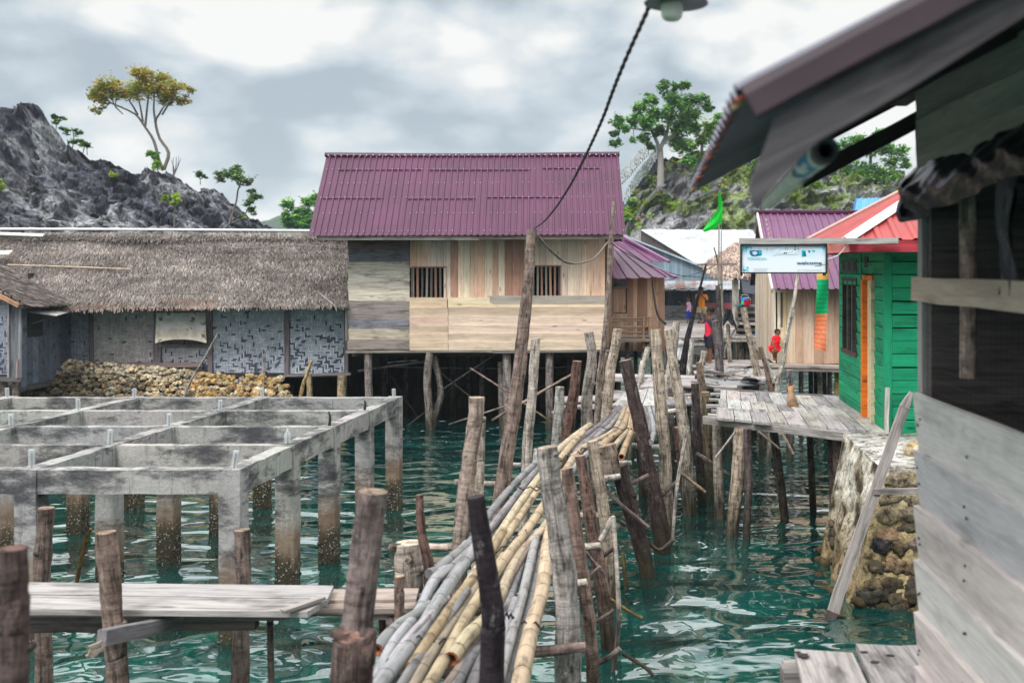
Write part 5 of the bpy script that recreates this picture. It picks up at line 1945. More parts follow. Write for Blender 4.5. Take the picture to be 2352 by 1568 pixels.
GC = C(164, 162, 158)
ZT = 1.57
for r in range(5):
    for c in range(3):
        q = MB()
        a = V((colX(c + 1, r) + .09, rowY[r], ZT - .11))
        b3 = V((colX(c, r) - .09, rowY[r], ZT - .11))
        q.beam(a, b3, .13 if r else .17, .215, var(GC, .05), seg=10, jit=.0045)
        q.build('cross_beam', M_CONC, root)
for c in range(4):
    for r in range(4):
        q = MB()
        a = V((colX(c, r), rowY[r] + .09, ZT - .115))
        b3 = V((colX(c, r + 1), rowY[r + 1] - .09, ZT - .115))
        q.beam(a, b3, .16, .225, var(GC, .05), seg=8, jit=.0045)
        q.build('long_beam', M_CONC, root)
        # rough lip of old mortar along the beam top
for c in range(4):
    for r in range(5):
        q = MB()
        x, y = colX(c, r), rowY[r]
        q.beam((x, y, -1.4), (x, y, ZT + .004), .195, .195, var(GC, .06), up=(0, 1, 0), seg=14, jit=.0035)
        col_ = q.build('column', M_CONC, root)
        if True:
            q = MB()
            for k in range(150 if c < 2 else 90):
                f = R.randrange(3)
                z = min(R.uniform(-.3, .34), R.uniform(-.2, .5))
                o1 = R.uniform(-.095, .095)
                pt = ((x + o1, y - .1, z), (x + .1, y + o1, z), (x - .1, y + o1, z))[f]
                rr = R.uniform(.007, .017)
                q.stone(pt, rr, rr, rr, var(R.choice([C(170, 168, 158), C(120, 116, 108), C(70, 66, 60), C(200, 198, 188), C(90, 84, 70)]), .2), lump=.5)
            bb = q.build('barnacle', M_STONE, col_)
            bb['kind'] = 'stuff'
q = MB()
for (c, r) in ((0, 2), (0, 3)):
    x, y = colX(c, r), rowY[r]
    q.tube([(x, y, ZT), (x + .01, y, ZT + .09), (x - .005, y, ZT + (.17 if r == 2 else .13))], [.018, .014, .008], 6, (.02, .018, .02), .1, sub=3)
q.build('rebar', M_DARK, root)


def bottle(mb, ib, x, y, hgt, lean, kind):
    ax = V((lean[0], lean[1], 1)).normalized()
    r = .030
    if kind == 0:      # upside down bottle, ribbed
        prof = [(r * .9, 0)]
        n_ = 9
        for i in range(n_):
            z = hgt * (i + .5) / (n_ + 1)
            prof += [(r * (1.0 if i % 2 else .88), z)]
        prof += [(r, hgt * .93), (r * .82, hgt * .985), (r * .3, hgt)]
    else:              # cut soft bottle with bulging waist and neck up
        prof = [(r * .85, 0), (r * 1.15, hgt * .15), (r * 1.25, hgt * .45), (r * 1.05, hgt * .65), (r * .5, hgt * .82), (r * .32, hgt * .88), (r * .32, hgt)]
    mb.lathe(prof, (x, y, ZT + .003), 12, (.8, .82, .84), axis=ax)
    ib.tube([(x, y, ZT), V((x, y, ZT)) + ax * hgt * .8], .008, 5, (.06, .05, .055))


BL = {(0, 0): ('tilted clear bottle capping the nearest outer corner of the concrete frame', 1.0), (0, 1): ('bulging clear bottle with neck up on the outer long concrete beam', 1.0),
      (0, 4): ('small clear bottle on the far outer corner of the concrete frame', .72), (1, 0): ('tall ribbed bottle on the near cross beam, second column from the outer corner', 1.05),
      (1, 1): ('ribbed bottle on the second cross beam of the second beam line', .95), (1, 2): ('ribbed bottle in the middle of the second long beam line', .9),
      (1, 3): ('ribbed bottle on the second long beam, just before its far end', .82), (1, 4): ('bottle at the far end of the second long beam below ochre stones', .8),
      (2, 2): ('bottle on the third long beam next to the frame edge of the photo', .85), (2, 3): ('bottle on the third long beam one crossing before the stone wall', .9), (2, 4): ('bottle at the far end of the third long beam', .75), (3, 4): ('bottle on the far cross beam below the thatched hut', .8)}
for (c, r), (lab, k) in BL.items():
    x, y = colX(c, r), rowY[r]
    hgt = .165 * k
    bt = thing('plastic_bottle', lab, 'bottle', (x, y, ZT), 'plastic bottles capping the steel bars of the concrete frame')
    q, ib = MB(), MB()
    bottle(q, ib, x, y, hgt, {(0, 0): (.16, 0), (1, 0): (-.02, 0)}.get((c, r), (R.uniform(-.05, .05), R.uniform(-.05, .05))), 1 if (c, r) == (0, 1) else 0)
    q.build('bottle_shell', M_BOTTLE, bt, smooth=True)
    ib.build('steel_bar', M_DARK, bt)

# ------------------------------------------------------------------ stone pier below the green house
root = thing('stone_pier', 'whitewashed pier of mortared dark stones standing in the water', 'pier', (3.0, 11, 0))
pA, pB = V((2.27, 11.85, 1.44)), V((2.33, 10.25, 1.36))          # top edge, far / near
bA, bB = V((1.72, 11.75, -1.3)), V((1.72, 9.75, -1.3))
tR, bR = V((4.2, 10.25, 1.36)), V((4.2, 9.75, -1.3))


def face(mb, p00, p10, p01, p11, nx, nz, amp, tfn, out):
    """rough masonry face; p00-p10 bottom, p01-p11 top"""
    vs, ts = [], []
    out = V(out).normalized()
    for j in range(nz + 1):
        for i in range(nx + 1):
            x, z = i / nx, j / nz
            p = V(p00).lerp(V(p10), x).lerp(V(p01).lerp(V(p11), x), z)
            e = min(1, 6 * min(x, 1 - x) + .15) * min(1, 6 * (1 - z) + .15)
            d = noise.fractal(p * 3.2, .9, 2.1, 5) * amp * e
            vs.append(p + out * d)
            ts.append(tfn(p, d / amp))
    w = nx + 1
    mb.add(vs, [(j * w + i, j * w + i + 1, j * w + w + i + 1, j * w + w + i) for j in range(nz) for i in range(nx)], [tuple(p) for p in vs], ts)


def plast(p, d):
    n = noise.fractal(p * 2.3 + V((7, 0, 0)), 1, 2.1, 5)
    c = mixt(C(150, 132, 100), C(204, 198, 184), max(0, min(1, (p.z - .25) * 1.25)))
    if n > .12 - max(0, .7 - p.z) * .35:
        c = mixt(c, C(112, 96, 70), min(1, (n - .1) * 3 + .25))
    if n > .42:
        c = C(70, 62, 54)
    return c


q = MB()
face(q, bA, bB, pA, pB, 36, 60, .06, plast, (-1, 0, .25))
q.slab([pA, V((4.2, 11.85, 1.44)), tR, pB], .02, C(196, 192, 184), nrm=(0, 0, -1))
q.build('plaster_face', M_PLASTER, root, smooth=True)
q = MB()
face(q, bB, bR, pB, tR, 60, 60, .07, lambda p, d: mixt(C(168, 150, 112) if p.z > .1 else C(96, 84, 58), C(204, 196, 180), max(0, min(1, (p.z - .9) * 2.2))), (0, -1, .15))
q.build('mortar_face', M_PLASTER, root, smooth=True)
q = MB()
rg = random.Random(11)
SDK = [C(112, 98, 78), C(94, 82, 68), C(130, 112, 88), C(80, 76, 76), C(142, 124, 98), C(106, 94, 82), C(88, 78, 66)]
z = -1.1
while z < 1.22:
    x = 1.62 + rg.uniform(0, .15)
    f = (z + 1.3) / 2.66
    x0 = bB.x + (pB.x - bB.x) * f + .1
    x = x0
    big = .125 if z > -.2 else .11
    while x < 4.1:
        r = rg.uniform(.75, 1.25) * big
        y = bB.y + (pB.y - bB.y) * f
        zz = z + rg.uniform(-.05, .05)
        tt = var(rg.choice(SDK), .25, .06, rg)
        if zz > .85:
            tt = mixt(tt, C(176, 160, 134), .5)
        q.stone((x + r * .6, y - .004, zz), r * .90, .05, r * rg.uniform(.60, .82), tt, rg, .6, 3)
        x += r * 1.62
    z += big * 1.3
for k in range(14):
    f = rg.uniform(.1, .8)
    g = rg.uniform(.1, .9)
    p = bA.lerp(bB, g).lerp(pA.lerp(pB, g), f)
    r = rg.uniform(.05, .12)
    q.stone(p + V((.01, 0, 0)), .05, r, r * .8, var(rg.choice(SDK), .2, .05, rg), rg, .5, 2)
for k in range(46):
    g = rg.random()
    if rg.random() < .5:
        p = bA.lerp(bB, g).lerp(pA.lerp(pB, g), .47 + rg.uniform(-.06, .05)) + V((rg.uniform(-.2, .02), 0, 0))
    else:
        p = bB.lerp(bR, g).lerp(pB.lerp(tR, g), .46 + rg.uniform(-.06, .05)) + V((0, rg.uniform(-.15, .02), 0))
    r = rg.uniform(.04, .085)
    q.stone(p, r, r, r * .8, var(rg.choice([C(120, 98, 64), C(90, 76, 54), C(150, 124, 80)]), .2, .05, rg), rg, .5, 2)
for k in range(12):
    q.stone((2.75 + rg.uniform(0, 1.0), 10.5 + rg.uniform(0, .35), 1.42 + rg.uniform(0, .05)), .10, .10, .08, var(rg.choice(OCH), .2, .05, rg), rg, .4, 2)
q.build('stonework', M_STONE, root, smooth=True)
q = MB()
q.cub(2.5, 4.2, 10.6, 11.8, -1.3, 1.34, (.2, .17, .13))
q.build('pier_core', M_STONE, root)

# ------------------------------------------------------------------ landing deck with the cat
DK = [C(164, 160, 157), C(148, 144, 143), C(176, 172, 169), C(134, 130, 131), C(168, 161, 155)]
root = thing('landing_deck', 'grey plank landing deck in front of the green house', 'deck', W(1800, 950, DZ))
dA, dB, dC, dD = W(1655, 897, DZ), W(1938, 911, DZ), W(2034, 994, DZ), W(1640, 964, DZ)


def dk(p, r):
    return dA.lerp(dB, p).lerp(dD.lerp(dC, p), r)


for (r0, r1, n, off) in ((0.0, .47, 9, 0), (.40, .68, 11, .2), (.66, 1.0, 9, .5)):
    pos_ = [0 if i == 0 else min(1, (i + off - .5 + R.uniform(-.12, .12)) / n) for i in range(n + 1)] + [1.0]
    pos_ = sorted(set(pos_))
    for a, b3 in zip(pos_, pos_[1:]):
        if b3 - a < .02:
            continue
        q = MB()
        dz_ = R.uniform(0, .018) + (0.012 if r0 > 0 else 0)
        e0, e1 = R.uniform(-.02, .02), R.uniform(-.025, .025)
        sh_ = .05
        pts = [dk(a + .003 - sh_ * 0, r0 + e0), dk(b3 - .003, r0 + e0), dk(b3 - .003 + .012, r1 + e1), dk(a + .003 + .012, r1 + e1)]
        pts = [p + V((0, 0, dz_ + R.uniform(-.004, .004))) for p in pts]
        q.slab(pts, .03, var(R.choice(DK), .1), nrm=(0, 0, -1), grain=pts[2] - pts[1])
        q.build('deck_board', M_OLDWOOD, root)
q = MB()
q.beam(W(1618, 964, DZ - .05), W(1955, 1003, DZ - .06), .07, .10, C(156, 150, 146), seg=8, jit=.007)
q.beam(W(1655, 930, DZ - .09), W(1950, 950, DZ - .09), .08, .09, C(110, 104, 102), seg=4, jit=.006)
q.beam(W(1660, 900, DZ - .09), W(1935, 915, DZ - .09), .08, .09, C(110, 104, 102), seg=4, jit=.006)
q.build_each('edge_beam', M_OLDWOOD, root)
q = MB()
for (u0, u1, v, t) in ((1632, 1692, 905, 0), (1628, 1700, 917, 1), (1622, 1696, 932, 2), (1634, 1690, 944, 3), (1626, 1700, 953, 4), (1640, 1688, 896, 1)):
    q.beam(W(u0, v, DZ + .0), W(u1, v + 3, DZ - .02), .11, .035, var(DK[t % 5], .12), seg=4, jit=.006)
q.build_each('side_plank', M_OLDWOOD, root)
for pts, Y, r0, r1, t in (([(1702, 984), (1694, 1100), (1674, 1290)], 12.75, 17, 13, C(176, 158, 140)), ([(1716, 985), (1719, 1100), (1716, 1200)], 12.6, 9, 9, C(90, 80, 78)), ([(1777, 990), (1786, 1060)], 13.5, 10, 10, C(110, 98, 92)),
                          ([(1860, 990), (1863, 1060)], 14, 8, 8, C(96, 88, 84)), ([(1648, 966), (1651, 1110)], 13.5, 12, 13, C(150, 140, 128)), ([(1935, 1003), (1936, 1080)], 12.6, 10, 10, C(90, 80, 76))):
    stilt(root, pts, Y, r0, r1, t, 'leg', rough=.14)
for (a, b3, Y, r, t) in (((1690, 990), (1644, 1050), 12.3, 5, C(166, 160, 156)), ((1742, 990), (1790, 1030), 12.4, 5, C(120, 108, 100)), ((1796, 992), (1822, 1042), 12.4, 6, C(160, 140, 124)), ((1655, 1000), (1760, 1070), 13.6, 4, C(110, 100, 96))):
    q = MB()
    q.tube([P(*a, Y), P(*b3, Y)], r * .55 * Y / F, 7, t, .1)
    q.build('brace', M_BARK, root, smooth=True)

# ================================================================== POSTS, BRIDGE, WALKWAYS
BK = .74
PALEP, GREYP, BRN, DRK, TAN = C(196, 184, 170), C(160, 150, 144), C(132, 104, 94), C(78, 66, 66), C(182, 160, 138)
LEG = (0.0, -1.45)


def post(label, pts, Y, rr, t, group='rough wooden posts along the bamboo footbridge', name='wooden_post', cat='post', deep=True, cap=None, rough=.15, n=12, Yb=None, slant=0.0):
    t = tuple(x * BK for x in t)
    m_ = len(pts)
    pp = []
    for i, (u, v) in enumerate(pts):
        y = Y if Yb is None else Y + (Yb - Y) * i / (m_ - 1)
        pp.append(P(u, v, y))
    rs = [(rr[0] + (rr[1] - rr[0]) * i / (m_ - 1)) * .5 * pp[i].y / F for i in range(m_)]
    if deep and pp[-1].z > -1.35:
        d = (pp[-1] - pp[-2]).normalized()
        d = (d + V((0, 0, -.6))).normalized()
        pp.append(pp[-1] + d * ((pp[-1].z + 1.4) / max(.3, -d.z)))
        rs.append(rs[-1] * .95)
    q = MB()
    q.tube(pp, rs, n, t, rough, tcap=cap or mixt(t, C(186, 160, 136), .55), sub=7)
    # knots and broken twig stubs
    for _ in range(R.randint(2, 4)):
        i = R.randrange(len(pp) - 1)
        c = pp[i].lerp(pp[i + 1], R.random())
        if c.z < .2:
            continue
        a = R.uniform(0, 6.28)
        d = V((math.cos(a), math.sin(a) - .4, R.uniform(0, .5))).normalized()
        r = rs[i]
        q.tube([c + d * r * .7, c + d * r * R.uniform(1.15, 1.5)], [r * .42, r * .22], 6, tuple(x * .8 for x in t), .2)
    o = q.build(name, M_BARK, loc=pp[-1], smooth=True)
    return tag(o, label, cat, group)


GB = 'rough wooden posts along the bamboo footbridge'
post('tallest leaning pole of the footbridge, carrying the twisted cable at its top', [(1222, 527), (1214, 640), (1203, 745), (1192, 850), (1178, 960), (1151, 1150)], 9.4, (23, 36), C(148, 128, 118))
post('thick pole with torn orange wood near its broken flat top', [(1094, 912), (1092, 970), (1078, 1060), (1058, 1250)], 7.9, (35, 38), C(170, 152, 140))
post('pale post standing close behind the pole with torn orange wood', [(1104, 960), (1101, 1050), (1098, 1150)], 8.5, (22, 26), C(186, 172, 158))
post('pale smooth post between the tall leaning pole and the torn bridge edge', [(1231, 776), (1224, 880), (1217, 960), (1210, 1060)], 11.0, (21, 24), C(196, 184, 172))
post('slim dark brown post behind the round stump', [(963, 1136), (968, 1220), (985, 1300), (988, 1400)], 6.8, (17, 28), C(112, 88, 80))
post('short thick round stump, greyish with a flat pale top', [(936, 1246), (938, 1300), (940, 1400)], 6.9, (62, 66), C(170, 158, 146), cap=C(200, 186, 166))
post('low thin stub in front of the round stump', [(917, 1322), (917, 1380), (918, 1450)], 6.2, (22, 24), C(138, 116, 106))
post('blurred big post at the bridge entrance with reddish side edge', [(857, 1128), (846, 1220), (832, 1340), (815, 1475), (800, 1600)], 4.3, (66, 74), C(138, 122, 118))
post('fat dark stump overlapping the foot of the big blurred post', [(816, 1462), (812, 1520), (806, 1620)], 4.0, (88, 100), C(104, 86, 80), cap=C(130, 100, 90))
post('charcoal black bent post standing right before the bamboo canes', [(1092, 1140), (1104, 1220), (1122, 1330), (1134, 1440), (1128, 1600)], 4.5, (42, 58), C(52, 44, 50), cap=C(64, 54, 58), rough=.06)
post('big silver grey post with stained sawn top beside the widest yellow cane', [(1257, 1026), (1266, 1110), (1284, 1220), (1298, 1330), (1304, 1440), (1306, 1600)], 6.0, (46, 62), C(176, 168, 162))
post('weathered plank like post leaning behind the silver grey post', [(1302, 1075), (1316, 1160), (1335, 1300), (1352, 1420), (1362, 1560)], 7.4, (28, 32), C(142, 118, 108))
post('brown split post third in the close row beside the canes', [(1332, 1046), (1345, 1120), (1362, 1230), (1392, 1420)], 8.9, (24, 34), C(134, 108, 98))
post('slim peeled post with pale face next to the brown split post', [(1360, 1012), (1372, 1080), (1388, 1180), (1402, 1330)], 10.0, (25, 28), C(184, 166, 148))
post('dark slanting post below the sawn block, reaching into the water', [(1420, 1070), (1440, 1140), (1466, 1230), (1492, 1345)], 11.0, (38, 38), C(72, 58, 58))
post('short sawn grey block at the turn of the footbridge', [(1394, 1022), (1400, 1050), (1404, 1100)], 10.9, (40, 46), C(150, 134, 120), deep=False)
post('long dark slanting post crossing in front of the far planks', [(1436, 827), (1452, 900), (1474, 990), (1490, 1080), (1512, 1180), (1522, 1280)], 11.9, (28, 40), C(82, 68, 66))
post('stout light post with knots, taller of the two at the bridge head', [(1506, 757), (1512, 860), (1520, 960), (1528, 1080), (1532, 1240)], 12.6, (25, 32), C(192, 176, 158))
post('light bent post with round sawn top beside the stout light post', [(1534, 757), (1546, 830), (1558, 900), (1572, 1000), (1585, 1180)], 13.8, (20, 30), C(192, 178, 162), cap=C(214, 200, 182))
post('pale bark post behind the light bent post near the tiered roof house', [(1555, 738), (1548, 790), (1541, 850), (1534, 930)], 16.5, (16, 26), C(196, 184, 170))
post('crooked pale post between grey and black posts at the bridge end', [(1419, 755), (1414, 790), (1404, 840), (1398, 900), (1390, 985)], 14.0, (20, 26), C(188, 172, 156))
post('grey curved post with flat top in front of the plank house corner', [(1352, 763), (1360, 820), (1352, 880), (1346, 940), (1350, 1000)], 13.2, (22, 28), C(168, 158, 150))
post('dark reddish barked post leaning beside the grey curved post', [(1326, 829), (1320, 890), (1310, 950), (1300, 1030)], 12.9, (22, 28), C(112, 86, 76))
post('thin tan post half hidden behind the grey curved post', [(1388, 812), (1384, 870), (1378, 980)], 14.6, (16, 18), C(180, 156, 132))
post('long thin grey pole rising past the purple eave', [(1410, 462), (1402, 560), (1398, 640), (1390, 760), (1380, 840), (1374, 910)], 14.4, (8, 14), C(150, 136, 126), rough=.05, deep=True)
post('cut pale branch end at the hinge of the near and far canes', [(1230, 1030), (1229, 1050), (1226, 1080)], 10.6, (8, 11), C(210, 204, 196), deep=False)
post('rotten plank post with jagged white top below the far planks', [(1286, 888), (1284, 930), (1280, 1000)], 14.6, (20, 26), C(172, 168, 162))
GW = 'weathered posts along the plank walkway'
post('black burnt looking pole leaning across the standing people', [(1622, 607), (1606, 669), (1597, 703), (1586, 748), (1576, 795), (1565, 880)], 19.5, (4, 17), C(46, 42, 46), GW, rough=.04)
post('dark grey trunk standing directly in front of the child in red', [(1643, 736), (1650, 800), (1654, 860), (1664, 930)], 18.8, (18, 20), C(112, 104, 104), GW)
post('tall dark post behind the trunk beside the child in red', [(1648, 655), (1652, 720), (1655, 800), (1658, 900)], 22.5, (10, 14), C(92, 86, 88), GW)
post('straight pale mast pole carrying a thin cross bar', [(1657, 604), (1658, 660), (1659, 740), (1660, 860)], 24.0, (5, 6.5), C(176, 168, 160), GW, rough=.03)
post('broad pale trunk leaning away from the gabled house', [(1707, 706), (1718, 760), (1732, 820), (1744, 900)], 19.0, (15, 17), C(176, 162, 146), GW)
post('brown stump with flaking bark leaning at the gabled house corner', [(1746, 796), (1756, 830), (1768, 880), (1774, 930)], 18.2, (10, 14), C(140, 116, 104), GW)
post('white painted slat leaning along the flaking brown stump', [(1756, 812), (1766, 840), (1778, 880)], 17.9, (5, 6), C(214, 206, 194), GW, deep=False, rough=.02)
post('long whitish pole leaning in front of the gabled house wall', [(1834, 625), (1822, 700), (1808, 770), (1796, 840), (1784, 900)], 17.6, (8, 13), C(206, 196, 184), GW, rough=.05)
post('square grey post stub under the floor of the gabled house', [(1814, 850), (1814, 880), (1814, 960)], 18.0, (16, 16), C(150, 144, 144), GW)
post('brown barked stump standing at the walkway middle', [(1605, 832), (1610, 870), (1618, 940)], 16.5, (14, 20), C(148, 126, 108), GW)
post('pale round topped stub behind the brown barked stump', [(1618, 806), (1614, 830), (1608, 870)], 18.5, (14, 13), C(192, 182, 168), GW)
post('white stripped stub leaning beside the black pole', [(1590, 778), (1586, 820), (1582, 880)], 19.0, (11, 13), C(202, 196, 186), GW)
post('light slanting stub at the porch of the tiered roof house', [(1489, 798), (1480, 830), (1472, 870)], 17.8, (13, 15), C(196, 188, 176), GW)
post('pale forked stub holding up the dark hanging jacket', [(1672, 744), (1674, 790), (1678, 850)], 21.0, (9, 11), C(178, 166, 152), GW)
post('grey hand rail post rising from the white plank ladder step', [(1694, 690), (1693, 720), (1695, 748)], 23.0, (4, 5), C(160, 150, 140), GW, deep=False)
post('thin stick slanting down from the hand rail post', [(1697, 742), (1680, 770), (1666, 800), (1664, 822)], 21.5, (5, 5), C(150, 144, 140), GW, deep=False, rough=.03)
GS = 'dark support posts below the walkway'
post('square dark support post below the side planks of the landing', [(1596, 880), (1600, 960), (1606, 1060), (1612, 1130)], 14.4, (18, 22), C(92, 82, 80), GS)
post('greenish support post next to the landing edge', [(1620, 900), (1628, 980), (1636, 1080), (1642, 1120)], 14.9, (20, 26), C(126, 112, 88), GS)
post('reddish support post behind the light bent post', [(1560, 980), (1566, 1060), (1578, 1150)], 14.0, (24, 24), C(124, 92, 80), GS)
post('dark support post under the far plank panels', [(1462, 945), (1466, 1000), (1474, 1080)], 14.9, (20, 20), C(84, 74, 72), GS)
post('slim leaning support post farther under the walkway', [(1590, 905), (1604, 980), (1618, 1060)], 15.6, (10, 12), C(104, 96, 94), GS)
post('stained support post at the far bank of the walkway', [(1690, 900), (1690, 960), (1692, 1000)], 19.0, (14, 14), C(116, 104, 92), GS)
GJ = 'posts carrying the plank jetty'
post('wide blurred post closest to the lens at the frame edge', [(28, 1258), (30, 1340), (30, 1450), (28, 1600)], 3.2, (66, 66), C(98, 82, 78), GJ, cap=C(110, 84, 78))
post('reddish post behind the jetty planks with a short side branch', [(106, 1166), (102, 1230), (96, 1320), (100, 1450), (102, 1600)], 7.1, (34, 38), C(128, 110, 102), GJ)
post('reddish brown post in front of the jetty with notched top', [(243, 1222), (250, 1300), (258, 1400), (266, 1500), (272, 1620)], 5.9, (44, 48), C(138, 118, 108), GJ)
post('forked top post behind the jetty and below the concrete corner', [(556, 1216), (558, 1290), (556, 1400), (552, 1500), (550, 1620)], 7.0, (34, 40), C(130, 114, 106), GJ)
post('thin ochre stick poking from the water between the columns', [(208, 1214), (198, 1244), (188, 1276)], 9.6, (7, 9), C(120, 96, 50), GJ, rough=.03)
GT = 'thin poles leaning against the stone wall'
post('grey thin pole leaning up across the woven window', [(500, 766), (470, 822), (422, 912)], 20.4, (4, 6), C(170, 164, 160), GT, rough=.02)
post('slim upright stick before the ochre stones', [(610, 806), (607, 860), (605, 915)], 20.6, (3, 4), C(164, 150, 140), GT, rough=.02)
post('yellow bamboo stub leaning beside the end of the stone wall', [(716, 828), (704, 862), (690, 912)], 20.5, (7, 9), C(190, 160, 110), GT, rough=.02)
post('crooked branch pole standing at the plank house porch', [(1497, 636), (1502, 680), (1512, 725), (1530, 745)], 22.8, (4, 6), C(96, 84, 82), GW, deep=False, rough=.04)
post('thin dark twig pole beside the cross bar mast', [(1640, 568), (1648, 600), (1652, 640)], 23.6, (2.5, 3), C(70, 64, 66), GW, deep=False, rough=.02)

# ------------------------------------------------------------------ bamboo footbridge
root = thing('bamboo_footbridge', 'narrow sagging footbridge of grey and yellow bamboo canes tied with cord', 'footbridge', (-2.2, 8.5, 1.3))
YEL = [C(188, 168, 140), C(198, 181, 155), C(174, 152, 122), C(192, 174, 148)]
GRY = [C(150, 148, 149), C(132, 130, 131), C(162, 160, 161), C(122, 119, 119)]


def cane(pts, wpx, col, dz=0.0, z0=1.3, hollow=0.0, extra=True):
    q = MB()
    pp, rs = [], []
    for i, (u, v) in enumerate(pts):
        p = W(u, v, z0 + dz + (.02 if i % 2 else 0))
        pp.append(p)
        w_ = wpx[0] + (wpx[1] - wpx[0]) * i / max(1, len(pts) - 1)
        rs.append(w_ * .45 * p.y / F)
    if extra:
        pp.append(pp[-1] + (pp[-1] - pp[-2]).normalized() * .15)
        rs.append(rs[-1])
    base = R.choice(YEL if col == 'y' else GRY)
    if col == 'm':
        base = C(146, 132, 118)
    q.tube(pp, rs, 12, var(tuple(x * .84 for x in base), .12), .03, sub=5, bulge=.27 if col == 'y' else .42, hollow=hollow, tcap=C(150, 96, 70) if hollow else tuple(x * .6 for x in base))
    return q.build('bamboo_cane', M_BAMBOO, root, smooth=True)


# far deck
for pts, w_, col, dz in (([(1270, 1045), (1318, 1004), (1352, 978)], (22, 16), 'y', .03), ([(1284, 1058), (1310, 1025), (1336, 998)], (20, 15), 'y', .05),
                         ([(1296, 1046), (1340, 1004), (1378, 976), (1414, 941)], (17, 13), 'g', 0), ([(1308, 1052), (1350, 1012), (1390, 976), (1421, 941)], (17, 12), 'g', .02),
                         ([(1330, 1040), (1370, 1002), (1402, 978), (1428, 940)], (17, 12), 'g', 0), ([(1292, 1092), (1328, 1038), (1372, 1012), (1412, 986), (1434, 941)], (20, 12), 'y', .04),
                         ([(1310, 1086), (1340, 1050), (1378, 1020), (1424, 984), (1438, 941)], (18, 12), 'g', .01), ([(1378, 1030), (1396, 1010), (1430, 984), (1443, 941)], (20, 12), 'y', .04),
                         ([(1404, 1036), (1424, 1010), (1445, 984), (1449, 941)], (18, 11), 'y', .02), ([(1427, 1050), (1438, 1020), (1450, 990), (1456, 941)], (18, 12), 'y', .05),
                         ([(1452, 1000), (1462, 970), (1465, 941)], (16, 12), 'y', .0), ([(1480, 990), (1484, 965), (1473, 941)], (15, 11), 'g', .02), ([(1487, 1004), (1492, 975), (1482, 941)], (16, 11), 'g', .0),
                         ([(1494, 1016), (1502, 985), (1492, 941)], (16, 11), 'g', .03), ([(1505, 1000), (1512, 975), (1502, 941)], (14, 11), 'g', .0)):
    cane(pts, w_, col, dz, 1.3, .62 if pts[0] == (1427, 1050) else 0)
# middle and near deck
for pts, w_, col, dz, ho in (([(985, 1318), (1040, 1278), (1084, 1240), (1124, 1180), (1180, 1112), (1232, 1062)], (27, 15), 'g', .03, 0), ([(1015, 1300), (1060, 1268), (1126, 1215), (1184, 1142), (1238, 1072)], (26, 15), 'g', .01, 0),
                             ([(1056, 1372), (1100, 1302), (1136, 1243), (1190, 1160), (1240, 1092)], (27, 17), 'y', .04, 0), ([(1102, 1336), (1142, 1266), (1196, 1182), (1246, 1110)], (27, 17), 'y', .02, 0),
                             ([(1106, 1368), (1148, 1300), (1206, 1222), (1250, 1158), (1290, 1090)], (30, 19), 'y', .05, 0), ([(1143, 1384), (1168, 1322), (1194, 1272), (1254, 1206), (1296, 1130)], (30, 19), 'y', .02, .6),
                             ([(1098, 1590), (1150, 1440), (1186, 1330), (1217, 1240)], (30, 20), 'g', -.02, 0), ([(1140, 1590), (1172, 1470), (1200, 1370), (1218, 1290), (1232, 1232)], (30, 20), 'g', .03, 0),
                             ([(1190, 1600), (1206, 1510), (1224, 1430), (1246, 1350), (1260, 1240), (1280, 1150)], (50, 28), 'y', .05, 0),
                             ([(862, 1568), (905, 1478), (960, 1408), (1000, 1330), (1062, 1262)], (36, 26), 'g', .0, 0), ([(850, 1600), (920, 1510), (962, 1456), (1012, 1374), (1050, 1316), (1092, 1258)], (48, 30), 'g', .05, 0),
                             ([(944, 1532), (1000, 1446), (1056, 1366), (1106, 1304), (1150, 1230)], (30, 22), 'y', .07, .55), ([(940, 1590), (985, 1512), (1050, 1416), (1106, 1330)], (40, 26), 'm', .03, 0),
                             ([(970, 1600), (1030, 1494), (1070, 1420), (1112, 1352), (1150, 1290)], (36, 26), 'y', .06, 0), ([(1036, 1514), (1074, 1460), (1112, 1424), (1140, 1380)], (42, 30), 'y', .08, .62),
                             ([(1032, 1600), (1076, 1520), (1112, 1480), (1136, 1440)], (42, 34), 'g', .0, 0), ([(1076, 1600), (1104, 1530), (1130, 1470)], (40, 32), 'g', .02, 0),
                             ([(866, 1492), (890, 1460), (924, 1430), (940, 1420)], (36, 28), 'g', .0, .5), ([(884, 1600), (930, 1560), (962, 1530)], (40, 34), 'g', -.05, 0),
                             ([(1016, 1346), (1050, 1310), (1080, 1284)], (26, 22), 'g', -.03, 0), ([(1084, 1500), (1120, 1430), (1150, 1370)], (24, 18), 'g', -.08, 0)):
    cane(pts, w_, col, dz, 1.3, ho)
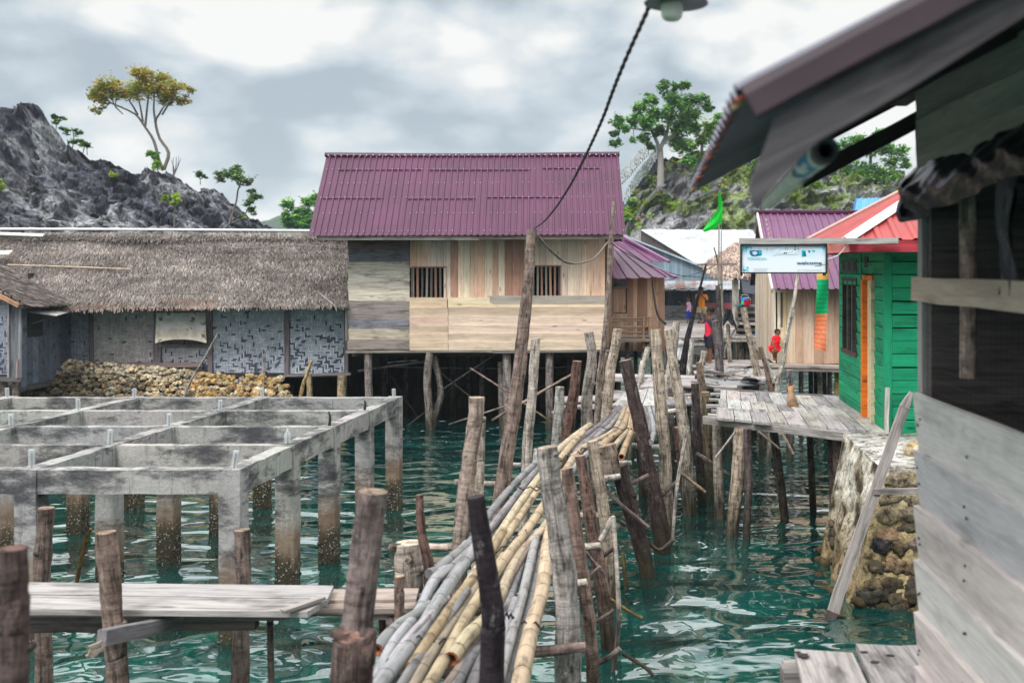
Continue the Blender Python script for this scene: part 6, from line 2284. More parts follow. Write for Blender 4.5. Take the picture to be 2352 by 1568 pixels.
for pts, w_, col, dz in (([(1004, 1330), (1050, 1290), (1110, 1230), (1160, 1168), (1222, 1090)], (22, 13), 'g', .02), ([(1080, 1350), (1120, 1300), (1172, 1222), (1226, 1140)], (22, 15), 'm', .0),
                         ([(1128, 1400), (1160, 1345), (1200, 1282), (1246, 1210)], (22, 15), 'm', .01), ([(1150, 1600), (1186, 1490), (1216, 1390), (1236, 1300), (1250, 1230)], (26, 18), 'g', -.03),
                         ([(905, 1600), (952, 1524), (1000, 1460), (1060, 1376)], (28, 20), 'g', .06), ([(956, 1600), (1010, 1520), (1060, 1440), (1100, 1380)], (24, 18), 'g', .0),
                         ([(1006, 1600), (1050, 1540), (1096, 1462), (1130, 1410)], (26, 20), 'm', .02), ([(896, 1520), (950, 1450), (1010, 1390)], (24, 20), 'g', .07), ([(1116, 1600), (1140, 1530), (1160, 1460), (1176, 1400)], (26, 22), 'g', .02),
                         ([(1348, 1050), (1384, 1026), (1420, 1000), (1441, 960)], (12, 9), 'g', .0), ([(1276, 1080), (1312, 1036), (1356, 1004), (1400, 968)], (14, 10), 'm', .0)):
    cane(pts, w_, col, dz)
# cords
q = MB()
for line, n in (([(1086, 1244), (1142, 1268), (1208, 1216)], 4), ([(955, 1465), (1012, 1474), (1070, 1462), (1120, 1430)], 4), ([(1180, 1120), (1240, 1122)], 2), ([(1370, 982), (1440, 984), (1456, 988)], 3), ([(1332, 1034), (1372, 1014), (1410, 1000)], 3),
                ([(1198, 1432), (1250, 1436)], 2), ([(1162, 1412), (1180, 1415)], 2), ([(1280, 1064), (1310, 1040), (1340, 1042)], 3)):
    pp = [W(u, v, 1.385) for u, v in line]
    pts = []
    for a, b3 in zip(pp, pp[1:]):
        for k in range(8):
            c = a.lerp(b3, k / 8)
            c.z += .018 * math.sin(k * 1.6)
            pts.append(c)
    pts.append(pp[-1])
    q = MB()
    q.tube(pts, .006, 5, (.02, .018, .022))
    q.build('cord', M_DARK, root)
# cross sticks
for (a, b3, z, w_, t) in (((1150, 1494), (1345, 1484), 1.17, 24, C(130, 112, 106)), ((1300, 1250), (1380, 1252), 1.2, 17, C(190, 178, 166)), ((1290, 1334), (1348, 1336), 1.2, 18, C(186, 176, 164)),
                          ((1380, 1060), (1450, 1062), 1.2, 11, C(200, 192, 182)), ((1364, 1098), (1424, 1094), 1.2, 16, C(176, 166, 160)), ((1452, 1022), (1514, 1026), 1.2, 12, C(196, 186, 176)), ((1460, 990), (1536, 994), 1.22, 10, C(180, 170, 160)),
                          ((1486, 946), (1562, 942), 1.22, 12, C(190, 180, 170)), ((1044, 1106), (1166, 1110), 1.2, 14, C(170, 156, 146)), ((978, 1256), (1066, 1250), 1.2, 18, C(172, 158, 146)), ((1176, 1066), (1216, 1062), 1.2, 9, C(160, 150, 144)),
                          ((1355, 936), (1392, 935), 1.25, 9, C(190, 176, 160)), ((1376, 956), (1408, 953), 1.25, 10, C(170, 150, 136)), ((1522, 886), (1596, 884), 1.3, 9, C(180, 168, 156)), ((1530, 916), (1590, 914), 1.3, 10, C(170, 150, 136)),
                          ((1306, 1178), (1372, 1182), 1.15, 14, C(170, 158, 148)), ((1394, 992), (1430, 990), 1.18, 9, C(140, 130, 124)), ((860, 1540), (1130, 1536), 1.14, 26, C(120, 108, 102)), ((1010, 1400), (1230, 1396), 1.15, 18, C(116, 104, 100))):
    q = MB()
    p0, p1 = W(*a, z), W(*b3, z)
    q.tube([p0, (p0 + p1) / 2 + V((0, 0, -.015)), p1], [w_ * .5 * p0.y / F, w_ * .55 * p0.y / F, w_ * .48 * p1.y / F], 8, t, .1, tcap=C(206, 192, 172), sub=4)
    q.build('cross_stick', M_BARK, root, smooth=True)
# tangled braces under the deck
for pts, Y, w_, t in (([(1424, 1195), (1470, 1225), (1512, 1262), (1545, 1240)], 11.5, 9, C(110, 96, 92)), ([(1545, 1240), (1556, 1110), (1580, 980)], 11.8, 9, C(170, 160, 152)), ([(1408, 1185), (1416, 1290), (1420, 1440), (1402, 1580)], 8.4, 11, C(186, 172, 162)),
                      ([(1380, 1240), (1404, 1196), (1412, 1190)], 8.8, 15, C(176, 166, 156)), ([(1356, 1530), (1400, 1508), (1424, 1488)], 7.6, 14, C(150, 134, 130)), ([(1355, 1300), (1420, 1250)], 9.0, 10, C(120, 104, 98)),
                      ([(1380, 1360), (1440, 1400), (1475, 1418)], 9.1, 8, C(150, 126, 76)), ([(1384, 1120), (1440, 1170), (1490, 1210)], 10.8, 9, C(110, 96, 90)), ([(1430, 1120), (1490, 1090)], 11.2, 10, C(120, 104, 100)), ([(1556, 1080), (1620, 1130)], 13, 8, C(140, 118, 100)),
                      ([(1600, 1040), (1675, 1090)], 14, 9, C(130, 118, 110)), ([(1480, 1200), (1520, 1140), (1560, 1100)], 12.4, 8, C(108, 96, 90)), ([(1350, 1440), (1410, 1400)], 8.4, 9, C(124, 110, 104)), ([(1430, 1500), (1480, 1530), (1500, 1550)], 8, 9, C(90, 76, 74)),
                      ([(1400, 1050), (1466, 1100), (1500, 1150)], 12, 7, C(104, 92, 88)), ([(1320, 1350), (1380, 1300)], 8.2, 9, C(130, 112, 104)), ([(1306, 1200), (1340, 1260), (1390, 1320)], 8.6, 8, C(116, 100, 96)), ([(1340, 1410), (1350, 1500)], 7.4, 14, C(150, 136, 130))):
    q = MB()
    q.tube([P(u, v, Y) for u, v in pts], w_ * .5 * Y / F, 7, t, .14, sub=5)
    q.build('brace', M_BARK, root, smooth=True)
for pts, Y, w_, t in (([(1344, 1310), (1356, 1420), (1368, 1560)], 7.6, 17, C(168, 162, 158)), ([(1376, 1290), (1384, 1420), (1390, 1560)], 9.3, 14, C(120, 104, 98)), ([(1430, 1270), (1440, 1370)], 10.6, 10, C(130, 110, 60))):
    q = MB()
    pp = [P(u, v, Y) for u, v in pts]
    pp.append(pp[-1] + (pp[-1] - pp[-2]).normalized() * .8)
    q.tube(pp, w_ * .5 * Y / F, 7, t, .12, sub=4)
    q.build('brace', M_BARK, root, smooth=True)

# ------------------------------------------------------------------ plank walkway at the far end of the bridge
root = thing('plank_walkway', 'patched walkway of grey planks leading from the bamboo bridge to the houses', 'walkway', W(1500, 890, 1.32))


def plank(quad, z, t, th=.03, name='walkway_plank', par=None, jit=.006):
    q = MB()
    pts = [W(u, v, z + R.uniform(-jit, jit)) for u, v in quad]
    n = (pts[1] - pts[0]).cross(pts[2] - pts[0])
    if n.z < 0:
        pts = pts[::-1]
    L = [(pts[i] - pts[i - 1]) for i in range(4)]
    q.slab(pts, th, t, nrm=(0, 0, -1), grain=max(L, key=lambda x: x.length))
    return q.build(name, M_OLDWOOD, par or root)


for quad, z, c in (([(1405, 931), (1474, 931), (1488, 892), (1438, 899)], 1.34, 0), ([(1476, 931), (1514, 931), (1503, 891), (1490, 891)], 1.35, 2), ([(1470, 888), (1503, 888), (1506, 864), (1494, 862)], 1.36, 0), ([(1505, 890), (1560, 890), (1580, 866), (1530, 862)], 1.34, 2),
                   ([(1388, 864), (1596, 868), (1596, 862), (1388, 857)], 1.38, 2), ([(1392, 872), (1590, 876), (1590, 870), (1392, 866)], 1.34, 1), ([(1566, 886), (1693, 889), (1693, 881), (1566, 876)], 1.40, 4), ([(1580, 898), (1690, 900), (1690, 892), (1580, 890)], 1.30, 3),
                   ([(1280, 922), (1425, 915), (1425, 904), (1280, 912)], 1.33, 0), ([(1284, 936), (1420, 930), (1420, 920), (1284, 926)], 1.27, 3), ([(1380, 915), (1435, 912), (1440, 898), (1400, 894)], 1.3, 3), ([(1510, 930), (1600, 926), (1600, 916), (1510, 916)], 1.3, 3),
                   ([(1520, 908), (1600, 906), (1600, 896), (1520, 896)], 1.28, 1), ([(1600, 872), (1648, 872), (1650, 862), (1606, 858)], 1.36, 0)):
    plank(quad, z, var(DK[c], .1))
v = 876
k = 0
while v > 826:
    dv = R.uniform(5.0, 7.5)
    cx = 1560 + (876 - v) * 1.6
    n = 4
    us = sorted([cx + R.uniform(-8, 8) + i * (52 - (876 - v) * .1) for i in range(n + 1)])
    for a, b3 in zip(us, us[1:]):
        if R.random() < .9:
            sk = R.uniform(-4, 4)
            plank([(a, v), (b3 - 1.5, v), (b3 - 1.5 + sk, v - dv + .7), (a + sk, v - dv + .7)], 1.34 + R.uniform(0, .04), var(R.choice(DK), .14))
    v -= dv
for k in range(9):
    u = 1676 + k * 10.5
    plank([(u, 858), (u + 9.6, 858), (u + 12.6, 842), (u + 3.0, 842)], 1.36, var(R.choice(DK), .12))
plank([(1672, 836), (1786, 842), (1780, 834), (1674, 829)], 1.42, C(170, 156, 150))
plank([(1640, 872), (1760, 872), (1760, 862), (1640, 864)], 1.33, C(120, 112, 110))
for (a, b3, z, h_) in (((1530, 878), (1700, 872), 1.22, .12), ((1540, 860), (1690, 858), 1.22, .12), ((1286, 918), (1520, 912), 1.2, .12), ((1290, 930), (1420, 926), 1.1, .14), ((1600, 892), (1750, 886), 1.18, .12)):
    q = MB()
    q.beam(W(*a, z), W(*b3, z), .1, h_, var(C(118, 110, 108), .12), seg=4, jit=.008)
    q.build('joist', M_OLDWOOD, root)
q = MB()
q.slab([W(1640, 886, 1.40), W(1738, 883, 1.40), W(1748, 872, 1.42), W(1650, 876, 1.44)], .02, C(120, 122, 126), nrm=(0, 0, -1))
q.slab([W(1700, 872, 1.45), W(1712, 864, 1.54), W(1736, 868, 1.54), W(1748, 874, 1.44)], .02, C(84, 88, 94), nrm=(0, 0, -1))
q.build('zinc_scrap', M_ZINC, root)
for (u, v, Y) in ((1640, 880, 17.5), (1700, 884, 17.8), (1750, 880, 18), (1540, 890, 16.4), (1580, 880, 17.4), (1660, 858, 20.4), (1730, 850, 20.8), (1600, 850, 20.5), (1560, 870, 18.6)):
    stilt(root, [(u, v), (u + R.uniform(-4, 4), v + 110)], Y, 6, 7, var(C(112, 102, 98), .15))
for (u0, u1, v, Y, w_) in ((1530, 1660, 792, 23, 9), (1664, 1745, 776, 24.5, 10), (1664, 1735, 783, 24, 8), (1540, 1640, 780, 24.5, 6)):
    q = MB()
    q.tube([P(u0, v, Y), P((u0 + u1) / 2, v + 1, Y), P(u1, v - 1, Y)], w_ * .45 * Y / F, 7, C(164, 156, 150), .08, sub=3)
    q.build('rail', M_BARK, root, smooth=True)
q = MB()
for k in range(16):
    a = (1440 + R.uniform(0, 290), R.uniform(838, 880))
    L = R.uniform(18, 60)
    z = 1.4 + R.uniform(0, .04)
    q.beam(W(*a, z), W(a[0] + L, a[1] + R.uniform(-8, 8), z + R.uniform(0, .08)), R.uniform(.04, .12), .03, var(R.choice(DK + [C(90, 84, 84)]), .2), seg=2, jit=.006)
q.build('loose_lumber', M_OLDWOOD, root)
q = MB()
for (a, b3, t) in (((1534, 830), (1560, 780), C(186, 190, 192)), ((1556, 826), (1580, 782), C(170, 174, 176))):
    q.slab([W(a[0], a[1], 1.4), W(a[0] + 22, a[1], 1.4), P(b3[0] + 6, b3[1], 24.0), P(b3[0] - 14, b3[1], 24.0)], .02, t, nrm=(0, .5, -.8))
q.slab([P(1575, 782, 23.5), P(1628, 786, 23.5), P(1640, 822, 23.0), P(1570, 808, 23.0)], .02, (.015, .016, .018), nrm=(0, 1, 0))
q.build('sheet_scrap', M_ZINC, root)

# ------------------------------------------------------------------ plank jetty
root = thing('plank_jetty', 'short jetty of pale sawn planks resting on dark joists', 'jetty', W(400, 1370, 1.28))
for quad, z, t in (([(-60, 1362), (752, 1374), (766, 1344), (-60, 1335)], 1.32, C(158, 154, 152)), ([(-60, 1397), (706, 1404), (752, 1376), (-60, 1364)], 1.335, C(164, 159, 156)), ([(736, 1378), (956, 1374), (962, 1350), (752, 1352)], 1.27, C(164, 150, 140)),
                   ([(700, 1398), (950, 1396), (958, 1378), (730, 1380)], 1.25, C(150, 136, 128)), ([(-60, 1420), (640, 1412), (700, 1400), (-60, 1396)], 1.22, C(120, 110, 106)), ([(820, 1410), (960, 1410), (966, 1398), (826, 1398)], 1.2, C(128, 116, 112))):
    plank(quad, z, t, .035, 'jetty_plank', root, .002)
q = MB()
q.beam(W(648, 1404, 1.36), W(742, 1372, 1.36), .05, .02, C(150, 142, 136))
q.build('cleat', M_NEWWOOD, root)
for a, b3, z, h_, t in (((-60, 1430), (590, 1425), 1.17, .10, C(104, 92, 88)), ((-60, 1400), (700, 1392), 1.2, .07, C(110, 98, 94)), ((700, 1392), (1010, 1384), 1.16, .1, C(110, 98, 94))):
    q = MB()
    q.beam(W(*a, z), W(*b3, z), .08, h_, t, seg=6, jit=.006)
    q.build('joist', M_OLDWOOD, root)
q = MB()
q.beam(P(236, 1462, 5.6), P(470, 1412, 6.5), .06, .085, C(122, 118, 120), seg=6, jit=.006)
q.build('slanting_beam', M_OLDWOOD, root)
q = MB()
for k in range(7):
    p = P(238, 1468, 5.58) + V((R.uniform(-.02, .02), -.03, R.uniform(-.05, .02)))
    q.beam(p, p + V((-.05, -.04, R.uniform(-.05, .01))), .02, .015, C(150, 136, 124))
q.build('splinters', M_WOOD, root)
for u, v, Y, r, t in ((620, 1420, 6.6, 8, C(110, 96, 90)), (880, 1400, 6.5, 12, C(120, 100, 92)), (900, 1420, 6.3, 14, C(100, 88, 84))):
    stilt(root, [(u, v), (u + 2, v + 90)], Y, r, r, t, 'jetty_leg')

# ================================================================== SHACK IN FRONT
root = thing('market_shack', 'dark grey board shack in the foreground with open meshed window', 'shack', (1.3, 3.6, 1.3))
Cn = V((617 * 4.5 / F, 4.5, 0))
Cf = V((852 * 3.39 / F, 3.39, 0))
wd = (Cf - Cn).normalized()
wn_ = V((-1, 0, 0))
wn_ = V((wd.y, -wd.x, 0))
if wn_.x > 0:
    wn_ = -wn_


def wp(s_, z, o=0.0):
    """point on the shack wall: s_ metres from the far corner towards the lens, height z, o outwards"""
    p = Cn + wd * s_ + wn_ * o
    return V((p.x, p.y, z))


LEN = 2.3
zs = [3.4 - (v - V0) * 4.5 / F for v in (905, 1037, 1163, 1288, 1408, 1530, 1640)]
WG = [C(214, 206, 205), C(200, 193, 195), C(212, 203, 200), C(220, 211, 207), C(216, 205, 199), C(208, 198, 195)]
for k in range(6):
    q = MB()
    zc = (zs[k] + zs[k + 1]) / 2
    dd = R.uniform(-.012, .008)
    q.beam(wp(dd, zc, .012), wp(LEN, zc + R.uniform(-.01, .01), .012), .025, zs[k] - zs[k + 1] + .02, var(WG[k], .04), up=(-.11, 0, 1), seg=9, jit=.0025)
    q.build('wall_board', M_WALLB, root)
q = MB()
for k in range(6):
    zc = zs[k] - .05
    for s_ in (.04, .06, .62, .64, 1.3):
        q.lathe([(.007, 0), (.006, .004), (.001, .006)], wp(s_ + R.uniform(-.01, .01), zc - R.uniform(0, .12), .028), 6, (.035, .03, .03), axis=wn_)
q.build_each('nail', M_DARK, root)
ub = []
for (va, vb, vc, vd, t) in ((340, 393, None, None, (.85, .58, .54)), (280, 341, None, None, (.85, .60, .57)), (215, 281, None, None, (.62, .44, .42))):
    q = MB()
    za, zb_ = 3.4 - (va - V0) * 4.5 / F, 3.4 - (vb - V0) * 4.5 / F
    q.beam(wp(0, (za + zb_) / 2, .012), wp(LEN, (za + zb_) / 2, .012), .025, za - zb_ + .01, t, up=(-.06, 0, 1), seg=5, jit=.003)
    q.build('wall_board', M_NEWWOOD, root)
q = MB()
q.beam(wp(-.01, zs[0] - .1, -.02), wp(-.01, 4.25, -.02), .06, .05, C(176, 172, 170), up=wn_, seg=4, jit=.002)
q.build('corner_post', M_WALLB, root)
q = MB()
q.beam(wp(0.0, 3.308, .03), wp(LEN, 3.30, .03), .03, .105, C(214, 190, 172), seg=6, jit=.003)
q.build('window_rail', M_WALLB, root)
q = MB()
q.tube([wp(.42, 2.95, -.06), wp(.42, 3.4, -.06), wp(.41, 3.75, -.06)], .035, 10, C(214, 184, 170), .1, sub=4)
q.build('inner_post', M_BARK, root, smooth=True)
q = MB()
q.cub(1.235, 4.2, 4.42, 4.48, 1.25, 4.3, C(120, 112, 110))
q.cub(4.2, 4.25, 2.3, 4.5, 1.25, 4.6, (.04, .035, .035))
q.cub(1.36, 4.2, 2.22, 2.28, 1.25, 4.6, (.04, .035, .035))
q.cub(1.3, 4.2, 2.28, 4.44, 1.2, 1.26, (.04, .035, .035))
q.cub(2.6, 2.66, 2.3, 4.4, 1.3, 2.9, (.05, .04, .04))
q.cub(1.3, 4.2, 2.28, 4.44, 4.32, 4.36, (.03, .03, .03))
q.build('inner_wall', M_OLDWOOD, root)
q = MB()
for k in range(30):
    s_ = .05 + k * .05
    q.beam(wp(s_, zs[0] - .01, -.006), wp(s_, 3.7, -.006), .0009, .0009, (.05, .05, .05), up=wn_)
for k in range(18):
    z = zs[0] + .03 + k * .05
    q.beam(wp(.02, z, -.006), wp(1.6, z, -.006), .0009, .0009, (.05, .05, .05), up=wn_)
q.build('wire_mesh', M_DARK, root)

# roof over the shack
RX, RZ, YN, YF = .2, 3.79, 2.2, 5.1
rz = lambda x: RZ + (x - RX) * .522
q = MB()
corr(q, V((4.4, YF, rz(4.4))), V((4.4, YN, rz(4.4))), V((RX, YN, RZ)), V((RX, YF, RZ)), .11, .034, C(112, 112, 124), 10, up=(-.46, 0, .89), sine=True, jit=.012)
rf = q.build('roof', M_DARKROOF, root)
q = MB()
for k in range(34):
    y = YN + (YF - YN) * (k + R.random()) / 34
    L = R.uniform(.006, .026)
    q.slab([V((RX + .01, y, RZ + .004)), V((RX + .01, y + .05, RZ + .004)), V((RX - L, y + .045, RZ - L * .5)), V((RX - L * .7, y + .01, RZ - L * .45))], .006, R.choice([C(90, 50, 56), C(176, 84, 56), C(150, 140, 96), C(70, 50, 58), C(64, 44, 52), C(64, 44, 52)]), nrm=(.4, 0, -.9))
q.build_each('torn_edge', M_PLAIN, rf)


def rake(pts, y, th, t, name, mat, par=None):
    """board outline given in photo pixels on the plane Y = y"""
    q = MB()
    pp = [P(u, v, y) for u, v in pts]
    q.slab(pp, th, t, nrm=(0, 1, 0), grain=(1, 0, .52))
    return q.build(name, mat, par or root)


q = MB()
a0, a1 = P(1708, 216, 2.19), P(2560, -230, 2.19)
d = (a1 - a0).normalized()
up_ = V((-d.z, 0, d.x))
n = 20
vs, ts = [], []
for i in range(n + 1):
    p = a0.lerp(a1, i / n)
    for k, (off, dy) in enumerate(((.012, .16), (.018, .0), (-.004, -.012), (-.055, -.014), (-.062, -.004))):
        vs.append(p + up_ * (off + .003 * noise.noise(p * 6 + V((k, 0, 0)))) + V((0, dy, 0)))
        ts.append(var(C(44, 26, 37) if k < 3 else C(52, 34, 43), .2))
fs = [(i * 5 + k, i * 5 + k + 1, (i + 1) * 5 + k + 1, (i + 1) * 5 + k) for i in range(n) for k in range(4)]
q.add(vs, fs, [(0, 0, 0)] * len(vs), ts)
q.build('rake_flashing', M_DARKROOF, rf)
rake([(1784, 262), (1757, 340), (1722, 425), (1727, 455), (1737, 476), (1800, 405), (1851, 351), (1884, 321), (1977, 269), (2082, 209), (2229, 116), (2400, 8), (2560, -95), (2560, -190), (2352, -60), (2100, 80), (1900, 196)], 2.215, .03, C(84, 80, 83), 'barge_board', M_OLDWOOD, rf)
q = MB()
xs0, xs1 = .62, 4.2
q.beam((.70, 4.72, rz(.70) - .235), (1.36, 4.72, rz(1.36) - .235), .06, .075, C(60, 54, 54), seg=3, jit=.003)
q.beam((.66, 5.04, rz(.66) - .055), (4.2, 5.04, rz(4.2) - .055), .03, .09, C(56, 50, 52), seg=4, jit=.003)
q.beam((.62, 3.4, rz(.62) - .09), (4.2, 3.4, rz(4.2) - .09), .07, .1, C(60, 54, 54), seg=4, jit=.003)
q.beam((1.22, 2.3, rz(1.22) - .07), (1.22, 4.95, rz(1.22) - .07), .08, .10, C(52, 48, 48), seg=4, jit=.003)
q.beam((.56, 2.3, rz(.56) - .05), (.56, 5.0, rz(.56) - .05), .05, .05, C(52, 48, 48), seg=4, jit=.003)
q.build_each('rafter', M_OLDWOOD, rf)
rake([(2104, 262), (2420, 90), (2420, 230), (2108, 345)], 4.56, .03, C(96, 88, 90), 'gable_board', M_WALLB, root)

# rolled banner under the eave
q = MB()
b0, b1 = P(1898, 344, 2.75), P(1764, 466, 4.3)
pts = [b0.lerp(b1, k / 10) for k in range(11)]
for i, p in enumerate(pts):
    p.x += .004 * noise.noise(V((i * .9, 0, 0)))
rs = [.036 - .0010 * i + .003 * noise.noise(V((i * .7, 3, 0))) for i in range(11)]
q.tube(pts, rs, 16, (.5, .52, .5), .04, sub=3, hollow=.62, tcap=(.05, .055, .06))
for i in range(len(q.v)):
    p = q.v[i]
    f = (p - b0).dot(b1 - b0) / (b1 - b0).length_squared
    nz = noise.noise(V((f * 5, p.x * 25, p.z * 25)))
    if q.t[i][0] > .3:
        if f < .06:
            q.t[i] = (.05, .055, .06)
        elif .08 < f < .26 and nz > -.15:
            q.t[i] = C(60, 140, 180)
        elif .26 <= f < .34 and nz < .1:
            q.t[i] = C(60, 110, 120)
        else:
            q.t[i] = C(226, 224, 214)
o = q.build('rolled_banner', M_PLAIN, loc=b0, smooth=True)
tag(o, 'rolled white banner with blue print tucked under the shack eave', 'banner')

# black plastic sheet over the window
q = MB()
nx, nz = 60, 22
vs, ts = [], []
for j in range(nz + 1):
    for i in range(nx + 1):
        x, z = i / nx, j / nz
        s_ = -.05 + x * 1.75
        top = 3.86 + .03 * x
        hem = interp([(-.1, 3.66), (.0, 3.605), (.12, 3.61), (.3, 3.655), (.5, 3.655), (.75, 3.68), (1.0, 3.71), (1.7, 3.71), (2, 3.71)], s_)
        zz = top + (hem - top) * z
        fold = noise.noise(V((s_ * 5 + zz * 11, zz * 4.0, 2))) * .032 + noise.noise(V((s_ * 9 - zz * 22, zz * 7, 5))) * .016
        o_ = .035 + fold + .035 * math.sin(z * 3.1)
        if s_ < .18:
            o_ += .055 * (1 - max(0, s_) / .18) * z
        p = wp(s_, zz, o_)
        if s_ < 0.02:
            p.y -= .02
        vs.append(p)
        ts.append((.006, .0065, .008))
w = nx + 1
fs = [(j * w + i, j * w + i + 1, (j + 1) * w + i + 1, (j + 1) * w + i) for j in range(nz) for i in range(nx)]
q.add(vs, fs, [(0, 0, 0)] * len(vs), ts)
vs2 = []
for k in range(12):
    for i in range(7):
        s_, z = .98 + i * .022, 3.78 - k * .043
        vs2.append(wp(s_ + .012 * math.sin(k * .8), z, .035 + .016 * math.sin(i * 1.9 + k * .5)))
q.add(vs2, [(k * 7 + i, k * 7 + i + 1, k * 7 + i + 8, k * 7 + i + 7) for k in range(11) for i in range(6)], [(0, 0, 0)] * len(vs2), (.016, .017, .02))
o = q.build('plastic_sheet', M_TARP, loc=wp(.5, 3.7, 0), smooth=True)
tag(o, 'crumpled black plastic sheet gathered above the shack window', 'plastic sheet')

# deck boards below the shack
root = thing('shack_deck', 'weathered deck boards with holes at the foot of the grey shack', 'deck', W(1990, 1520, 1.4))
for quad, z, t in (([(1825, 1489), (1958, 1498), (2012, 1610), (1852, 1610)], 1.40, C(164, 158, 154)), ([(1966, 1477), (2071, 1482), (2180, 1620), (2024, 1620)], 1.41, C(160, 154, 152)), ([(2072, 1481), (2122, 1480), (2230, 1620), (2182, 1620)], 1.405, C(166, 160, 156))):
    q = MB()
    pts = [W(u, v, z) for u, v in quad]
    pts[2] = pts[2] + (pts[2] - pts[1]).normalized() * 2.4  # boards lengthened out of view to bounce neutral light onto the shack wall
    pts[3] = pts[3] + (pts[3] - pts[0]).normalized() * 2.4
    q.slab(pts, .035, t, nrm=(0, 0, -1), grain=pts[2] - pts[1])
    q.build('deck_board', M_OLDWOOD, root)
q = MB()
for (u, v, r) in ((1842, 1508, .022), (1850, 1512, .016), (1985, 1502, .014), (2010, 1525, .016), (2046, 1510, .014), (1832, 1502, .012)):
    p = W(u, v, 1.4)
    q.stone((p.x, p.y, 1.412), r * 1.5, r, .004, (.02, .016, .014), lump=.5, lv=2)
q.build_each('knot_hole', M_DARK, root)
q = MB()
q.beam(W(1796, 1562, 1.3), W(1796, 1562, 1.3) + V((.9, .05, 0)), .12, .12, C(130, 124, 122), seg=4, jit=.005)
q.beam(W(1800, 1545, 1.31), W(1870, 1545, 1.31), .10, .10, C(150, 146, 142))
q.build_each('edge_beam', M_OLDWOOD, root)
for x, y in ((.72, 4.75), (1.3, 5.0)):
    q = MB()
    q.tube([(x, y, 1.32), (x, y, -1.4)], .06, 9, C(110, 98, 92), .1, sub=6)
    q.build('deck_leg', M_BARK, root, smooth=True)
for x, y in ((1.4, 4.3), (1.45, 2.5), (4.1, 4.3), (4.1, 2.5)):
    pass

# ------------------------------------------------------------------ plank ladder against the pier
root = thing('plank_ladder', 'grey plank ladder slanting from the water up past the stone pier', 'ladder', P(1905, 1420, 9.7))
q = MB()
q.beam(P(1880, 1490, 9.5), P(1912, 1404, 9.7), .10, .05, C(70, 62, 60), up=(0, 1, 0), seg=3, jit=.005)
q.beam(P(1912, 1404, 9.7), P(2078, 935, 10.0), .115, .04, C(156, 148, 144), up=(0, 1, 0), seg=12, jit=.006, w1=.10)
q.beam(P(2078, 935, 10.0), P(2094, 900, 10.0), .10, .04, C(160, 152, 146), up=(0, 1, 0), seg=2, jit=.004, w1=.03)
q.build('side_rail', M_OLDWOOD, root)
q = MB()
q.beam(P(2006, 1128, 9.86), P(2160, 1127, 9.86), .05, .055, C(158, 150, 146), seg=4, jit=.004)
q.build('rung', M_OLDWOOD, root)
q = MB()
q.beam(P(2036, 996, 11.7), P(2038, 890, 11.7), 9 * 11.7 / F, .04, C(190, 184, 176), up=(0, 1, 0), seg=3, jit=.003)
o = q.build('plank_offcut', M_OLDWOOD, loc=P(2036, 996, 11.7))
tag(o, 'short pale slat leaning on the green front wall', 'slat')

# ------------------------------------------------------------------ lamp and cables
Yl = 3.5
root = thing('hanging_lamp', 'outdoor lamp with flat enamel shade and milky glass bulb', 'lamp', P(1544, 10, Yl))
q = MB()
c = P(1553, 4, Yl)
q.lathe([(.03, .05), (.05, .035), (.085, .012), (.113, -.004), (.113, -.008), (.08, .000), (.03, .004)], c, 28, C(150, 148, 146))
q.build('lamp_shade', M_PLAIN, root, smooth=True)
q = MB()
q.lathe([(.026, .0), (.036, -.005), (.039, -.02), (.038, -.045), (.034, -.058), (.024, -.066), (.008, -.069)], c + V((-.015, 0, 0)), 20, (.62, .66, .52))
q.build('lamp_bulb', M_PRINT, root, smooth=True)
q = MB()
q.tube([c + V((0, 0, .04)), c + V((0, 0, .22))], .012, 8, (.05, .05, .05))
q.beam(c + V((-.25, .05, .24)), V((1.6, 3.0, c.z + .34)), .05, .05, C(110, 100, 96))
q.beam(V((1.6, 3.0, c.z + .34)), V((1.6, 3.0, 4.3)), .05, .05, C(110, 100, 96))
q.build('lamp_arm', M_OLDWOOD, root)


def cable(pts, r, name, label, twist=False, t=(.018, .015, .02), sub=10):
    q = MB()
    if not twist:
        q.tube(pts, r, 6, t, sub=sub)
    else:
        m2 = MB()
        m2.tube(pts, r, 3, t, sub=sub, caps=False)
        ring = [sum(m2.v[i:i + 3], V()) / 3 for i in range(0, len(m2.v), 3)]
        for ph in (0, math.pi):
            pp = []
            L = 0
            for i, p in enumerate(ring):
                if i:
                    L += (p - ring[i - 1]).length
                a = L * 34 + ph
                pp.append(p + V((math.cos(a) * r, math.sin(a) * r, math.sin(a + 1.2) * r * .6)))
            q.tube(pp, r * .95, 6, t)
    o = q.build(name, M_DARK, loc=pts[0], smooth=True)
    return tag(o, label, 'cable', 'electric cables')


pA = P(1226, 530, 9.35)
pB = c + V((-.08, .02, .01))
pts = []
for k in range(13):
    f = k / 12
    uv = [(1228, 524), (1250, 508), (1280, 472), (1310, 425), (1336, 376), (1362, 322), (1386, 268), (1406, 214), (1424, 168), (1446, 116), (1466, 72), (1484, 32), (1500, -6)][k]
    inv = 1 / 9.35 + (1 / 3.55 - 1 / 9.35) * f
    pts.append(P(*uv, 1 / inv))
cable(pts, .0062, 'electric_cable', 'twisted dark cable running up from the tallest pole to the lamp', True, sub=14)
cable([P(1236, 545, 9.4), P(1262, 572, 10.3), P(1296, 600, 11.5), P(1330, 605, 12.4), P(1365, 592, 13.4), P(1396, 556, 14.3)], .010, 'electric_cable', 'sagging cable with a knot between the tallest pole and the thin grey pole', True, C(110, 100, 92))
cable([P(1400, 556, 14.4), P(1440, 582, 16), P(1500, 612, 19), P(1560, 632, 22), P(1652, 640, 23.9)], .008, 'electric_cable', 'dark cable crossing the tiered purple roof to the mast')
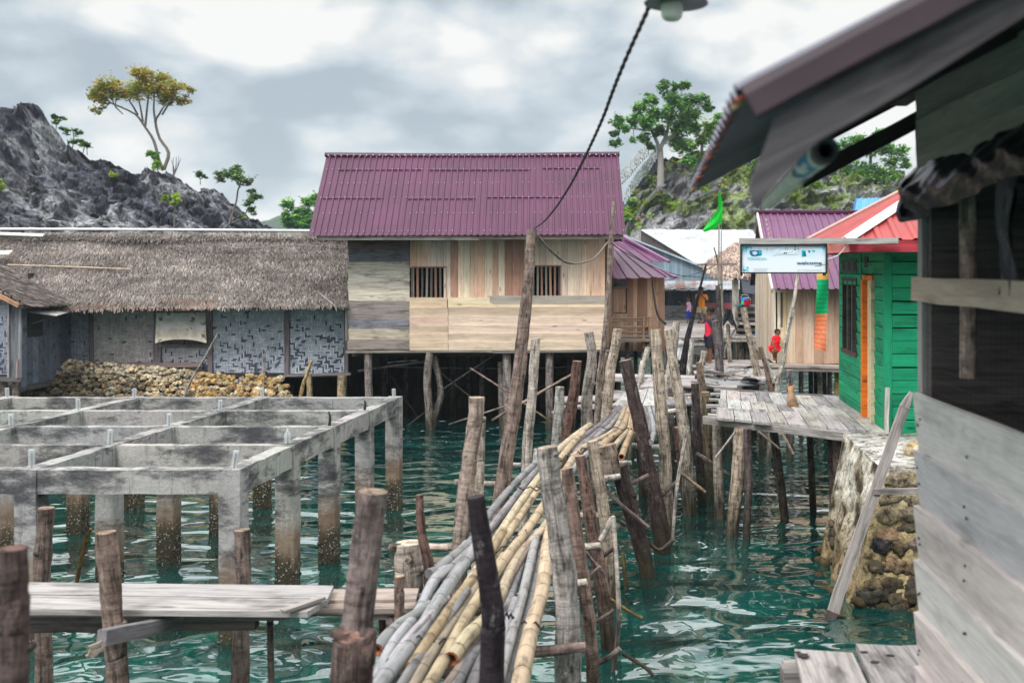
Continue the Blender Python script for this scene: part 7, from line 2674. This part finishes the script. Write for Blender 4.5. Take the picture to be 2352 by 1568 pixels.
cable([P(1652, 605, 24), P(1600, 628, 26), P(1550, 640, 28), P(1520, 645, 29)], .008, 'electric_cable', 'thin cable running from mast over the rusty shed roof')
cable([P(1656, 630, 24), P(1690, 640, 25), P(1740, 652, 26), P(1760, 655, 26.5)], .008, 'electric_cable', 'thin cable from the mast in front of the cookhouse thatch')
cable([P(2048, 560, 11.3), P(2030, 580, 11.25), P(2010, 592, 11.2), P(1898, 600, 11.2)][:3] if False else [P(1944, 556, 11.2), P(1938, 572, 11.2), P(1922, 588, 11.2), P(1898, 596, 11.2)], .007, 'electric_cable', 'short white cable looping from the fascia to the sign frame', False, (.6, .6, .56))
q = MB()
q.beam(P(1600, 608, 23.9), P(1692, 606, 23.9), .05, .05, C(150, 140, 134))
o = q.build('cross_bar', M_OLDWOOD, loc=P(1657, 607, 23.9))
tag(o, 'thin wooden cross bar fixed on the straight pale mast pole', 'bar')

# ------------------------------------------------------------------ green flag
Yf_ = 23.0
root = thing('green_flag', 'bright green flag drooping in two points from a thin bamboo mast', 'flag', P(1651, 860, Yf_))
q = MB()
q.tube([P(1652, 436, Yf_), P(1651, 600, Yf_), P(1650, 740, Yf_), P(1651, 880, Yf_)], [.012, .02, .026, .03], 7, C(150, 140, 130), sub=4)
q.tube([P(1657, 505, Yf_ + .1), P(1656, 640, Yf_ + .1), P(1657, 700, Yf_ + .1)], [.01, .014, .016], 6, C(150, 140, 130), sub=3)
q.build('mast', M_BAMBOO, root, smooth=True)
q = MB()
outline = [([(1651, 440), (1653, 441)], 0), ]
rowsF = [(441, 1651, 1653), (455, 1650, 1657), (470, 1650, 1660), (485, 1645, 1660), (500, 1634, 1659), (510, 1628, 1657), (520, 1620, 1646), (529, 1613, 1618)]
vs = []
for j, (v, ua, ub) in enumerate(rowsF):
    for i in range(9):
        x = i / 8
        vs.append(P(ua + (ub - ua) * x, v + (4 * x if j > 4 else 0), Yf_ - .03 - .06 * math.sin(x * 7 + j * .8) * (1 - .3 * x)))
fs = [(j * 9 + i, j * 9 + 9 + i, j * 9 + 10 + i, j * 9 + i + 1) for j in range(7) for i in range(8)]
q.add(vs, fs, [(0, 0, 0)] * len(vs), [var(C(24, 208, 70), .1) for _ in vs])
q.build('flag_cloth', M_LEAF, root, smooth=True)


# ================================================================== PEOPLE AND CAT
def skin(nodes, edges, sub=2):
    """nodes: list of (point, radius); grows one continuous surface, returns (verts, faces)"""
    me = bpy.data.meshes.new('skin')
    me.from_pydata([n_[0] for n_ in nodes], edges, [])
    ob = bpy.data.objects.new('skin', me)
    COL.objects.link(ob)
    ob.modifiers.new('skin', 'SKIN').use_smooth_shade = True
    for i, n_ in enumerate(nodes):
        me.skin_vertices[0].data[i].radius = (n_[1], n_[1])
        me.skin_vertices[0].data[i].use_root = i == 0
    ss = ob.modifiers.new('sub', 'SUBSURF')
    ss.levels = sub
    ss.render_levels = sub
    dg = bpy.context.evaluated_depsgraph_get()
    dg.update()
    m2 = bpy.data.meshes.new_from_object(ob.evaluated_get(dg))
    vs = [v.co.copy() for v in m2.vertices]
    fs = [tuple(p.vertices) for p in m2.polygons]
    bpy.data.objects.remove(ob)
    bpy.data.meshes.remove(me)
    bpy.data.meshes.remove(m2)
    return vs, fs


SKIN = C(122, 82, 62)


def add_skin(mb, nodes, edges, t, sub=2):
    vs, fs = skin(nodes, edges, sub)
    mb.add(vs, fs, [tuple(v) for v in vs], t)


def hand(mb, wrist, d, k, t, side=1):
    """palm with four curled fingers and a thumb; d = direction of the hand"""
    d = V(d).normalized()
    s_ = d.cross(V((0, 1, .2))).normalized() * side
    n_ = d.cross(s_)
    palm = V(wrist) + d * .045 * k
    mb.stone(palm, .030 * k, .022 * k, .036 * k, t, lump=.1, lv=2)
    for i, L in enumerate((.060, .070, .066, .050)):
        b_ = palm + d * .025 * k + s_ * (i - 1.5) * .016 * k
        mb.tube([b_, b_ + d * L * .5 * k, b_ + d * L * .85 * k + n_ * .018 * k], [.0085 * k, .008 * k, .006 * k], 6, t)
    b_ = palm + s_ * -.028 * k
    mb.tube([b_, b_ - s_ * .02 * k + d * .02 * k, b_ - s_ * .022 * k + d * .048 * k], [.01 * k, .009 * k, .007 * k], 6, t)


def person(label, Y, J, look, shirt, shorts, hair, sleeves='short', hairlong=0.0, slv=.72, name='person', sandals=None, k=.8, shirt_fn=None):
    """J: joints in photo pixels with depth offset (m): head chin neck shL shR elL elR haL haR chest waist hipL hipR knL knR anL anR toL toR"""
    px = Y / F
    Q = {n_: P(x[0], x[1], Y + (x[2] if len(x) > 2 else 0)) for n_, x in J.items() if n_[0] != '_'}
    lo = min((Q['anL'], Q['anR']), key=lambda p: p.z)
    root = thing(name, label, 'person', (lo.x, lo.y, lo.z - .05))
    look = V(look).normalized()
    hr = J['_hr'] * px
    body = MB()
    names = ['waist', 'chest', 'neck', 'chin', 'head', 'shL', 'elL', 'haL', 'shR', 'elR', 'haR', 'hipL', 'knL', 'anL', 'toL', 'hipR', 'knR', 'anR', 'toR']
    Q['_'] = None
    rad_ = {'waist': .095, 'chest': .105, 'neck': .048, 'chin': .062, 'head': hr, 'shL': .052, 'shR': .052, 'elL': .030, 'elR': .030, 'haL': .024, 'haR': .024, 'hipL': .075, 'hipR': .075, 'knL': .047, 'knR': .047, 'anL': .032, 'anR': .032, 'toL': .028, 'toR': .028}
    nodes = [(Q[n_], rad_[n_] * (k if n_ != 'head' else 1)) for n_ in names]
    ix = {n_: i for i, n_ in enumerate(names)}
    E = [('waist', 'chest'), ('chest', 'neck'), ('neck', 'chin'), ('chin', 'head'), ('chest', 'shL'), ('shL', 'elL'), ('elL', 'haL'), ('chest', 'shR'), ('shR', 'elR'), ('elR', 'haR'),
         ('waist', 'hipL'), ('hipL', 'knL'), ('knL', 'anL'), ('anL', 'toL'), ('waist', 'hipR'), ('hipR', 'knR'), ('knR', 'anR'), ('anR', 'toR')]
    add_skin(body, nodes, [(ix[a], ix[b3]) for a, b3 in E], SKIN)
    hd = Q['head']
    side_ = look.cross(V((0, 0, 1))).normalized()
    upv = V((0, 0, 1))
    body.stone(hd + V((0, 0, -hr * .1)), hr * .86, hr * .92, hr * 1.12, SKIN, lump=.03, lv=3)
    body.stone(hd + look * hr * .95 - upv * hr * .22, hr * .16, hr * .2, hr * .2, tuple(x * 1.05 for x in SKIN), lump=.05, lv=2)
    for sg in (-1, 1):
        body.stone(hd + look * hr * .80 + side_ * sg * hr * .36 + upv * hr * .02, hr * .13, hr * .13, hr * .08, (.02, .015, .012), lump=.02, lv=2)
        body.stone(hd + side_ * sg * hr * .90 - upv * hr * .12, hr * .14, hr * .16, hr * .24, tuple(x * .9 for x in SKIN), lump=.05, lv=2)
    body.stone(hd + look * hr * .78 - upv * hr * .58, hr * .3, hr * .14, hr * .07, C(110, 58, 52), lump=.02, lv=2)
    for sg, h_, e_ in ((1, 'haL', 'elL'), (-1, 'haR', 'elR')):
        hand(body, Q[h_], Q[h_] - Q[e_], k, SKIN, sg)
    bo = body.build('body', M_SKIN, root, smooth=True)
    hm = MB()
    hm.stone(hd - look * hr * .18 + upv * hr * .22, hr * 1.02, hr * 1.02, hr * .98, hair, lump=.12, lv=3)
    if hairlong:
        hm.tube([hd - look * hr * .6 + upv * hr * .3, hd - look * hr * .95 - upv * hr * .5, hd - look * hr * .8 - upv * hr * (1 + hairlong)], [hr * .75, hr * .6, hr * .25], 9, hair, .12, sub=4)
    hm.build('hair', M_PLAIN, root, smooth=True)
    sm = MB()
    c_ = 1.22
    ln = ['waist', 'chest', 'shL', 'shR', 'slL', 'slR', 'hem', 'collar']
    Q['slL'] = Q['shL'].lerp(Q['elL'], slv)
    Q['slR'] = Q['shR'].lerp(Q['elR'], slv)
    mid = (Q['hipL'] + Q['hipR']) / 2
    Q['hem'] = Q['waist'].lerp(mid, .95)
    Q['collar'] = Q['chest'].lerp(Q['neck'], .62)
    rr = {'waist': .118, 'chest': .130, 'shL': .070, 'shR': .070, 'slL': .060, 'slR': .060, 'hem': .145, 'collar': .062}
    add_skin(sm, [(Q[n_], rr[n_] * k) for n_ in ln], [(0, 1), (1, 2), (1, 3), (2, 4), (3, 5), (0, 6), (1, 7)], shirt)
    if shirt_fn:
        for i, p in enumerate(sm.v):
            sm.t[i] = shirt_fn(p, Q, shirt)
    sm.build('shirt', M_PLAIN, root, smooth=True)
    pm = MB()
    Q['cuL'] = Q['hipL'].lerp(Q['knL'], .80)
    Q['cuR'] = Q['hipR'].lerp(Q['knR'], .80)
    for a in ('L', 'R'):
        top_ = Q['hip' + a].lerp(mid, .2) + V((0, 0, .05 * k))
        pm.tube([top_, Q['hip' + a], Q['hip' + a].lerp(Q['cu' + a], .5), Q['cu' + a]], [.088 * k, .104 * k, .092 * k, .084 * k], 14, shorts, .05, sub=4)
    pm.stone(mid + V((0, 0, .02 * k)), (Q['hipL'] - Q['hipR']).length * .5 + .075 * k, .108 * k, .10 * k, shorts, lump=.08, lv=3)
    pm.build('shorts', M_PLAIN, root, smooth=True)
    if sandals:
        fm = MB()
        for a, b3 in (('anL', 'toL'), ('anR', 'toR')):
            d_ = (Q[b3] - Q[a])
            d_.z = 0
            d_ = d_.normalized() if d_.length > 1e-4 else V((-1, 0, 0))
            z = min(Q[a].z, Q[b3].z) - .03
            p_ = V((Q[a].x, Q[a].y, z))
            fm.beam(p_ - d_ * .05, p_ + d_ * .16, .07, .018, sandals)
        fm.build('sandals', M_PLAIN, root)
    return root, Q


def red_shirt(p, Q, c):
    n_ = noise.noise(p * 9)
    if p.x > Q['waist'].x + .035 or p.z > Q['chest'].z + .12:
        return C(56, 56, 62)
    if p.z > Q['waist'].z + .06 and n_ > .05:
        return C(60, 44, 56)
    return c


person('boy in red and charcoal shirt with dark shorts standing on the walkway', 21.6,
       {'head': (1630.5, 713.5), 'chin': (1628.5, 720), 'neck': (1629.5, 727), '_hr': 9.2, 'chest': (1629, 742), 'waist': (1628.5, 760), 'shL': (1622.5, 736, .05), 'elL': (1614.5, 741, .1), 'haL': (1609, 740.5, .05),
        'shR': (1636, 737, -.05), 'elR': (1637, 757, -.06), 'haR': (1632.5, 775, -.06), 'hipL': (1625.5, 774, .04), 'hipR': (1632, 774, -.03), 'knL': (1628, 803, .04), 'knR': (1632, 803, -.05), 'anL': (1627, 832, .05), 'anR': (1632, 831, -.05), 'toL': (1622, 836.5, .0), 'toR': (1627, 836.5, -.1)},
       (-1, .25, .0), C(226, 44, 74), C(40, 40, 52), (.012, .011, .012), shirt_fn=red_shirt, sandals=C(180, 90, 80), k=.90)
r_, Q_ = person('youth in orange shirt and beige shorts with hands raised to the chest', 38.5,
                {'head': (1610.3, 664.6), 'chin': (1610.5, 669.5), 'neck': (1610.8, 673.5), '_hr': 5.6, 'chest': (1611, 684), 'waist': (1612, 698), 'shL': (1600.5, 678), 'elL': (1600.5, 691, -.05), 'haL': (1607.5, 680.5, -.17),
                 'shR': (1621.5, 678.5), 'elR': (1623.5, 690, -.05), 'haR': (1614.5, 680, -.17), 'hipL': (1606.5, 709), 'hipR': (1617, 709), 'knL': (1605, 722, -.1), 'knR': (1618, 724, .0), 'anL': (1611, 736, .1), 'anR': (1620, 739, .05), 'toL': (1608, 741, -.02), 'toR': (1620, 741.5, -.12)},
                (-.1, -1, -.05), (.92, .31, .04), C(186, 172, 140), (.012, .011, .012), k=1.12, slv=1.0)
r_, Q_ = person('girl in pink shirt and blue shorts walking with a paper in her hands', 37.0,
                {'head': (1582.5, 684.5), 'chin': (1580.5, 688.5), 'neck': (1582.5, 692), '_hr': 5.6, 'chest': (1582.5, 699), 'waist': (1582.5, 710), 'shL': (1580, 695.5, -.1), 'elL': (1577, 704, -.12), 'haL': (1570, 702, -.1),
                 'shR': (1584, 695.5, .1), 'elR': (1578, 703.5, .1), 'haR': (1570.5, 700.5, .06), 'hipL': (1581, 718, -.06), 'hipR': (1582, 718, .06), 'knL': (1579, 735, -.06), 'knR': (1585, 733, .06), 'anL': (1577.5, 749.5, -.06), 'anR': (1587, 741, .06), 'toL': (1574, 752, -.06), 'toR': (1588, 746, .06)},
                (-1, -.1, -.1), C(226, 172, 206), C(24, 44, 140), (.012, .011, .012), hairlong=.8, k=.74)
q = MB()
a = Q_['haL'] + V((-.03, 0, .05))
q.slab([a + V((0, -.05, 0)), a + V((0, .16, 0)), a + V((-.16, .16, .11)), a + V((-.16, -.05, .11))], .003, (.75, .75, .75), nrm=(.3, 0, -1))
o = q.build('paper_sheet', M_PRINT, loc=a)
tag(o, 'white sheet of paper held out by the girl in pink', 'paper')
person('child in teal shirt sitting behind the bamboo rail of the porch', 22.9,
       {'head': (1485.5, 757), 'chin': (1484.5, 762), 'neck': (1485, 765), '_hr': 7.0, 'chest': (1484, 772), 'waist': (1484, 781), 'shL': (1478.5, 769), 'elL': (1476.5, 777, -.05), 'haL': (1480, 784, -.12), 'shR': (1490, 769), 'elR': (1492, 778, -.05), 'haR': (1488, 785, -.12),
        'hipL': (1481, 784), 'hipR': (1487, 784), 'knL': (1480, 780, -.25), 'knR': (1489, 780, -.25), 'anL': (1480, 789, -.32), 'anR': (1489, 789, -.32), 'toL': (1480, 790, -.42), 'toR': (1489, 790, -.42)},
       (0, -1, -.1), C(20, 120, 150), C(40, 42, 60), (.012, .011, .012), k=.62)
person('person in loose red clothes crouching at the door of the gabled house', 20.08,
       {'head': (1786, 763, .1), 'chin': (1786, 768, .1), 'neck': (1785, 772, .08), '_hr': 7.0, 'chest': (1781, 780), 'waist': (1779, 792), 'shL': (1778, 777), 'elL': (1775, 788, -.05), 'haL': (1779, 798, -.1), 'shR': (1787, 777, .1), 'elR': (1789, 788, .1), 'haR': (1785, 798, .0),
        'hipL': (1777, 800), 'hipR': (1781, 800, .05), 'knL': (1776, 806, -.12), 'knR': (1782, 806, -.05), 'anL': (1778.5, 822, -.02), 'anR': (1782, 822, .05), 'toL': (1776, 826, -.1), 'toR': (1780, 826, -.05)},
       (.3, -1, 0), C(224, 20, 40), C(214, 18, 40), (.012, .011, .012), k=.85)
q = MB()
Yj = 21.0
for j in range(13):
    for i in range(13):
        pass
vs = []
for j in range(15):
    for i in range(13):
        x, z = i / 12, j / 14
        a = (x - .5) * 2
        u = 1675 + a * (9 + 5 * z) + (4 if z > .6 and x > .5 else 0)
        v = 710 + 4 * a * a * 3 + z * (36 if x > .55 else 27) + 2 * math.sin(x * 14)
        vs.append(P(u, v, Yj - .12 - .10 * math.cos(a * 1.5) + .03 * math.sin(x * 11 + z * 4)))
q.add(vs, [(j * 13 + i, j * 13 + 13 + i, j * 13 + 14 + i, j * 13 + i + 1) for j in range(14) for i in range(12)], [(0, 0, 0)] * len(vs), [var((.012, .016, .022), .3) for _ in vs])
q.add([p + V((0, .22, 0)) for p in vs], [(j * 13 + i, j * 13 + i + 1, j * 13 + 14 + i, j * 13 + 13 + i) for j in range(14) for i in range(12)], [(0, 0, 0)] * len(vs), (.012, .016, .022))
o = q.build('dark_jacket', M_PLAIN, loc=P(1675, 730, Yj), smooth=True)
tag(o, 'black jacket hung over the pale forked stub', 'jacket')
for (u, v, Y, r, h_, t, lab, nm) in ((1710.5, 700, 27.1, .11, .20, C(30, 150, 220), 'blue and green plastic pail on the cookhouse shelf', 'pail'), (1716, 703, 26.95, .10, .16, C(206, 20, 50), 'small red pail beside the blue pail on the shelf', 'pail'), (1737.5, 780, 26.6, .08, .15, C(40, 140, 220), 'blue plastic tub at the foot of the orange door post', 'tub'), (1697, 704, 27.0, .12, .06, C(70, 170, 200), 'flat turquoise basin at the shelf end', 'basin')):
    q = MB()
    c0 = P(u, v, Y)
    q.lathe([(r * .78, 0), (r * .84, h_ * .3), (r * .9, h_ * .6), (r, h_ * .95), (r * 1.06, h_), (r * .96, h_), (r * .75, h_ * .1)], c0, 16, t)
    if 'green' in lab:
        for i in range(len(q.v)):
            if q.v[i].z < c0.z + h_ * .5 and q.v[i].x < c0.x:
                q.t[i] = C(120, 220, 120)
    if h_ > .1 and nm == 'pail':
        q.tube([c0 + V((-r, 0, h_)), c0 + V((-r * .6, 0, h_ * 1.35)), c0 + V((r * .6, 0, h_ * 1.35)), c0 + V((r, 0, h_))], .006, 5, (.5, .5, .5), sub=4)
    o = q.build(nm, M_PRINT, loc=c0, smooth=True)
    tag(o, lab, nm)

# ------------------------------------------------------------------ cat
Yk = 13.9
root = thing('cat', 'ginger tabby cat sitting on the landing deck with its back turned', 'cat', P(1819, 937, Yk))
px = Yk / F
k3 = lambda u, v, d=0.0: P(u, v, Yk + d)
q = MB()
nodes = [(k3(1820, 925, .02), 12.0 * px), (k3(1818, 914, .05), 10.2 * px), (k3(1816.5, 905, .09), 8.2 * px), (k3(1816.5, 899, .11), 6.4 * px), (k3(1816.8, 893, .13), 7.6 * px), (k3(1816.8, 894.5, .175), 4.0 * px),
         (k3(1812.5, 918, .15), 3.4 * px), (k3(1812.5, 934, .17), 3.0 * px), (k3(1812.5, 936, .21), 2.6 * px), (k3(1820.5, 918, .15), 3.4 * px), (k3(1820.5, 934, .17), 3.0 * px), (k3(1820.5, 936, .21), 2.6 * px),
         (k3(1829, 929, .03), 6.5 * px), (k3(1831, 934.5, .12), 3.6 * px), (k3(1811, 930, .04), 5.0 * px), (k3(1810, 935, .12), 3.2 * px)]
edges = [(0, 1), (1, 2), (2, 3), (3, 4), (4, 5), (2, 6), (6, 7), (7, 8), (2, 9), (9, 10), (10, 11), (0, 12), (12, 13), (0, 14), (14, 15)]
add_skin(q, nodes, edges, C(196, 142, 92))
for sg in (-1, 1):
    b_ = k3(1816.8 + sg * 4.8, 890, .13)
    t_ = k3(1816.8 + sg * 7.6, 881.5, .12)
    q.tube([b_, b_.lerp(t_, .55), t_], [3.0 * px, 2.1 * px, .5 * px], 8, C(202, 140, 96))
q.stone(k3(1816.8, 892.5, .13), 7.4 * px, 7.2 * px, 6.6 * px, C(200, 146, 96), lump=.06, lv=3)
tail = [k3(1826, 934, -.05), k3(1834, 936, -.06), k3(1842, 936.5, -.03), k3(1848, 936, .02)]
q.tube(tail, [2.4 * px, 2.2 * px, 1.9 * px, 1.2 * px], 8, C(176, 130, 92), sub=4)
for i, p in enumerate(q.v):
    st_ = .5 + .5 * math.sin((p.z * 95) + 5 * noise.noise(p * 14))
    head_ = p.z > k3(0, 898).z
    c0 = C(206, 150, 100) if head_ else mixt(C(176, 142, 106), C(146, 124, 102), .5 + .5 * noise.noise(p * 9))
    q.t[i] = mixt(c0, C(126, 84, 50), .38 * st_ * st_)
q.build('body', M_SKIN, root, smooth=True)

# ------------------------------------------------------------------ humid air
HAZE = True
if HAZE:
    import bmesh
    me = bpy.data.meshes.new('haze')
    bm = bmesh.new()
    bmesh.ops.create_cube(bm, size=1)
    bm.to_mesh(me)
    bm.free()
    m = bpy.data.materials.new('humid air')
    m.use_nodes = True
    t = m.node_tree
    t.nodes.remove(t.nodes['Principled BSDF'])
    pv_ = nd(t, 'ShaderNodeVolumePrincipled')
    pv_.inputs['Color'].default_value = (0.80, 0.88, 0.96, 1)
    pv_.inputs['Density'].default_value = 0.0005
    pv_.inputs['Anisotropy'].default_value = 0.2
    t.links.new(pv_.outputs[0], t.nodes['Material Output'].inputs['Volume'])
    me.materials.append(m)
    o = bpy.data.objects.new('haze', me)
    COL.objects.link(o)
    o.scale = (420, 520, 34)
    o.location = (0, 240, 14.5)
    o['kind'] = 'stuff'
